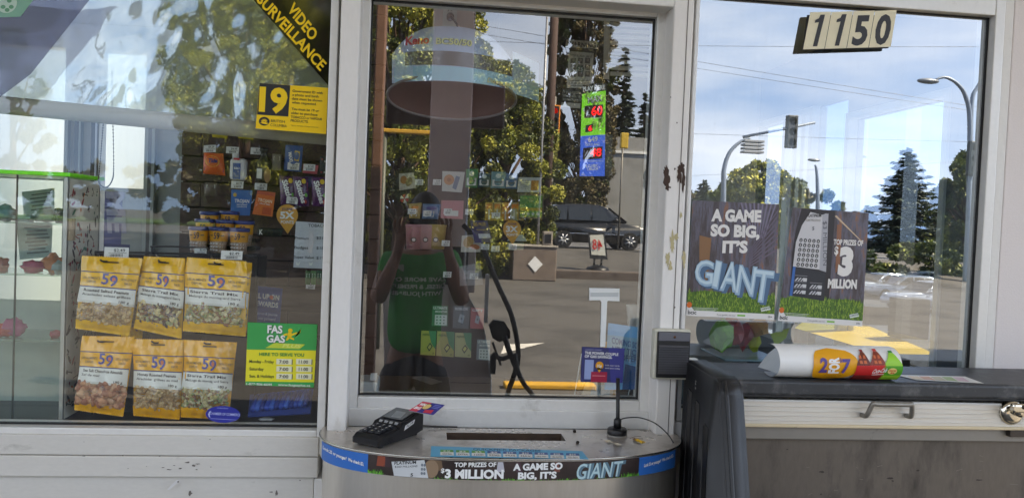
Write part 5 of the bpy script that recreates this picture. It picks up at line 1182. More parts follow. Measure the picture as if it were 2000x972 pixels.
for k, (x, lab) in enumerate([(546, 'purple sweet bag nearest the orange carton'), (572, 'purple sweet bag in the middle of three'), (608, 'purple sweet bag next to the window frame')]):
    packet([(x, 343+k), (x+30, 345+k), (x+32, 402+k), (x+2, 400+k)], HP-.14-.01*k, mat('purple bag', (86, 44, 92), .25, 0, .3, 30), 'sweet_bag', lab, 'sweet bag',
           lambda b, f: (b.text(f, 'Skittles', (.12, .16), (.5, .92), .3, WH, .0016, .035, up=(.36, -.05)), b.poly(f, [(.5, .05), (.95, .2), (.9, .5), (.6, .3)], ink(180, 60, 110), .001), b.ellipse(f, .7, .15, .15, .09, ink(230, 190, 60), .0012, 10), b.ellipse(f, .82, .62, .1, .07, ink(90, 170, 60), .0012, 10), b.ellipse(f, .75, .85, .1, .07, ink(206, 60, 50), .0012, 10)), .016)
for k, x in enumerate((412, 463, 517, 574)):
    packet([(x, 254+k*2), (x+34, 256+k*2), (x+32, 271+k*2), (x+3, 268+k*2)], HP-.06, ink(206, 186, 46), 'hanging_packet', 'yellow packet bottom showing below the blind rail, number %d of the row' % (k+1) if 0 else ['yellow packet above the orange laundry pouch', 'yellow packet above the white bottle', 'yellow packet above the dark bottle', 'yellow packet above the blue hanging packet'][k], 'packet', lambda b, f: b.poly(f, rect(.2, .3, .8, .6), ink(150, 120, 40), .001), .012)
packet([(503, 444), (553, 446), (551, 463), (502, 461)], HP-.12, ink(24, 30, 28), 'hanging_packet', 'black and green flat packet with white mark beside the nut tubs', 'packet', lambda b, f: (b.text(f, 'K', (.08, .8), (.22, .8), .6, WH, .001, .03, up=(0, -.6)), b.poly(f, rect(.4, .2, .95, .8), ink(30, 60, 46), .001)), .006)
for k, x in enumerate((597, 608, 619)): packet([(x, 528), (x+10, 529), (x+9, 556), (x-1, 555)], HP-.10, ink(*[(60, 110, 60), (90, 140, 80), (50, 96, 66)][k]), 'gum_stick', ['first thin green gum pack below the tobacco price list', 'middle thin green gum pack below the tobacco price list', 'last thin green gum pack below the tobacco price list'][k], 'gum pack', lambda b, f: b.poly(f, rect(.2, .2, .8, .5), ink(200, 210, 190), .001), .006)
for k, (c, m, lab) in enumerate([([(532, 300), (550, 301), (548, 333), (531, 332)], (120, 110, 100), 'dull grey card packet between the dark bottle and the blue packet'), ([(596, 344), (612, 345), (610, 366), (595, 365)], (70, 70, 110), 'small indigo packet below the pink packet'), ([(400, 356), (424, 357), (423, 384), (399, 383)], (96, 84, 78), 'dull brown packet below the orange laundry pouch')]):
    packet(c, HP-.06, ink(*m), 'hanging_packet', lab, 'packet', lambda b, f: b.poly(f, rect(.15, .15, .85, .4), ink(190, 186, 170), .001), .008)
# louvred panel high up behind the centre pane
LV = thing('louvre_panel', 'pale slatted louvre panel high up inside the centre window', 'louvre', W(1232, 95, .8)); f = plane(.8); b = MB()
for k in range(10): y = 34+12*k; b.slab(f, [(1192, y-2), (1290, y+3), (1290, y+11), (1192, y+6)], mat('pale louvre slat', (226, 224, 222), .5), .008, .002*k)
b.build('slats', LV); b = MB(); b.slab(plane(.812), [(1180, 26), (1192, 26), (1190, 156), (1178, 154)], MATS['pale louvre slat'], .02); b.build('frame', LV)
# loyalty markers
def pinmark(cx, cy_, r_, Y, big, label):
    f = plane(Y); b = MB(); PM = ink(226, 164, 70)
    pts = [(cx+r_*math.cos(R(a)), cy_+r_*math.sin(R(a))) for a in range(150, 391, 10)]+[(cx+1, cy_+r_*1.75)]
    b.slab(f, pts, PM, .002); b.text(f, big, (cx-r_*.68, cy_+r_*.33), (cx+r_*.66, cy_+r_*.36), r_*.68, WH, .0006, .04); b.text(f, 'POINTS', (cx-r_*.6, cy_+r_*.78), (cx+r_*.6, cy_+r_*.8), r_*.3, WH, .0006, .02); b.text(f, 'JOURNIE', (cx-r_*.5, cy_-r_*.45), (cx+r_*.5, cy_-r_*.43), r_*.24, ink(90, 70, 110), .0006, .02)
    o = b.build('points_marker'); tag(o, label, 'marker')
pinmark(561, 420, 21, HP-.30, '5X', 'orange pin shaped 5X points marker beside the sweet bags'); pinmark(1000, 447, 17.5, .5, '3X', 'orange pin shaped 3X points marker in the centre window')
# tobacco price list and rewards card
f = plane(.16); b = MB(); b.slab(f, [(578, 432), (650, 437), (640, 525), (573, 522)], ink(176, 184, 192), .001)
b.text(f, 'TOBACCO', (602, 443), (643, 444), 6, ink(60, 64, 70), .0006, .01)
for k, (t, p) in enumerate([('Premium', '$21.49'), ('Budget', '$18.49'), ('Super Value', '$19.49')]): b.text(f, t, (576-k, 467+18.5*k), (603+k*5-(k == 1)*6, 468+18.5*k), 5.5, ink(60, 64, 70), .0006, .005); b.text(f, p, (618, 467+19.5*k), (644, 468+19.5*k), 5.5, ink(60, 64, 70), .0006, .005)
for x in (582, 607): b.poly(f, [(x-4, 511), (x, 514), (x+5, 510), (x+2, 518), (x-3, 518)], ink(206, 212, 206), .0006)
o = b.build('price_list'); tag(o, 'pale tobacco price list behind the left window beside the post', 'price list')
bx_([(488, 556), (552, 563), (546, 640), (484, 636)], .30, .004, ink(40, 72, 140), 'rewards_card', 'blue FILL UP ON REWARDS card above the hours sign', 'card', lambda b, f: (b.text(f, 'FILL UP ON', (.08, .30), (.92, .31), .13, WH, .001, .03, up=(0, -.13)), b.text(f, 'REWARDS', (.12, .49), (.9, .50), .13, WH, .001, .03, up=(0, -.13)), b.text(f, 'Chevron & Journie', (.15, .70), (.9, .71), .07, ink(190, 200, 230), .001, .01, up=(0, -.07)), b.text(f, 'are now partners!', (.15, .82), (.85, .83), .07, ink(190, 200, 230), .001, .01, up=(0, -.07)), b.ellipse(f, .68, .25, .055, .055, ink(220, 90, 60), .0014, 12)))
# nut tubs stacked
def tub(px, py, Y, lab, back=False):
    pw = .0305; o0 = W(px, py, Y); h_ = .082
    t = thing('nut_tub', lab, 'tub', (o0.x, o0.y, o0.z-h_), 'small tubs of nuts with blue lids')
    c = (o0.x, o0.y, o0.z-h_)
    b = MB(); b.lathe([(pw*.74, 0), (pw*.92, h_-.010)], c, mat('nut tub body', (190, 160, 140), .35, 0, .55, 160), 20); b.lathe([(pw*.862, h_*.46), (pw*.93, h_-.012)], (c[0], c[1], c[2]+.0), mat('tub band', (226, 156, 40), .35), 20, caps=False)
    for i in range(7):
        for j in range(3):
            a = R(-90+(i-3)*20); z = .008+j*.010; rr_ = pw*(.74+.18*z/(h_-.01))+.0004; p = Vector((c[0]+rr_*math.cos(a), c[1]+rr_*math.sin(a), c[2]+z)); b.add([p+Vector((-.003*-math.sin(a), .003*math.cos(a), 0)), p+Vector((.003*-math.sin(a), -.003*-math.cos(a)*-1, 0)), p+Vector((.003*-math.sin(a), .003*math.cos(a), .005)), p+Vector((-.003*-math.sin(a), .003*math.cos(a), .005))], [(0, 1, 2, 3)], ink(214, 206, 204))
    b.build('cup', t)
    fn = lambda x, y, l=0.0: Vector((c[0]+(pw*.91+.0008+l)*math.sin(x), c[1]-(pw*.91+.0008+l)*math.cos(x), c[2]+y))
    b = MB(); b.text(fn, '59', (-.30, h_*.55), (.30, h_*.55), .020, ink(60, 50, 70), .0004, .02, up=(0, .020)); b.poly(fn, [(-.8, h_*.66), (-.42, h_*.66), (-.42, h_*.7), (-.8, h_*.7)], ink(90, 70, 60), .0004); b.poly(fn, [(.42, h_*.66), (.8, h_*.66), (.8, h_*.7), (.42, h_*.7)], ink(90, 70, 60), .0004); b.build('print', t)
    b = MB(); b.lathe([(pw*1.0, h_-.012), (pw*1.05, h_-.011), (pw*1.05, h_-.002), (pw*.98, h_), (pw*.9, h_-.003), (.001, h_-.003)], c, ink(34, 56, 124, .35), 22, caps=False); b.build('lid', t)
Yt = .36
names = ['front row of tubs, leftmost', 'front row of tubs, middle', 'front row of tubs, rightmost']
for k, (x, y) in enumerate([(389, 442), (428, 443), (468, 445)]): tub(x, y, Yt, 'nut tub with blue lid, '+['first', 'second', 'third'][k]+' in the front row counting from the case')
for k, (x, y) in enumerate([(401, 427), (440, 429), (478, 431)]): tub(x, y, Yt+.07, 'nut tub with blue lid, '+['first', 'second', 'third'][k]+' in the middle row counting from the case')
for k, (x, y) in enumerate([(410, 413), (449, 412)]): tub(x, y, Yt+.14, 'nut tub with blue lid, '+['first', 'second'][k]+' in the rear row counting from the case')
b = MB(); 
for i, (dy, py, ph) in enumerate([(-.035, 483, 0), (.035, 470, 0), (.105, 458, 0)]):
    l0, r0 = W(366, py, Yt+dy), W(500, py+3, Yt+dy+.0); zz_ = W(430, [442, 428, 413][i], Yt+[0, .07, .14][i]).z-.0825
    b.box(l0.x, r0.x, Yt+dy, Yt+dy+.07, zz_-.012-(.0), zz_-.0005, BLACK)
b.box(W(366, 480, Yt).x, W(500, 480, Yt).x, Yt-.035, Yt+.18, .05, W(430, 442, Yt).z-.095, mat('shelf unit', (60, 56, 54), .6))
o = b.build('stepped_shelf'); tag(o, 'black stepped shelf that carries the nut tubs', 'shelf')
# counter ledge inside the left window with blue wrapped pens
b = MB(); ledz = W(300, 822, .02).z-.02
b.box(-1.9, W(640, 820, .0).x, .062, .44, ledz-.03, ledz, mat('dark ledge', (58, 54, 52), .4, 0, .2, 10)); b.box(-1.9, W(640, 820, .0).x, .40, .44, .05, ledz-.0305, DARK)
o = b.build('window_ledge', kiosk)
b = MB(); b.box(W(640, 600, .062).x, W(684, 600, .062).x, .1, .14, .05, 1.4, DARK); 
crumple('paper_scrap', W(520, 820, .12)+Vector((0, 0, .004)), (.02, .015, .004), PAPER, 'white torn paper scrap on the ledge below the lowest nut bags', 'paper', 77)
rs = random.Random(4)
LT = thing('lighter_box', 'box of blue lighters lying under the hours sign', 'lighters', W(560, 790, .15))
for k in range(12):
    x = 492+k*9.5; y = 800-k*.9; m = [ink(40, 84, 190), ink(60, 110, 210), ink(30, 60, 150)][k % 3]
    p0 = W(x, y, .10); p1 = W(x+10, y-26, .17); b = MB(); b.tube([p0, p1], .0075, m, 10); b.tube([p1, p1+(p1-p0)*.14], .0062, mat('lighter cap', (200, 204, 208), .25, .8), 10); b.build('lighter', LT)
b = MB(); f = q3([W(488, 770, .17), W(612, 758, .17), W(606, 806, .09), W(484, 812, .09)]); b.slab(f, rect(0, 0, 1, 1), mat('blue tray', (40, 70, 150), .5), .004); b.build('tray', LT)
# ------------------------------------------------------------------ centre window interior
# pale ceiling box with a socket, lit jackpot display, round lottery sign
b = MB(); cY = .72; c0, c1 = W(838, 250, cY).x, W(918, 250, cY).x
b.bbox(c0, c1, cY, cY+.30, W(878, 64, cY).z, 2.55, mat('pale pink column', (222, 204, 200), .6, 0, .12, 4), .004); o = b.build('ceiling_box', kiosk)
f = plane(cY-.002); SO = thing('wall_socket', 'white double wall socket with black plug high on the pale ceiling box', 'socket', W(878, 30, cY))
b = MB(); b.slab(f, [(866, 10), (893, 12), (892, 53), (864, 51)], WHITEP, .008, .006)
for cy_ in (21, 36): b.ellipse(f, 879, cy_, 6.5, 6, ink(208, 208, 204), .0066, 16); b.poly(f, rect(875.5, cy_-2.5, 876.8, cy_+1), BK, .0070); b.poly(f, rect(880.5, cy_-2.5, 881.8, cy_+1), BK, .0070)
b.build('plate', SO); b = MB(); pk = W(879, 36, cY); b.lathe([(.013, .007), (.013, .03), (.006, .04)], pk, BLACK, 14, 'Y'); b.tube(spline([pk+Vector((0, -.035, 0)), W(888, 42, cY-.05), W(896, 55, cY-.06), W(904, 70, cY-.1)], 6), .004, BLACK, 8); b.build('plug', SO)
# round lottery sign
KS = thing('lottery_sign', 'hanging blue lottery sign with curved top and brown ring below', 'lottery sign', W(885, 140, .5))
KY = .14; kf = plane(KY)
KB1, KB2, KB3 = mat('sign blue', (196, 210, 242), .35, 0, .05, 3), mat('sign sky blue', (200, 226, 248), .35), mat('sign teal', (176, 222, 244), .35)
def hood(px, py, l=0.0):      # the front bows out towards the pane
    t = (px-886)/124.; p = W(px, py, KY); return p+Vector((0, .10*t*t-l, 0))
def hgrid(top, bot, x0, x1, m, l, n=24, k=5):
    vs = []
    for j in range(k+1):
        for i in range(n+1): x = x0+(x1-x0)*i/n; ya, yb = top(x), bot(x); vs.append(hood(x, ya+(yb-ya)*j/k, l))
    b.add(vs, [(j*(n+1)+i, (j+1)*(n+1)+i, (j+1)*(n+1)+i+1, j*(n+1)+i+1) for j in range(k) for i in range(n)], m, True)
dome = lambda x: 52+.066*(x-886)+52*(abs((x-886)/125.)**3.2)
low = lambda x: 152+(x-764)*.058
b = MB(); hgrid(dome, low, 763, 1010, KB1, 0); hgrid(lambda x: dome(x)+40 if 0 else 96+(x-770)*.09, lambda x: low(x)-8, 770, 806, KB2, .0012, 8); hgrid(lambda x: 122+(x-764)*.068, lambda x: low(x)-1, 768, 1009, KB3, .0010); hgrid(lambda x: 94+(x-790)*.072, lambda x: 121+(x-790)*.082, 790, 1008, mat('dark display', (120, 112, 114), .2), .0016)
b.build('panel', KS)
b = MB(); hgrid(lambda x: 82+(x-1010)*.1, lambda x: low(x)+2, 1011, 1078, KB2, -.03, 8); hgrid(lambda x: 139+(x-1010)*.07, lambda x: low(x)+3, 1011, 1078, KB3, -.028, 8); b.build('side_panel', KS)
b = MB(); b.text(hood, 'Keno', (791, 81), (838, 84), 17, ink(250, 240, 240), .0020, .08); b.text(hood, 'Keno', (791, 81), (838, 84), 17, ink(232, 60, 90), .0028, .04); b.text(hood, 'BC50/50', (851, 86), (922, 91), 13, ink(80, 120, 90), .0020, .07); b.text(hood, 'BC50/50', (851, 86), (922, 91), 13, ink(240, 240, 170), .0028, .03); b.text(hood, 'Did you win?', (953, 158), (1008, 161), 10, ink(246, 240, 180), .0030, .03, .15); b.build('lettering', KS)
b = MB(); RN = mat('brown ring', (146, 110, 104), .4, 0, .15, 6); GREY = mat('grey ring rim', (150, 140, 142), .4)
N = 48; rimp = []
for i in range(N+1):
    an = 2*math.pi*i/N; c, s_ = math.cos(an), math.sin(an); px, py = 882+126*c, 190+5*c+43*s_; rimp.append(W(px, py, KY+.12-.10*s_*(-1)))
cen = sum(rimp[:-1], Vector())/N
b.add(rimp[:-1]+[cen+Vector((0, .05, .02))], [(i, (i+1) % N, N) for i in range(N)][::-1], RN, True); b.add([p+Vector((0, .003, 0)) for p in rimp[:-1]]+[cen+Vector((0, .053, .02))], [(i, (i+1) % N, N) for i in range(N)], RN, True)
b.build('ring', KS)
b = MB(); b.tube(rimp, .004, GREY, 7, False); b.build('ring_rim', KS)
b = MB(); b.tube([W(800, 66, KY+.02)+Vector((0, .05, 0)), W(800, 66, KY+.02)+Vector((0, .05, .4))], .003, BLACK, 6); b.tube([W(975, 80, KY+.02)+Vector((0, .05, 0)), W(975, 80, KY+.02)+Vector((0, .05, .4))], .003, BLACK, 6); b.build('hanger', KS)
# jackpot display with red digits
JD = thing('jackpot_display', 'tall green and blue jackpot display with glowing red numbers', 'jackpot display', W(1160, 260, .06))
jf = plane(.06)
b = MB(); b.slab(jf, [(1139, 166), (1185, 163), (1181, 345), (1132, 345)], BLACK, .03)
JG, JB = mat('lit green panel', (104, 196, 40), .3, emit=.10), mat('lit blue panel', (36, 84, 196), .3, emit=.12)
b.poly(jf, [(1137, 184), (1183, 177), (1182, 263), (1134, 266)], JG, .0008); b.poly(jf, [(1134, 266), (1182, 263), (1181, 344), (1132, 344)], JB, .0008)
rs = random.Random(2)
for k in range(26):
    x, y = rs.uniform(1140, 1176), rs.uniform(186, 252); b.poly(jf, [(x, y), (x+3, y+3), (x+8, y-9), (x+6, y-10)], ink(150, 214, 80), .0010)
for (x0, y0, x1, y1) in ((1142, 205, 1178, 230), (1144, 243, 1158, 258), (1139, 287, 1177, 311)): b.poly(jf, [(x0, y0+2), (x1, y0-1), (x1-1, y1-1), (x0-1, y1+1)], ink(44, 12, 14), .0012)
b.build('panel', JD)
REDL = mat('red led', (255, 20, 30), .4, emit=.30)
b = MB(); b.text(jf, 'PLAY HERE', (1139, 179), (1182, 175), 9.5, WH, .0020, .05); b.text(jf, 'MAX', (1148, 203), (1176, 198), 13, ink(40, 60, 40), .0018, .06, .1); b.text(jf, 'MAX', (1149, 202), (1176, 197), 12, ink(236, 244, 236), .0024, .01, .1)
b.text(jf, '$', (1139, 217), (1142, 217), 6, WH, .0020, .02); b.text(jf, '649', (1149, 278), (1168, 276), 10, WH, .0020, .03); b.text(jf, 'GOLD BALL', (1144, 285), (1172, 284), 5, WH, .0020, .02); b.text(jf, '$ CLASSIC', (1144, 327), (1168, 326), 5.5, WH, .0020, .03); b.text(jf, '5 MILLION', (1147, 333), (1168, 332), 5.5, WH, .0020, .03); b.text(jf, 'bclc', (1136, 342), (1142, 342), 3.5, WH, .0020, .01); b.text(jf, 'MILLION', (1160, 232), (1176, 231), 2.5, WH, .0020, .01); b.text(jf, '+', (1139, 254), (1143, 254), 5, WH, .0020, .02)
b.poly(jf, rect(1140, 314, 1176, 315.2), ink(200, 210, 230), .0018)
b.build('lettering', JD)
b = MB(); b.text(jf, '60', (1155, 226), (1176, 224.5), 18, REDL, .0024, .012, .12); b.text(jf, '6', (1149, 256), (1156.5, 255.5), 10.5, REDL, .0024, .012, .1); b.text(jf, '48', (1153, 306), (1174, 305), 16, REDL, .0024, .012, .12); b.build('digits', JD)
b = MB(); b.slab(plane(.075), [(1182, 262), (1197, 264), (1195, 343), (1181, 344)], mat('display side', (54, 56, 60), .4), .07); b.build('side_box', JD)
# warning sheets
WS = ink(176, 172, 160)
f = plane(.30); b = MB(); b.slab(f, [(1106, 77), (1167, 82), (1166, 96), (1104, 92)], WS, .001); b.text(f, 'WARNING', (1107, 90), (1164, 94), 9, ink(40, 36, 34), .0005, .03); o = b.build('warning_strip'); tag(o, 'pale strip reading WARNING hanging in the centre window', 'notice')
b = MB(); b.slab(f, [(1111, 100), (1160, 104), (1156, 173), (1107, 172)], WS, .001)
b.text(f, 'STOP ILLEGAL SALES', (1114, 110), (1156, 113), 4, BK, .0005, .01)
for i in range(3):
    for j in range(3):
        b.poly(f, [(1115+14*j, 113+13*i), (1125+14*j, 114+13*i), (1124+14*j, 125+13*i), (1114+14*j, 124+13*i)], ink(90, 84, 78), .0005); b.ellipse(f, 1120+14*j, 117.5+13*i, 2.6, 3.2, ink(136, 124, 112), .0008, 10)
b.ellipse(f, 1133, 135, 8, 6.5, ink(70, 90, 70), .0010, 14); b.text(f, '25', (1128.5, 138.5), (1138, 139), 7, WS, .0013, .02)
for k in range(3): b.poly(f, rect(1112, 157+5*k, 1150, 158.5+5*k), ink(110, 104, 96), .0005)
o = b.build('warning_poster'); tag(o, 'pale poster with small portraits and a 25 badge in the centre window', 'poster')
b = MB(); b.slab(f, [(1100, 174), (1138, 176), (1134, 200), (1097, 197)], ink(52, 50, 46), .001)
for k, t in enumerate(('IT IS ILLEGAL', 'TO OR SELL TO', 'TO ANYONE U')): b.text(f, t, (1099, 182+7*k), (1135, 184+7*k), 4, WS, .0005, .02)
b.slab(f, [(1097, 200), (1134, 202), (1133, 212), (1096, 209)], WS, .001)
o = b.build('legal_notice'); tag(o, 'dark notice with pale capitals below the portrait poster', 'notice')
# white T shaped shelf stand and the cards in the lower right
f = plane(-.004); b = MB(); b.slab(f, [(1151, 562), (1210, 563), (1210, 588), (1187, 587), (1186, 589), (1182, 677), (1172, 677), (1174.5, 589), (1172, 586), (1151, 586)], ink(232, 234, 232), .002); b.poly(f, rect(1153, 571, 1208, 579), ink(196, 200, 200), .0006)
o = b.build('paper_stand'); tag(o, 'white T shaped paper cut-out stuck on the centre pane', 'stand')
bx_([(1137, 677), (1220, 680), (1216, 747), (1134, 745)], -.003, .002, ink(50, 54, 110), 'savings_card', 'dark blue gas savings card at the bottom of the centre pane', 'card', lambda b, f: (b.poly(f, [(.62, .0), (1, .0), (1, 1), (.72, 1)], ink(58, 62, 140), .0004), b.poly(f, rect(.08, .36, .29, .92), ink(150, 168, 214), .0006), b.poly(f, rect(.24, .70, .62, 1.0), ink(176, 36, 70), .0008), b.ellipse(f, .43, .52, .095, .12, ORG, .0012, 18), b.poly(f, [(.36, .58), (.50, .58), (.43, .72)], ORG, .0012), b.text(f, '10\u00a2', (.375, .58), (.485, .58), .1, WH, .0016, .02, up=(0, -.1)), b.text(f, 'THE POWER COUPLE', (.07, .20), (.86, .22), .075, WH, .001, .03, up=(0, -.08)), b.text(f, 'OF GAS SAVINGS.', (.07, .30), (.72, .31), .075, WH, .001, .03, up=(0, -.08)), b.text(f, 'CHEVRON  JOURNIE', (.08, .1), (.46, .1), .05, ink(150, 154, 190), .001, .01, up=(0, -.05)), b.text(f, 'Link your cards', (.57, .52), (.9, .53), .035, WH, .001, .0, up=(0, -.04)), b.text(f, 'and save today', (.57, .60), (.92, .61), .035, WH, .001, .0, up=(0, -.04)), b.poly(f, rect(.27, .8, .58, .83), ink(220, 120, 130), .0012)))
bx_([(1188, 630), (1256, 640), (1250, 760), (1180, 760)], .035, .003, ink(90, 176, 232), 'coming_soon_card', 'light blue COMING SOON ticket sign at the edge of the centre pane', 'sign', lambda b, f: (b.poly(f, rect(.0, .18, 1.0, .52), ink(120, 176, 206), .0004), b.text(f, 'COMING SOON', (.13, .30), (1.1, .36), .085, ink(30, 90, 150), .001, .03, up=(0, -.1)), b.text(f, 'NEW TICK', (.15, .43), (.95, .47), .085, ink(30, 90, 150), .001, .03, up=(0, -.1)), b.text(f, 'OFFERS', (.42, .55), (.95, .57), .085, ink(30, 90, 150), .001, .03, up=(0, -.1)), b.poly(f, [(.55, .6), (1, .65), (1, 1), (.5, 1)], ink(36, 90, 150), .0006)))
AH = thing('brochure_holder', 'clear acrylic brochure holder with orange leaflets in the centre window corner', 'brochure holder', W(1180, 760, .06))
ACR = glass('acrylic', .10, (.95, .97, .97), .04)
b = MB(); f = plane(.055); b.slab(f, [(1136, 690), (1124, 772), (1230, 774), (1238, 730), (1214, 700)], ACR, .002); b.build('front_plate', AH)
for (x0, y0, x1, y1) in ((1136, 690, 1122, 772), (1238, 730, 1226, 774)): b = MB(); b.tube([W(x0, y0, .053), W(x1, y1, .053)], .0018, mat('acrylic edge', (206, 214, 216), .2), 6); b.build('edge', AH)
b = MB(); b.slab(plane(.075), [(1146, 745), (1134, 772), (1196, 774), (1200, 748)], ink(226, 200, 170), .004); b.slab(plane(.085), [(1180, 665), (1215, 680), (1228, 700), (1208, 774), (1170, 774)], ORG, .004); b.poly(plane(.0735), [(1158, 750), (1152, 772), (1190, 773), (1194, 752)], ink(196, 206, 214), 0); b.build('leaflet', AH)
cpp = W(1240, 617, .16); b = MB(); b.lathe([(.020, -.035), (.027, .03), (.028, .032), (.028, .034), (.003, .035)], cpp, ink(206, 208, 206), 20); o = b.build('paper_cup'); tag(o, 'white paper cup behind the frame in the centre window', 'cup')
# hanging goods in the centre window
GY = .62
def card(c, Y, m, label, art=lambda b, f: None, name='gift_card', cat='gift card', d=.002): return bx_(c, Y, d, m, name, label, cat, art)
card([(779, 339), (808, 337), (813, 367), (780, 372)], GY, ink(186, 178, 160), 'cream card with biscuit and drink picture, upper row of the centre goods', lambda b, f: (b.ellipse(f, .3, .4, .22, .25, ink(170, 110, 60), .001, 16), b.ellipse(f, .62, .55, .2, .3, ink(130, 110, 70), .0014, 14, rot=.5)), 'picture_card', 'card')
card([(864, 334), (908, 336), (902, 376), (863, 373)], GY, ink(206, 204, 200), 'white card with biscuit and blue wrapper picture in the centre window', lambda b, f: (b.ellipse(f, .32, .42, .24, .26, ink(206, 140, 90), .001, 18), b.ellipse(f, .32, .42, .1, .1, ink(180, 110, 70), .0014, 12), b.poly(f, [(.62, .2), (.82, .25), (.7, .9), (.5, .8)], ink(110, 130, 160), .0012)), 'picture_card', 'card')
card([(902, 460), (942, 457), (938, 492), (900, 492)], GY-.05, ink(206, 200, 190), 'white card with doughnut and cut biscuit picture below the purple flyer', lambda b, f: (b.ellipse(f, .35, .42, .26, .34, ink(214, 170, 110), .001, 16), b.ellipse(f, .7, .7, .26, .14, ink(200, 120, 80), .0014, 12, rot=.3)), 'picture_card', 'card')
card([(1013, 346), (1057, 347), (1055, 376), (1010, 375)], GY, ink(190, 192, 190), 'white sheet with small orange picture above the green screen', lambda b, f: (b.poly(f, rect(.58, .2, .9, .85), ink(196, 130, 60), .001), [b.poly(f, rect(.1, .2+.13*k, .48, .25+.13*k), ink(140, 140, 140), .001) for k in range(5)]), 'picture_card', 'card')
card([(862, 391), (906, 392), (904, 428), (861, 426)], GY, ink(196, 120, 130), 'pink card with a white tag in the middle row', lambda b, f: b.poly(f, rect(.15, .55, .78, .85), TAGM, .001), 'picture_card', 'card')
card([(918, 430), (952, 431), (962, 473), (927, 474)], GY-.10, ink(70, 58, 104), 'dark purple flyer with gold writing hanging tilted', lambda b, f: (b.text(f, 'BIG PRIZE', (.15, .25), (.85, .22), .12, ink(190, 150, 80), .001, .02, up=(0, -.14)), b.poly(f, rect(.25, .4, .8, .45), ink(170, 140, 90), .001), b.poly(f, rect(.3, .6, .95, .8), ink(196, 196, 206), .001)), 'flyer', 'flyer')
for k, (c, m, lab) in enumerate([([(910, 330), (934, 330), (932, 367), (909, 366)], (60, 140, 84), 'green gum pack in the upper row'), ([(935, 338), (958, 338), (956, 366), (934, 365)], (44, 84, 96), 'dark teal gum pack in the upper row'), ([(960, 335), (988, 336), (986, 368), (958, 367)], (110, 150, 160), 'pale blue gum pack with tag in the upper row'), ([(987, 338), (1012, 339), (1010, 369), (986, 368)], (70, 110, 150), 'mid blue gum pack at the end of the upper row')]):
    packet(c, GY, ink(*m), 'gum_pack', lab, 'gum pack', lambda b, f: (b.poly(f, rect(.1, .48, .9, .88), TAGM, .002), b.ellipse(f, .5, .25, .2, .14, ink(206, 220, 220), .002, 12), b.poly(f, rect(.25, .6, .8, .66), ink(90, 90, 94), .0026)), .006)
for k, (c, m, lab) in enumerate([([(798, 398), (824, 396), (820, 427), (799, 426)], (206, 176, 110), 'yellow crisp bag in the middle row'), ([(826, 398), (861, 399), (856, 428), (824, 427)], (110, 140, 180), 'blue crisp bag beside the pink card')]):
    packet(c, GY, mat('bag_%d' % k, m, .25, 0, .3, 30), 'crisp_bag', lab, 'crisp bag', lambda b, f: (b.poly(f, rect(.15, .5, .7, .85), TAGM, .002), b.ellipse(f, .5, .28, .3, .12, ink(40, 60, 120) if k else ink(226, 140, 40), .002, 14)), .016)
for k, x in enumerate((948, 964, 980, 997, 1008)):
    packet([(x, 395), (x+15, 395), (x+15, 431), (x-1, 430)], GY-.02, ink(*[(196, 150, 60), (190, 160, 90), (210, 140, 50), (170, 170, 130), (196, 160, 80)][k]), 'nut_sachet', ['first', 'second', 'third', 'fourth', 'fifth'][k]+' golden nut sachet counting from the pale packs, middle row', 'sachet', lambda b, f: (b.poly(f, rect(.15, .1, .85, .35), ink(226, 130, 30), .002), b.poly(f, rect(.1, .55, .9, .62), ink(220, 214, 190), .002), b.poly(f, rect(.4, .4, .6, .95), ink(206, 206, 190), .0016)), .006)
for k, (x, m) in enumerate([(799, (176, 120, 124)), (822, (196, 150, 150)), (842, (196, 164, 96))]):
    p = W(x+10, 486, GY-.06); b = MB(); b.lathe([(.027, 0), (.032, .075), (.033, .078), (.033, .084), (.002, .085)], p, mat('noodle_cup_%d' % k, m, .4, 0, .1, 20), 18)
    f = plane(p.y-.0335); b.ellipse(f, x+9, 468, 5.5, 5, ink(60, 46, 50), 0, 14); b.ellipse(f, x+9, 468, 3.6, 3.2, ink(206, 196, 190), .0004, 12)
    o = b.build('snack_cup'); tag(o, ['pink snack cup beside the raised hand', 'light pink snack cup in the middle', 'golden snack cup beside the price tag'][k], 'cup')
b = MB(); st = [(786, 380), (800, 386), (796, 396), (784, 392)]
for k in range(6): a = R(60*k); b.poly(plane(GY-.02-.0005*k), [(790, 388), (790+9*math.cos(a), 388+9*math.sin(a)), (790+9*math.cos(a+.8), 388+9*math.sin(a+.8))], [ink(190, 60, 60), ink(206, 200, 190)][k % 2])
b.tube([W(790, 388, GY), W(797, 410, GY)], .004, ink(120, 110, 120), 6); o = b.build('pinwheel'); tag(o, 'small red and white pinwheel hanging beside the yellow crisp bag', 'pinwheel')
bx_([(1012, 378), (1063, 378), (1061, 428), (1013, 427)], GY-.03, .03, mat('screen bezel', (90, 84, 80), .4), 'pin_screen', 'small square screen showing green and yellow with a grey bezel', 'screen', lambda b, f: (b.poly(f, rect(.06, .08, .94, .92), mat('green screen', (50, 110, 60), .3, emit=.03), .001), b.poly(f, rect(.06, .56, .94, .68), ink(170, 150, 50), .0014), [b.ellipse(f, .2+.19*k, .8, .06, .06, ink(170, 190, 180), .0016, 10) for k in range(4)], b.ellipse(f, .5, .25, .12, .08, ink(120, 150, 90), .0014, 12)))
b = MB(); f = plane(GY-.05); b.slab(f, [(990, 470), (1000, 457), (1021, 458), (1030, 471)], ink(180, 200, 206), .03); b.poly(f, [(992, 473), (1024, 474), (1022, 488), (988, 488)], ink(150, 156, 130), .002); o = b.build('paper_box'); tag(o, 'pale blue folded box under the 3X marker', 'box')
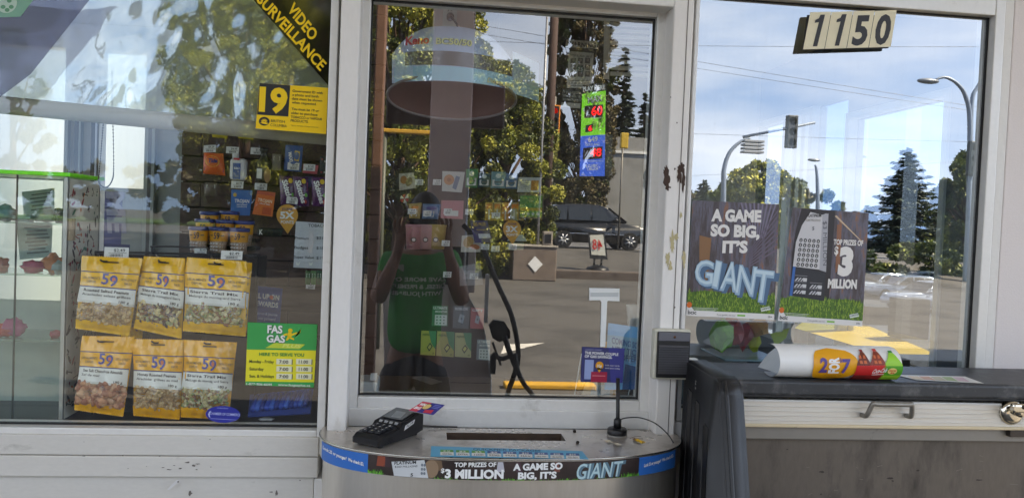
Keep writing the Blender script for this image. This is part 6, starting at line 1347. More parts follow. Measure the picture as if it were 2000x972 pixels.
tl = [(811, 350, 'below the biscuit and drink card'), (846, 350, 'left of the wrapper picture card'), (797, 407, 'on the yellow crisp bag'), (827, 411, 'on the blue crisp bag'), (867, 407, 'on the pink card'), (909, 408, 'on the pale packs'), (961, 415, 'on the golden nut sachets'), (863, 469, 'beside the golden snack cup'), (940, 476, 'under the purple flyer'), (960, 480, 'left of the pale blue box'), (994, 476, 'on the pale blue box'), (866, 530, 'above the phone cards'), (918, 533, 'beside the hanging case')]
for x, y, lab in tl: ptag(x, y, GY-.12, 'small white price tag '+lab, 16, 11, '$1.99', .6)
def phcard(c, m, t, label, kind=0):
    def art(b, f):
        if kind == 0: b.poly(f, [(.5, .0), (1, .0), (1, .75), (.7, .5)], ink(60, 130, 90), .001); b.text(f, t, (.1, .22), (.6, .2), .08, ink(60, 90, 50), .0016, .02, up=(0, -.1)); b.poly(f, [(.42, .68), (.62, .48), (.8, .62), (.58, .85)], ink(50, 56, 50), .002); b.poly(f, [(.48, .68), (.62, .55), (.73, .63), (.59, .77)], ink(200, 190, 110), .0026); b.text(f, '25', (.78, .94), (.92, .94), .06, ink(70, 90, 50), .0016, .02, up=(0, -.06))
        elif kind == 1:
            b.text(f, t, (.05, .18), (.95, .18), .13, ink(200, 210, 200), .0016, .03, up=(0, -.14)); b.text(f, 'MONTHS', (.2, .34), (.95, .34), .1, ink(200, 210, 200), .0016, .03, up=(0, -.1)); b.poly(f, rect(.18, .45, .95, .95), ink(196, 206, 200), .001)
            for i in range(3):
                for j in range(3): b.ellipse(f, .32+.22*j, .55+.15*i, .06, .04, ink(100, 120, 110), .0016, 8)
        else: b.text(f, t, (.1, .18), (.9, .18), .12, ink(196, 196, 200), .0016, .03, up=(0, -.12)); b.poly(f, [(.42, .34), (.72, .42), (.62, .78), (.32, .70)], ink(150, 156, 166), .0014); b.ellipse(f, .52, .56, .05, .05, ink(80, 84, 90), .002, 8)
    return card(c, .42, m, label, art)
YC = ink(180, 180, 84)
phcard([(823, 645), (852, 646), (850, 694), (821, 692)], YC, 'PREPAID', 'first yellow phone card counting from the person, bottom row'); phcard([(854, 646), (888, 648), (886, 697), (852, 694)], ink(170, 160, 90), 'PREPAID', 'second phone card with olive ground in the bottom row'); phcard([(889, 649), (921, 650), (920, 698), (888, 696)], ink(176, 172, 120), 'PREPAID', 'third pale phone card in the bottom row')
phcard([(932, 662), (958, 663), (957, 704), (930, 702)], ink(110, 124, 130), 'ULTIMATE', 'grey game card at the end of the bottom row', 1); phcard([(845, 596), (875, 597), (874, 637), (843, 636)], ink(60, 110, 80), 'ULTIMATE', 'green game card in the upper row', 1)
phcard([(886, 597), (918, 598), (915, 642), (884, 640)], ink(86, 90, 98), 'ROBLOX', 'dark grey game card with tilted square in the upper row', 2); phcard([(920, 600), (946, 602), (944, 642), (918, 641)], ink(160, 70, 76), 'GIFT', 'red gift card at the end of the upper row', 2)
b = MB(); f = plane(GY-.02); b.slab(f, [(897, 520), (938, 513), (944, 556), (898, 558)], ink(126, 124, 126), .02); b.poly(f, rect(905, 528, 936, 545), ink(160, 158, 160), .001); o = b.build('hanging_case'); tag(o, 'grey clear fronted case hanging beside the phone cards', 'case')
b = MB(); f = plane(.06); p = W(715, 760, .08); b.slab(f, [(724, 728), (737, 728), (735, 742), (722, 742)], ink(186, 190, 190), .002); b.bbox(p.x-.045, p.x+.035, .06, .17, W(715, 772, .06).z, W(715, 745, .06).z, mat('grey device', (170, 176, 176), .4), .008, 3); o = b.build('receipt_printer'); tag(o, 'pale grey receipt printer in the bottom corner of the centre pane', 'printer')
b = MB(); b.box(W(705, 780, .06).x, W(1262, 780, .06).x, .062, .42, W(960, 776, .06).z-.05, W(960, 776, .06).z-.012, mat('inner counter', (92, 70, 50), .5, 0, .2, 8)); b.box(W(705, 780, .06).x, W(1262, 780, .06).x, .38, .42, .05, W(960, 776, .06).z-.0505, DARK); b.build('inner_counter', kiosk)
# ------------------------------------------------------------------ right window interior
# yellow worktop by the side window, cartons in silhouette, snack tray
b = MB(); 
YT = mat('yellow worktop', (255, 204, 56), .45, 0, .08, 6)
yA = [W(1560, 634, 1.35), W(1692, 633, 1.7)]
fy = flat_fn(1.165)
b.slab(fy, [(1552, 640), (1568, 628), (1692, 634), (1832, 692), (1722, 690)], YT, .03)
o = b.build('yellow_worktop'); tag(o, 'bright yellow worktop inside by the side window', 'worktop')
b = MB(); lp0 = fy(1722, 690); q0_ = fy(1832, 692); b.box(lp0.x+.02, lp0.x+.06, lp0.y+.05, lp0.y+.1, .05, 1.134, DARK); b.box(q0_.x-.12, q0_.x-.08, q0_.y+.05, q0_.y+.1, .05, 1.134, DARK); b.build('leg', o)
BX = mat('grey card carton', (76, 72, 68), .7, 0, .1, 8)
def carton(px0, px1, pyt, pyb, Y, d, label):
    b = MB(); p0, p1 = W(px0, pyb, Y), W(px1, pyt, Y); b.bbox(p0.x, p1.x, Y, Y+d, max(p0.z, 1.168), p1.z, BX, .002); o = b.build('carton'); tag(o, label, 'carton')
carton(1690, 1745, 600, 660, 1.55, .12, 'low grey carton on the yellow worktop behind the poster edge'); carton(1758, 1818, 585, 672, 1.05, .10, 'tall grey carton on the yellow worktop by the side window')
# snack tray with bright packets below the posters
ST = thing('snack_tray', 'clear tray of crumpled green red and orange packets under the first poster', 'snack tray', W(1450, 680, .2))
b = MB(); tz = W(1450, 690, .20).z; tx0, tx1 = W(1398, 680, .2).x, W(1512, 680, .2).x
b.bbox(tx0, tx1, .12, .34, tz-.012, tz-.006, mat('tray plastic', (150, 176, 182), .2), .002); b.build('tray', ST)
for k, (x, y, r_, c) in enumerate([(1410, 655, (.034, .04, .05), (150, 220, 60)), (1432, 648, (.034, .04, .045), (240, 110, 110)), (1452, 655, (.03, .03, .045), (200, 60, 70)), (1478, 640, (.04, .03, .03), (250, 170, 90)), (1472, 668, (.02, .03, .03), (250, 245, 60))]):
    p = W(x, y, .18+.02*k); bm = bmesh.new(); bmesh.ops.create_icosphere(bm, subdivisions=2, radius=1); rs = random.Random(k+50); b = MB()
    for v in bm.verts: q = rs.uniform(.75, 1.2); v.co = Vector((v.co.x*r_[0]*q, v.co.y*r_[1]*q, v.co.z*r_[2]*q))
    b.bm(bm, mat('snack_film_%d' % k, c, .3, 0, .35, 30), False, Matrix.Translation((p.x, p.y, max(p.z, tz+.03)))); b.build('packet', ST)
b = MB(); c3 = [W(1505, 652, .12), W(1535, 660, .1), W(1542, 640, .13), W(1515, 675, .11)]; b.add([c3[0], c3[3], c3[1], c3[2]], [(0, 1, 2), (0, 2, 3)], mat('lime paper', (206, 220, 90), .5)); b.add([c3[0]+Vector((0, .002, 0)), c3[3]+Vector((0, .002, 0)), c3[1]+Vector((0, .002, 0)), c3[2]+Vector((0, .002, 0))], [(2, 1, 0), (3, 2, 0)], MATS['lime paper']); b.build('paper_flag', ST)
b = MB(); iz = 1.09
b.box(W(1345, 700, .06).x, RW-.002, .062, .60, 1.06, 1.10, mat('grey blue ledge', (104, 120, 132), .4, 0, .15, 6)); b.build('inner_ledge', kiosk)
TPM = glass('tape strip', .2, (.8, .88, .9), .3, 0, 6, .1)
b = MB(); f = plane(RY-.0015); b.slab(f, [(1526, 392), (1536, 392), (1528, 648), (1516, 648)], TPM, .0004); o = b.build('tape_strip'); tag(o, 'clear tape strip between the two posters', 'tape')
# ------------------------------------------------------------------ trees and plants
LEAFM = [mat('leaf_%d' % k, c, .5, 0, 0, 1, 0, 1, 0, .4) for k, c in enumerate([(150, 150, 56), (116, 124, 46), (78, 90, 38), (178, 174, 76), (52, 62, 32)])]
BROWNL = [mat('brown_leaf_%d' % k, c, .6) for k, c in enumerate([(108, 94, 62), (88, 80, 52), (120, 108, 66), (64, 58, 42)])]
CONL = [mat('conifer_%d' % k, c, .6) for k, c in enumerate([(52, 66, 56), (36, 50, 42), (66, 80, 64)])]
BARK = mat('bark', (84, 64, 52), .9, 0, .4, 8, .5, 20)
def np_obj(name, V, Fq, mi, mats, parent=None):
    me = bpy.data.meshes.new(name); n = len(V); nf = len(Fq)
    me.vertices.add(n); me.vertices.foreach_set('co', V.astype(np.float32).ravel())
    me.loops.add(nf*4); me.loops.foreach_set('vertex_index', Fq.astype(np.int32).ravel())
    me.polygons.add(nf); me.polygons.foreach_set('loop_start', np.arange(nf, dtype=np.int32)*4)
    for m in mats: me.materials.append(m)
    me.polygons.foreach_set('material_index', mi.astype(np.int32)); me.update(calc_edges=True); me.validate()
    o = bpy.data.objects.new(name, me); COL.objects.link(o)
    if parent: o.parent = parent; o.matrix_parent_inverse = Matrix.Translation(parent.location).inverted()
    return o
def leaves(name, clumps, per, size, mats, parent, seed, droop=.0):
    """clumps: (centre, radius) list; leaf sized faces scattered through each clump"""
    g = np.random.default_rng(seed); Vs = []; mi = []
    for c, r in clumps:
        d = g.normal(size=(per, 3)); d /= np.linalg.norm(d, axis=1)[:, None]; p = np.array(c)+d*np.array(r)*(g.uniform(.25, 1, (per, 1))**.5)
        a = g.normal(size=(per, 3)); a[:, 2] -= droop; a /= np.linalg.norm(a, axis=1)[:, None]; q = g.normal(size=(per, 3)); q = np.cross(a, q); q /= np.linalg.norm(q, axis=1)[:, None]
        s = size*g.uniform(.6, 1.4, (per, 1)); Vs.append(np.stack([p-a*s, p+q*s*.5, p+a*s, p-q*s*.5], 1)); mi.append(np.full(per, g.integers(0, len(mats)))*(g.random(per) < .7)+g.integers(0, len(mats), per)*0)
        m_ = g.integers(0, len(mats)); mi[-1] = np.where(g.random(per) < .65, m_, g.integers(0, len(mats), per))
    V = np.concatenate(Vs).reshape(-1, 3); F = np.arange(len(V)).reshape(-1, 4)
    return np_obj(name, V, F, np.concatenate(mi), mats, parent)
def broad_tree(base, h, crown, label, seed, mats=LEAFM, n=90, per=110, size=.11, trunk_r=.16, group=None, cbase=.25, rf=.28):
    g = random.Random(seed); t = thing('leafy_tree', label, 'tree', base, group)
    b = MB(); top = base+Vector((0, 0, h*.75)); b.tube(spline([base, base+Vector((.1, 0, h*.3)), top], 4), [trunk_r*(1-.7*i/8) for i in range(9)], BARK, 9)
    cl = []
    for k in range(n):
        z = g.uniform(cbase, 1); w = crown*(math.sin(math.pi*min(1, (z-cbase)/(1-cbase)*.86+.12))**.7)
        a = g.uniform(0, 6.28); q = g.uniform(.3, 1)**.5*w; c = base+Vector((q*math.cos(a), q*math.sin(a), z*h)); r_ = g.uniform(.30, .75)*crown*.28
        cl.append((tuple(c), (r_, r_, r_*.95)))
        if k % 5 == 0: b.tube([base+Vector((0, 0, h*min(.7, z*.6))), c], [.05, .012], BARK, 5)
    b.build('trunk', t); leaves('crown', cl, per, size, mats, t, seed); return t
def conifer(base, h, r_, label, seed, size=.13, per=34, group=None, tiers=70, wide=1.0):
    """trunk with drooping boughs; each bough carries flat sprays of needles"""
    g = random.Random(seed); ng = np.random.default_rng(seed); t = thing('conifer', label, 'tree', base, group)
    b = MB(); b.tube([base, base+Vector((0, 0, h*.98))], [h*.016, .015], BARK, 8); P = []; A = []
    for k in range(tiers):
        z0_ = .05+.93*k/tiers; nb = 5 if z0_ < .75 else 3
        for j in range(nb):
            z = min(.985, z0_+g.uniform(-.03, .03)); rad = (r_*(1-z)**.8+.12); an = g.uniform(0, 6.283); q = rad*g.uniform(.5, 1.12); d = np.array([math.cos(an), math.sin(an), 0]); o_ = np.array(base)+np.array([0, 0, z*h])
            m_ = int(per*(.4+q/r_)); s_ = ng.uniform(.05, 1, m_)**.75; side = np.array([-d[1], d[0], 0])
            w = ng.normal(0, .16, m_)*q*(1.1-s_); droop = -.30*q*s_+.22*q*s_**3*(1 if z > .4 else .6)
            P.append(o_+d*(s_*q)[:, None]+side*w[:, None]+np.array([0, 0, 1])*(droop+ng.normal(0, .035*h/12, m_))[:, None]); A.append(d*1.0+side*np.sign(w)[:, None]*.8+ng.normal(0, .3, (m_, 3))+np.array([0, 0, -.25]))
            if j % 3 == 0: b.tube([tuple(o_), tuple(o_+d*q*.6+np.array([0, 0, -.16*q]))], [.03, .008], BARK, 4)
    b.build('trunk', t)
    P = np.concatenate(P); A = np.concatenate(A); A /= np.linalg.norm(A, axis=1)[:, None]; Q = np.cross(A, ng.normal(size=A.shape)*.4+np.array([0, 0, 1])); Q /= np.linalg.norm(Q, axis=1)[:, None]
    s = size*ng.uniform(.6, 1.4, (len(P), 1)); V = np.stack([P-A*s, P+Q*s*.28, P+A*s, P-Q*s*.28], 1).reshape(-1, 3)
    np_obj('crown', V, np.arange(len(V)).reshape(-1, 4), ng.integers(0, 3, len(P)), CONL, t); return t
def ground_at(px, py, Yv, dz=0): p = M(px, py, Yv); return Vector((p.x, p.y, gz(p.x, p.y)+dz))
# ivy grown trees behind the forecourt, mirrored in the left and centre panes
broad_tree(ground_at(470, 480, 19), 8.6, 2.0, 'big bright leafy tree behind the forecourt, beside the pump column', 1, n=210, per=460, size=.05)
broad_tree(ground_at(600, 480, 21), 9.5, 2.0, 'tall leafy tree behind the forecourt between the two brightest trees', 2, n=190, per=460, size=.052)
broad_tree(ground_at(770, 480, 19), 8.6, 1.9, 'bright ivy covered tree behind the person at the pump', 3, n=210, per=480, size=.05)
broad_tree(ground_at(975, 480, 22.6), 6.4, 1.9, 'low ivy covered tree behind the concrete block', 4, n=230, per=480, size=.048, cbase=.02)
broad_tree(ground_at(890, 480, 21), 7.2, 1.5, 'slim ivy covered tree behind the fuel pump', 41, n=150, per=460, size=.05, cbase=.03)
broad_tree(ground_at(1125, 480, 46), 18.5, 2.3, 'tall brownish tree beside the metal pole by the road', 5, mats=BROWNL+[LEAFM[2]], n=520, per=260, size=.085, cbase=.04, rf=.34)
broad_tree(ground_at(20, 430, 24), 6.6, 1.1, 'small dark tree at the far end of the forecourt', 6, mats=[LEAFM[2], LEAFM[4], BROWNL[1]], n=50, per=120, size=.12)
conifer(ground_at(1205, 470, 52), 13.5, 2.0, 'dark slim conifer standing across the road', 7, .20, 46)
conifer(ground_at(1247, 470, 58), 11.5, 1.8, 'shorter dark conifer next to the slim one across the road', 8, .20, 46)
def hedge(x0, x1, y, z0, h, name, label, seed, mats, size=.12, per=120, d=.8):
    g = random.Random(seed); cl = []
    n = int(abs(x1-x0)*3)
    for k in range(n*2): cl.append(((g.uniform(x0, x1), y+g.uniform(-d, d)*.5, z0+g.uniform(.1, 1)*h*g.uniform(.7, 1)), (.35, .3, .3)))
    o = leaves(name, cl, per, size, mats, None, seed); tag(o, label, 'hedge'); return o
pA, pB = M(700, 480, 24), M(1250, 480, 24)
hedge(M(380, 480, 24).x, M(1075, 480, 24).x, -23.6, .2, 2.2, 'hedge', 'dark ragged ivy hedge along the back of the forecourt', 21, [LEAFM[2], LEAFM[4], BROWNL[3], LEAFM[1]], .11, 170)
hedge(-34, 30, -48, .7, 4.2, 'hedge', 'dark wooded bank on the far side of the road', 22, [LEAFM[4], BROWNL[3], BROWNL[1], LEAFM[2]], .26, 120, 3)
broad_tree(ground_at(860, 480, 23), 9.5, 1.7, 'tall ivy tree standing behind the curved pump', 42, n=170, per=460, size=.052, cbase=.03)
broad_tree(ground_at(715, 480, 22), 9.0, 1.7, 'tall ivy tree rising beside the brown forecourt post', 43, n=170, per=460, size=.052, cbase=.03)
broad_tree(ground_at(545, 480, 24), 10.5, 2.2, 'widest leafy tree at the back of the forecourt', 44, n=190, per=460, size=.0525, cbase=.1)
# forecourt pieces: concrete block with diamond notice and meter box
p0, p1 = M(1000, 540, 20.3), M(1086, 540, 20.3); zb_ = gz(p0.x, -20.3); zt_ = M(1040, 482, 20.3).z
CK = thing('concrete_block', 'pale concrete block with white diamond notice at the back of the forecourt', 'block', ((p0.x+p1.x)/2, -20.6, 0))
b = MB(); b.bbox(p0.x, p1.x, -21.2, -20.3, 0, zt_, wear('warm concrete', (126, 112, 102), (92, 82, 76), .85, 0, 3, .5, .75), .03); b.bbox(p0.x-.03, p1.x+.03, -21.25, -20.27, zt_, zt_+.05, CONC, .01); b.build('body', CK)
f = mplane(20.29); b = MB(); b.poly(f, [(1045, 500), (1060, 516), (1045, 531), (1031, 515)], PAPER, .01); b.build('diamond_notice', CK)
b = MB(); q = M(1069, 470, 20.6); b.bbox(q.x-.14, q.x+.14, -20.75, -20.5, zt_+.05, zt_+.46, mat('meter grey', (150, 140, 130), .6), .02); b.bbox(q.x-.09, q.x+.09, -20.5, -20.48, zt_+.12, zt_+.38, BLACK, .005); o = b.build('meter_box'); tag(o, 'small grey meter box with black face on top of the concrete block', 'meter box')
# a board sign reading 48
SB = thing('sandwich_sign', 'black framed board sign with red numerals by the road', 'sign', ground_at(1168, 520, 23.5))
sp0 = ground_at(1168, 520, 23.5); f = mplane(23.5)
b = MB(); pts = [(1149, 455), (1181, 454), (1187, 507), (1153, 505)]; b.slab(f, pts, mat('sign frame', (40, 42, 44), .5), .08); b.poly(f, [(1152, 459), (1178, 458), (1183, 499), (1155, 497)], ink(206, 206, 196), .01); b.build('board', SB)
b = MB(); b.text(f, '4', (1176, 488), (1167, 488), 20, ink(206, 44, 40), .03, .012, up=(0, -20)); b.text(f, '8', (1165, 487), (1157, 487), 20, ink(206, 44, 40), .03, .012, up=(0, -20)); b.build('lettering', SB)
b = MB(); b.lathe([(.42, 0), (.36, .14), (.16, .22), (.02, .24)], sp0+Vector((0, -.05, .0)), BLACK, 18); 
for dx in (-.12, .12): b.tube([sp0+Vector((dx, -.05, .1)), Vector((sp0.x+dx, sp0.y-.05, M(1168, 504, 23.5).z))], .035, BLACK, 8)
b.build('foot', SB)
# metal pole, utility post, traffic light
def pole_at(px, pyt, Yv, r_, m, name, label, cat, extra=None):
    base = ground_at(px, 480, Yv); top = M(px+ (pyt-480)*-.03, pyt, Yv); b = MB(); b.tube([base, Vector((base.x, base.y, top.z))], r_, m, 10); o = b.build(name); tag(o, label, cat); 
    if extra: extra(o, base, top.z)
    return o
pole_at(1064, -60, 22, .13, mat('reddish post', (74, 54, 48), .8, 0, .3, 6), 'utility_post', 'thick reddish brown post beside the pale metal pole', 'post')
pole_at(1050, -20, 21, .035, mat('pale steel pole', (150, 150, 154), .4, .3), 'metal_pole', 'slim pale metal pole in front of the reddish post', 'pole')
def signal(px, py, Yv, label, armpx):
    c = M(px, py, Yv); t = thing('traffic_light', label, 'traffic light', (c.x, c.y, gz(c.x, c.y)))
    b = MB(); b.bbox(c.x-.18, c.x+.18, c.y-.12, c.y+.12, c.z-.55, c.z+.55, mat('signal yellow', (216, 130, 30), .5), .03); b.bbox(c.x-.13, c.x+.13, c.y+.121, c.y+.13, c.z-.5, c.z+.5, BLACK, .004); b.build('housing', t)
    for k, m in enumerate((mat('signal red', (255, 40, 20), .4, emit=.25), mat('dark amber', (70, 50, 20), .4), mat('dark green lens', (20, 50, 30), .4))): b = MB(); b.lathe([(.10, 0), (.10, .05), (.02, .055)], (c.x, c.y+.13, c.z+.34-.34*k), m, 14, 'Y'); b.build('lens', t)
    b = MB(); b.tube([Vector((c.x, c.y-.25, gz(c.x, c.y))), Vector((c.x, c.y-.25, c.z+.9))], .08, mat('signal pole', (120, 116, 110), .5, .3), 10); b.build('pole', t)
signal(1083, 236, 26, 'traffic light showing red in front of the brownish tree', 0)
b = MB(); c = M(1219, 275, 28); b.bbox(c.x-.15, c.x+.15, c.y-.1, c.y+.1, c.z-.30, c.z+.30, mat('signal box yellow', (206, 170, 60), .5), .03); b.tube([Vector((c.x, c.y-.2, gz(c.x, c.y))), Vector((c.x, c.y-.2, c.z+.2))], .035, MATS['signal pole'], 8); o = b.build('signal_box'); tag(o, 'yellow signal box seen from behind near the conifers', 'traffic light')
# grey hillside building beyond the road
g0, g1 = M(1185, 330, 46), M(1285, 330, 46); b = MB(); b.box(g0.x, g1.x, -50, -46, .7, M(1230, 268, 46).z, wear('grey render wall', (150, 150, 148), (110, 110, 108), .8, 0, 1, .5, .8)); zz1 = M(1230, 300, 46).z; b.box(g0.x, g1.x, -45.99, -45.9, zz1, zz1+.15, WHITEP); o = b.build('roadside_building'); tag(o, 'long grey roadside building with a white band beyond the road', 'building')
# street lamp with two arms, signal mast, poles, lines (mirrored in the right pane)
LG = mat('lamp post grey', (122, 134, 150), .45, .4)
def lamp_arm(px_b, pts, Yv, label, r_=.10, head=True, name='street_lamp'):
    base = ground_at(px_b, 480, Yv); t = thing(name, label, 'street lamp' if head else 'traffic light', base)
    P_ = [M(x, y, Yv) for x, y in pts]; b = MB(); sp_ = spline([base]+P_, 6); n = len(sp_); b.tube(sp_, [r_*(1.25-.8*i/n) for i in range(n)], LG, 10); b.build('post', t)
    if head:
        e = P_[-1]; d = (P_[-1]-P_[-2]).normalized(); b = MB(); b.ell(e+d*.3, (.42, .16, .10), mat('lamp head', (120, 126, 134), .4, .3), 12, 8); b.build('lamp_head', t)
    return t, P_
lamp_arm(1888, [(1890, 400), (1892, 240), (1884, 190), (1868, 165), (1845, 152), (1826, 156)], 24, 'tall double street lamp with curved arm reaching over the road', .085)
lamp_arm(1893, [(1893, 300), (1896, 200), (1906, 172), (1922, 150), (1946, 138)], 24.6, 'street lamp whose arm points away from the curved one', .08)
t, P_ = lamp_arm(1411, [(1412, 370), (1413, 330), (1424, 298), (1444, 278), (1464, 270)], 26, 'curved signal mast beside the small conifer', .09, False, 'signal_mast')
b = MB(); c = M(1468, 288, 26)
for k in range(4): b.bbox(c.x-.38, c.x+.38, c.y-.2, c.y+.2, c.z-.22+.13*k, c.z-.14+.13*k, mat('signal grey', (140, 144, 150), .4), .01)
b.tube([M(1450, 268, 26), M(1590, 240, 26)], .05, LG, 8); b.build('signal_head', t)
def sig(px, py, Yv, label):
    c = M(px, py, Yv); t = thing('traffic_light', label, 'traffic light', c); b = MB(); b.bbox(c.x-.2, c.x+.2, c.y-.12, c.y+.12, c.z-.6, c.z+.6, mat('signal dark', (54, 60, 66), .5), .03); b.build('housing', t)
    for k in range(3): b = MB(); b.lathe([(.15, 0), (.16, .22), (.13, .22)], (c.x, c.y+.12, c.z+.38-.38*k), MATS['signal dark'], 12, 'Y'); b.build('visor', t)
sig(1899, 310, 23.8, 'dark traffic light on the tall street lamp post'); sig(1544, 258, 26, 'dark traffic light hanging from the curved signal mast')
lamp_arm(1597, [(1596, 380), (1594, 335), (1591, 322)], 44, 'thin wooden pole with short arm beyond the road', .12)
b = MB()
for (x0, y0, x1, y1, Yv) in ((1345, 98, 1945, 196, 34), (1345, 112, 1945, 205, 35), (1345, 244, 1945, 262, 40), (980, 62, 1300, 70, 35), (1340, 330, 1920, 300, 50)):
    A, B_ = M(x0, y0, Yv), M(x1, y1, Yv); A, B_ = A+(A-B_)*3, B_+(B_-A)*3; mid = (A+B_)/2-Vector((0, 0, .5)); b.tube(spline([A, mid, B_], 16), .009, BLACK, 5)
o = b.build('power_line'); tag(o, 'black power lines strung across the sky along the road', 'power line'); o['kind'] = 'stuff'
conifer(ground_at(1368, 470, 44), 4.0, 1.5, 'small conifer near the curved signal mast', 9, .12, 40)
broad_tree(ground_at(1480, 470, 36), 4.3, 2.3, 'wide pale green tree between the signal mast and wooden pole', 10, n=150, per=260, size=.10, cbase=.1)
broad_tree(ground_at(1400, 470, 48), 3.4, 2.2, 'low round tree behind the curved signal mast', 18, n=90, per=220, size=.12, cbase=.1)
broad_tree(ground_at(1880, 470, 30), 4.6, 1.4, 'dark green tree behind the tall street lamp', 11, mats=[LEAFM[2], LEAFM[4], LEAFM[1]], n=140, per=260, size=.10, cbase=.03)
conifer(ground_at(1762, 470, 46), 6.8, 3.6, 'broad dark conifer mirrored in the right pane, across the road', 14, .20, 90, None, 84)  # added in line with the conifer beyond the side window to darken it
hedge(17, 62, -50, .7, 2.2, 'hedge', 'low green hedge along the far road behind the street lamps', 24, [LEAFM[0], LEAFM[1], LEAFM[2], LEAFM[4]], .16, 150, 3)
hedge(M(1610, 480, 25).x, M(1960, 480, 25).x, -25, .3, 1.15, 'hedge', 'added low clipped dark hedge in front of the broad conifer', 26, [LEAFM[2], LEAFM[4], LEAFM[1]], .09, 260, 1.2)  # added to darken the reflection so the parked cars show through
hedge(M(1845, 480, 42).x, M(1960, 480, 42).x, -42, .7, 4.2, 'hedge', 'tall dark green thicket behind the tall double lamp', 25, [LEAFM[2], LEAFM[4], LEAFM[1]], .14, 200, 3)
# ------------------------------------------------------------------ cars
TYRE = mat('tyre', (26, 26, 27), .8); RIM = mat('alloy rim', (176, 178, 182), .3, .8); CARGL = mat('car window', (30, 36, 42), .06, 0, 0, 1, 0, 1, 0, .8); LAMPM = mat('head lamp', (214, 216, 220), .15); TAILM = mat('tail lamp', (150, 24, 24), .2); TRIM = mat('chrome trim', (190, 192, 196), .2, .9)
def car(pos, ang, L, Wd, H, col, label, van=True, suv=True, name='parked_car', cat='car', group=None):
    paint = mat('paint_%d_%d_%d' % col, col, .25, .1, 0, 1, 0, 1, 0, .5, 0, None, .8)
    t = thing(name, label, cat, pos, group); T = Matrix.Translation(pos) @ Matrix.Rotation(ang, 4, 'Z')
    bonnet = .74*H if not van else .60*H
    if van: low = [(-.5, .30), (-.495, .52), (-.47, .60), (.24, .60), (.40, .555), (.475, .47), (.5, .36), (.49, .18), (.36, .14), (-.46, .14)]; roof = [(-.47, .60), (-.44, .82), (-.36, .965), (-.20, 1.0), (.02, .995), (.11, .94), (.30, .60)]
    else: low = [(-.5, .36), (-.49, .58), (-.45, .62), (.20, .60), (.42, .54), (.49, .42), (.5, .22), (.38, .14), (-.46, .15)]; roof = [(-.46, .61), (-.40, .86), (-.30, .98), (-.08, 1.0), (.05, .95), (.22, .60)]
    def loft(prof, w0, w1, m, bev, z0=.6):
        bm = bmesh.new(); rings = []
        for s_ in (-1, 1):
            rings.append([bm.verts.new((x*L, s_*Wd/2*(w0 if z <= z0 else w0+(w1-w0)*(z-z0)/(1-z0)), z*H)) for x, z in prof])
        bm.faces.new(rings[0]); bm.faces.new(rings[1][::-1])
        for i in range(len(prof)): j = (i+1) % len(prof); bm.faces.new((rings[0][j], rings[0][i], rings[1][i], rings[1][j]))
        bmesh.ops.recalc_face_normals(bm, faces=bm.faces[:])
        if bev: bmesh.ops.bevel(bm, geom=bm.edges[:], offset=bev, segments=3, affect='EDGES')
        bb = MB(); bb.bm(bm, m, True, T); return bb
    bb = loft(low, 1, 1, paint, .07); gg = loft(roof, .97, .80, paint, .06); bb.add(gg.v, gg.f, paint, True); bb.build('body', t)
    # windows, proud of the cabin
    def side(x, z, s_, l=.012): w = .97+(.80-.97)*(z-.6)/.4; return T @ Vector((x*L, s_*(Wd/2*w+l), z*H))
    wins = [[(-.44, .64), (-.42, .80), (-.355, .92), (-.28, .93), (-.28, .64)], [(-.265, .64), (-.265, .93), (-.06, .94), (-.06, .64)], [(-.045, .64), (-.045, .94), (.06, .91), (.20, .66), (.20, .64)]] if van else [[(-.40, .64), (-.36, .82), (-.28, .92), (-.20, .93), (-.20, .64)], [(-.185, .64), (-.185, .93), (-.06, .94), (-.06, .64)], [(-.045, .64), (-.045, .94), (.03, .91), (.15, .64)]]
    for s_ in (-1, 1):
        for w in wins: q = MB(); q.add([side(x, z, s_) for x, z in w], [tuple(range(len(w)))], CARGL); q.build('window', t)
        q = MB(); mz = T @ Vector((.17*L, s_*(Wd/2+.09), .66*H)); q.ell(mz, (.11, .09, .08), paint, 10, 7); q.build('mirror', t)
        q = MB(); q.add([T @ Vector((x*L, s_*(Wd/2+.006), z*H)) for x, z in ((-.46, .335), (.38, .335), (.38, .352), (-.46, .352))], [(0, 1, 2, 3)], TRIM); q.build('trim', t)
        for x in (.42, ): q = MB(); q.ell(T @ Vector((.455*L, s_*Wd*.40, .475*H)), (.16, .10, .07), LAMPM, 10, 7); q.build('headlight', t)
        q = MB(); q.ell(T @ Vector((-.488*L, s_*Wd*.43, .56*H)), (.06, .08, .16), TAILM, 10, 7); q.build('tail_light', t)
        for x in (-.31, .315):
            c = T @ Vector((x*L, s_*(Wd/2-.10), 0)); r_ = .20*H if van else .215*H
            q = MB(); ax = (T.to_3x3() @ Vector((0, s_, 0))); q2 = []
            q.tube([c+Vector((0, 0, r_))-ax*.12, c+Vector((0, 0, r_))+ax*.115], r_, TYRE, 26, True, False); wo_ = q.build('wheel', t)
            q = MB(); q.tube([c+Vector((0, 0, r_))+ax*.116, c+Vector((0, 0, r_))+ax*.122], r_*.66, mat('rim dark', (60, 62, 66), .4, .5), 22, True, False)
            for k in range(7):
                a = 2*math.pi*k/7; u = (T.to_3x3() @ Vector((math.cos(a), 0, math.sin(a)))); q.tube([c+Vector((0, 0, r_))+ax*.128, c+Vector((0, 0, r_))+ax*.128+u*r_*.66], [.045, .03], RIM, 6)
            q.build('rim', wo_)
    fs_ = [(.118, .93), (.288, .62)] if van else [(.062, .93), (.205, .62)]
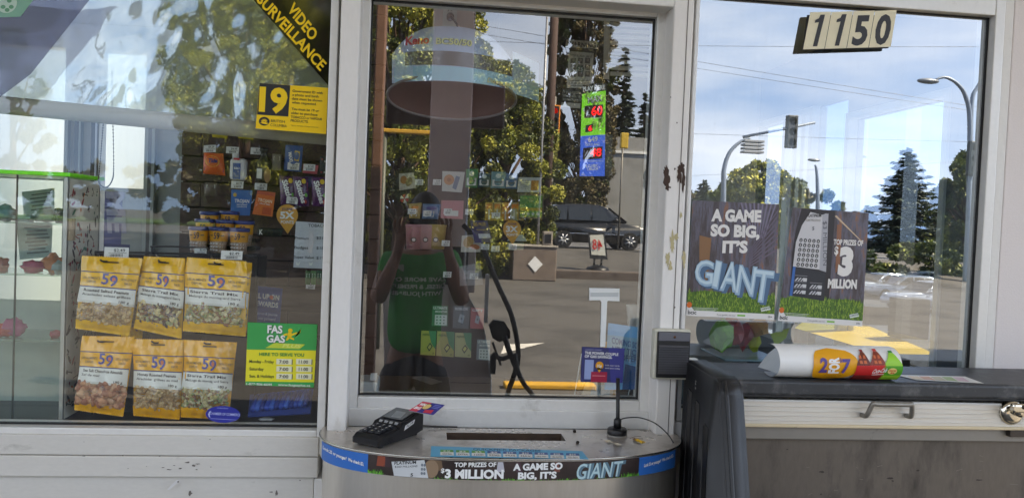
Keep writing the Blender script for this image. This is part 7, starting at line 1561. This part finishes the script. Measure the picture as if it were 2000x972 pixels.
    q = MB(); (xa_, za_), (xb_, zb_) = fs_; wa, wb = Wd/2*.80, Wd/2*.92; n_ = Vector((.02, 0, .012)); q.add([T @ (Vector((xa_*L, -wa, za_*H))+n_), T @ (Vector((xb_*L, -wb, zb_*H))+n_), T @ (Vector((xb_*L, wb, zb_*H))+n_), T @ (Vector((xa_*L, wa, za_*H))+n_)], [(0, 1, 2, 3)], CARGL); q.build('windscreen', t)
    return t
vp = ground_at(1152, 485, 29.2); car(vp, R(-3), 4.3, 1.9, 1.75, (22, 24, 28), 'black minivan driving past on the road', True, name='minivan', cat='van')
# ------------------------------------------------------------------ fuel pump with hose
PY = 3.25
FP = thing('fuel_pump', 'pale grey fuel pump with curved side standing behind the person', 'fuel pump', M(850, 770, PY))
PM = mat('pump grey', (206, 190, 186), .4, 0, .1, 3); PD = mat('pump dark', (50, 46, 46), .5)
f = mplane(PY); x0 = M(742, 700, PY).x; 
b = MB(); out = [(M(748, 990, PY).x, 0.02)]; 
pr = [(748, 1000), (748, 575), (760, 560), (895, 556), (915, 580), (932, 610), (945, 645), (953, 690), (958, 740), (960, 800), (961, 1000)]
pts3 = [Vector((M(x, y, PY).x, -PY, max(.02, M(x, y, PY).z))) for x, y in pr]; b.prism(pts3, (0, -.55, 0), PM)
for i in range(3, len(pts3)-1): b.tube([pts3[i]+Vector((0, .004, 0)), pts3[i+1]+Vector((0, .004, 0))], .006, mat('pump edge', (206, 206, 210), .3, .3), 6)
b.box(M(880, 740, PY).x, M(958, 740, PY).x, -PY+.001, -PY+.004, M(900, 746, PY).z-.004, M(900, 746, PY).z, PD); b.build('cabinet', FP)
b = MB(); b.bbox(M(838, 300, PY).x, M(919, 300, PY).x, -PY-.40, -PY-.03, .8, 3.5, mat('pump column', (226, 200, 194), .4, 0, .1, 3), .012); b.tube([M(916, 300, PY-.03), Vector((M(916, 300, PY-.03).x, -PY+.03, .9))], .008, MATS['pump edge'], 6); b.build('column', FP)
b = MB(); b.bbox(M(752, 100, PY).x, M(1002, 100, PY).x, -PY-.50, -PY-.42, M(880, 232, PY).z, 2.62, mat('dark foliage blocker', (76, 54, 50), .6, 0, .2, 4), .02); b.build('foliage_blocker', FP)  # added dark box that keeps mirrored foliage off the lottery sign
b = MB(); b.bbox(M(768, 500, PY).x, M(930, 500, PY).x, -PY-.45, -PY-.02, M(850, 570, PY).z, 1.42, PM, .01); b.bbox(M(790, 500, PY).x, M(915, 500, PY).x, -PY-.02, -PY-.014, M(850, 555, PY).z, M(850, 480, PY).z, PD, .003); b.build('head', FP)
b = MB()
for k, t_ in enumerate(('SAVE MORE ON', 'PREMIUM AND', 'DIESEL')): b.text(lambda x, y, l=0.0: (lambda p: Vector((p.x, p.y+l, p.z)))(M(x, y, PY-.02)), t_, (925, 527+9*k), (880, 526+9*k), 5.5, ink(190, 180, 200), .004, .02, up=(0, -5.5))
b.build('lettering', FP)
b = MB(); hs_ = spline([M(905, 440, PY-.05), M(935, 470, PY-.12), M(950, 500, PY-.2), (M(972, 555, PY-.25)), M(997, 610, PY-.28), M(1009, 660, PY-.28), M(1012, 700, PY-.25), M(1003, 735, PY-.2), M(990, 775, PY-.15), M(985, 830, PY-.1)], 7)
RUB = mat('hose rubber', (30, 27, 27), .5); b.tube(hs_, .017, RUB, 10); b.tube(spline([M(1005, 690, PY-.28), M(1012, 725, PY-.28), M(1024, 750, PY-.27), M(1042, 775, PY-.26), M(1060, 830, PY-.2)], 6), .016, RUB, 10); b.build('hose', FP)
b = MB(); NB = mat('nozzle black', (36, 30, 30), .5)
b.prism([M(955, 635, PY-.05), M(965, 625, PY-.05), M(985, 628, PY-.05), M(996, 645, PY-.05), M(997, 660, PY-.05), M(975, 668, PY-.05), M(962, 660, PY-.05)], (0, -.05, 0), NB)
b.tube(spline([M(985, 655, PY-.06), M(993, 680, PY-.06), M(1003, 705, PY-.1), M(1010, 722, PY-.2)], 5), .020, NB, 9); b.tube(spline([M(962, 690, PY-.06), M(980, 700, PY-.06), M(1000, 692, PY-.08)], 5), .016, NB, 8); b.tube(spline([M(962, 668, PY-.06), M(970, 690, PY-.06), M(978, 712, PY-.06)], 5), .008, NB, 7); b.bbox(M(957, 690, PY).x, M(968, 690, PY).x, -PY+.01, -PY+.06, M(960, 727, PY).z, M(960, 690, PY).z, NB, .005); b.build('nozzle', FP)
b = MB(); b.bbox(M(948, 560, PY).x, M(955, 560, PY).x, -PY-.04, -PY+.01, M(950, 630, PY).z, M(950, 535, PY).z, mat('pump side strip', (206, 204, 204), .4), .003); b.build('side_strip', FP)
# brown canopy post and the yellow topped pump behind on the island
b = MB(); b.bbox(M(722, 400, 4.1).x, M(741, 400, 4.1).x, -4.35, -4.1, 0, 3.55, mat('brown column', (112, 80, 64), .7, 0, .25, 6), .01); o = b.build('forecourt_post'); tag(o, 'slim brown post holding up the canopy beside the pump', 'post')
q0, q1 = M(744, 300, 7.5), M(868, 300, 7.5); YP = thing('barrier', 'yellow overhead bar on two thin posts at the back of the forecourt', 'barrier', ((q0.x+q1.x)/2, -7.6, 0))
b = MB(); b.bbox(q0.x-.03, q1.x+.03, -7.7, -7.6, M(800, 259, 7.5).z, M(800, 251, 7.5).z, YEL, .01); b.build('bar', YP)
for x_ in (q0.x+.03, M(845, 300, 7.5).x): b = MB(); b.tube([(x_, -7.65, 0), (x_, -7.65, M(800, 256, 7.5).z)], .03, mat('barrier post', (74, 78, 66), .5), 8); b.build('post', YP)
b = MB(); b.bbox(M(841, 300, 7.4).x, M(849, 300, 7.4).x, -7.60, -7.56, M(846, 304, 7.4).z, M(846, 268, 7.4).z, YEL, .004); b.build('plate', YP)
# rear pump white reclining arrow and other islands: concrete island below the pump
b = MB(); b.bbox(-.55, 1.0, -4.6, -3.0, -.05, .018, CONC, .01); b.build('pavement', kind='structure')
# ------------------------------------------------------------------ the person taking the picture
SKIN = mat('skin', (146, 104, 86), .55, 0, .08, 20); HAIR = mat('hair', (34, 28, 26), .6); SHIRT = mat('green shirt', (36, 138, 56), .8, 0, .2, 9, .4, 30); DENIM = mat('black shorts', (44, 42, 46), .85, 0, .2, 20); SHOE = mat('dark shoe', (30, 30, 32), .6)
PB = 2.60
def J(px, py, y): return M(px, py, y)
PER = thing('person', 'person in a green shirt and dark shorts holding a phone up with both hands', 'person', (J(812, 700, PB).x, -PB, 0))
def skin_mesh(name, joints, edges, m, parent, sub=2):
    me = bpy.data.meshes.new(name); me.from_pydata([tuple(j[0]) for j in joints], edges, []); me.materials.append(m)
    o = bpy.data.objects.new(name, me); COL.objects.link(o); o.modifiers.new('Skin', 'SKIN')
    sv = me.skin_vertices[0].data
    for k, j in enumerate(joints): sv[k].radius = (j[1], j[2] if len(j) > 2 else j[1]); sv[k].use_root = (k == 0)
    o.modifiers['Skin'].use_smooth_shade = True
    sd = o.modifiers.new('Subdivision', 'SUBSURF'); sd.levels = sub; sd.render_levels = sub
    if parent: o.parent = parent; o.matrix_parent_inverse = Matrix.Translation(parent.location).inverted()
    return o
pel = J(810, 700, PB); 
jn = [(pel, .15, .12), (J(812, 640, PB), .15, .12), (J(814, 570, PB), .165, .12), (J(818, 515, PB), .14, .10), (J(822, 488, PB-.01), .06, .06), (J(826, 462, PB-.03), .065, .07), (J(830, 432, PB-.04), .078, .092), (J(831, 406, PB-.03), .076, .09), (J(831, 388, PB-.03), .045, .055)]
ed = [(0, 1), (1, 2), (2, 3), (3, 4), (4, 5), (5, 6), (6, 7), (7, 8)]
def limb(start, pts):
    prev = start
    for p in pts: jn.append(p); ed.append((prev, len(jn)-1)); prev = len(jn)-1
    return prev
def arm(sh, el, wr, pm):
    return limb(3, [(sh, .070), ((sh+el)/2, .062), (el, .052), ((el*.6+wr*.4), .050), (wr, .030), (pm, .026, .034)])
LPX, RPX = J(784, 462, 2.30), J(868, 460, 2.30)
wl = arm(J(762, 512, PB), J(737, 585, 2.50), J(776, 496, 2.34), LPX); wr_ = arm(J(880, 508, PB), J(903, 590, 2.48), J(876, 494, 2.34), RPX)
phone_y = 2.228
def fingers(w, palm, side, tips):
    for k, (a, m_, e) in enumerate(tips): limb(w, [(a, .0105), (m_, .0095), (e, .0078)])
# fingers: fan up from the palm and curl over the phone's ends
fingers(wl, LPX, -1, [(J(772, 447, 2.29), J(770, 436, 2.27), J(773, 427, 2.25)), (J(779, 443, 2.28), J(780, 431, 2.26), J(784, 422, 2.24)), (J(786, 443, 2.275), J(789, 431, 2.25), J(793, 424, 2.232)), (J(791, 447, 2.272), J(796, 437, 2.25), J(801, 431, 2.232)), (J(795, 459, 2.28), J(801, 452, 2.265), J(806, 447, 2.26))])
fingers(wr_, RPX, 1, [(J(880, 446, 2.29), J(882, 435, 2.27), J(879, 426, 2.25)), (J(873, 442, 2.28), J(873, 430, 2.26), J(868, 421, 2.24)), (J(866, 442, 2.275), J(863, 430, 2.25), J(858, 424, 2.232)), (J(860, 446, 2.272), J(855, 437, 2.25), J(850, 431, 2.232)), (J(857, 458, 2.28), J(851, 452, 2.265), J(846, 447, 2.26))])
def leg(s_):
    hx = pel.x+s_*.10; limb(0, [(Vector((hx, -PB, .84)), .10), (Vector((hx+s_*.02, -PB+.03, .48)), .065), (Vector((hx+s_*.02, -PB, .28)), .058), (Vector((hx+s_*.02, -PB, .09)), .036), (Vector((hx+s_*.03, -PB+.10, .045)), .036), (Vector((hx+s_*.03, -PB+.17, .04)), .028)])
leg(-1); leg(1)
body = skin_mesh('body', jn, ed, SKIN, PER, 2)
sj = [(J(808, 692, PB), .225, .17), (J(809, 640, PB), .225, .18), (J(812, 570, PB), .222, .165), (J(818, 520, PB), .19, .135), (J(821, 497, PB), .085, .08)]
se = [(0, 1), (1, 2), (2, 3), (3, 4)]
for s_, (sh, el) in enumerate(((J(762, 512, PB), J(737, 585, 2.50)), (J(880, 508, PB), J(903, 590, 2.48)))): sj += [(sh, .082), (sh*.45+el*.55, .078)]; se += [(3, len(sj)-2), (len(sj)-2, len(sj)-1)]
shirt = skin_mesh('shirt', sj, se, SHIRT, PER, 2)
kj = [(J(808, 716, PB), .215, .165), (Vector((pel.x-.11, -PB, .70)), .135), (Vector((pel.x-.13, -PB+.02, .46)), .105), (Vector((pel.x+.11, -PB, .70)), .135), (Vector((pel.x+.13, -PB+.02, .46)), .105), (J(808, 668, PB), .20, .155)]
skin_mesh('shorts', kj, [(0, 1), (1, 2), (0, 3), (3, 4), (0, 5)], DENIM, PER, 2)
for s_ in (-1, 1): 
    hx = pel.x+s_*.13; b = MB(); b.ell((hx, -PB+.07, .05), (.05, .15, .05), SHOE, 12, 8); b.build('shoe', PER)
hc = J(831, 418, PB-.03)
b = MB(); vs = []; bm = bmesh.new(); bmesh.ops.create_uvsphere(bm, u_segments=20, v_segments=14, radius=1)
for v in bm.verts: v.co = Vector((v.co.x*.088, v.co.y*.104, v.co.z*.105))
bmesh.ops.delete(bm, geom=[v for v in bm.verts if v.co.z < .01 and v.co.y > -.03 or v.co.z < -.06], context='VERTS'); b.bm(bm, HAIR, True, Matrix.Translation(hc+Vector((0, -.01, .03)))); b.build('hair', PER)
b = MB(); b.ell(hc+Vector((0, .090, -.045)), (.015, .022, .024), SKIN, 10, 7); b.ell(hc+Vector((0, .086, -.085)), (.026, .008, .007), mat('lips', (112, 62, 56), .5), 10, 6)
for s_ in (-1, 1): b.ell(hc+Vector((s_*.033, .082, -.02)), (.013, .008, .008), mat('eye', (40, 34, 32), .2), 8, 6); b.ell(hc+Vector((s_*.082, 0, -.035)), (.012, .022, .032), SKIN, 8, 6); b.bbox(hc.x+s_*.033-.018, hc.x+s_*.033+.018, hc.y+.082, hc.y+.092, hc.z-.004, hc.z+.003, HAIR, .002)
b.build('face', PER)
# wording on the shirt front (reads true on the shirt, mirrored in the glass)
dg = bpy.context.evaluated_depsgraph_get(); dg.update(); sh_e = shirt.evaluated_get(dg)
from mathutils.bvhtree import BVHTree
mw = shirt.matrix_world; bv = BVHTree.FromPolygons([mw @ v.co for v in sh_e.data.vertices], [tuple(p.vertices) for p in sh_e.data.polygons])
def shirt_fn(x, y, l=0.0):
    p = M(x, y, PB); h = bv.ray_cast(Vector((p.x, -PB+1.0, p.z)), Vector((0, -1, 0)))
    q = h[0] if h[0] is not None else Vector((p.x, -PB+.12, p.z)); return q+Vector((0, .003+l, 0))
b = MB(); TXT = ink(206, 214, 206)
# in the mirror image the line starts at the right hand side
for t_, xl, xr, y in (('SAVE MORE ON', 871, 763, 546), ('DIESEL & PREMIUM', 868, 763, 559), ('WITH JOURNIE', 861, 765, 572)): b.text(shirt_fn, t_, (xl, y), (xr, y-1), 8, TXT, .001, .03, up=(0, -8))
b.poly(shirt_fn, rect(766, 514, 790, 527), ink(150, 160, 150), .001)
b.build('lettering', shirt)
PH = thing('phone', 'dark phone held sideways between the two raised hands', 'phone', (CAM.x, -2.236, 1.6))
b = MB(); b.bbox(CAM.x-.083, CAM.x+.077, -2.240, -2.231, 1.562, 1.640, BLACK, .004); b.build('body', PH)
b = MB(); b.bbox(CAM.x-.025, CAM.x+.025, -2.231, -2.227, 1.585, 1.615, mat('camera bump', (40, 40, 44), .2), .002); b.build('camera_bump', PH)
# ------------------------------------------------------------------ beyond the side window (seen through the kiosk)
def G(px, py, Y): p = W(px, py, Y); return Vector((p.x, p.y, gz(p.x, p.y)))
conifer(G(1762, 560, 58), 10.8, 5.2, 'big spreading blue green conifer beyond the car park', 12, .26, 90, None, 84)  # lined up with the mirrored conifer and enlarged to darken the pane there
conifer(G(1822, 560, 66), 6.4, 2.8, 'smaller conifer beside the spreading one', 13, .24, 60)
hedge(W(1600, 480, 68).x, W(1960, 480, 68).x, 70, -2, 3.6, 'hedge', 'green shrubs on the grass bank past the car park', 23, [LEAFM[0], LEAFM[1], LEAFM[2], BROWNL[2]], .25, 120, 3)
LP2 = G(1665, 560, 47); zt2_ = W(1667, 318, 47).z
b = MB(); b.tube([LP2, Vector((LP2.x, LP2.y, zt2_))], .09, mat('pale lamp post', (150, 170, 190), .5), 9); t = thing('street_lamp', 'thin pale lamp post with a flat head past the car park', 'street lamp', LP2); b.build('post', t); b = MB(); b.lathe([(.16, 0), (.2, .35), (.45, .36), (.45, .5), (.1, .55)], Vector((LP2.x, LP2.y, zt2_)), MATS['pale lamp post'], 14); b.build('lamp_head', t)
GRP = None
car(G(1815, 570, 36), R(186), 4.5, 1.85, 1.6, (222, 224, 228), 'white parked estate car nearest the side window', False)
car(G(1765, 560, 43), R(170), 4.5, 1.85, 1.5, (206, 210, 214), 'pale silver parked car behind the white estate', False)
car(G(1718, 556, 45), R(188), 4.4, 1.8, 1.5, (228, 230, 232), 'white parked hatchback next to the poster edge', False)
car(G(1795, 550, 50), R(175), 4.4, 1.8, 1.5, (90, 110, 120), 'dark teal parked car in the rear row', False)
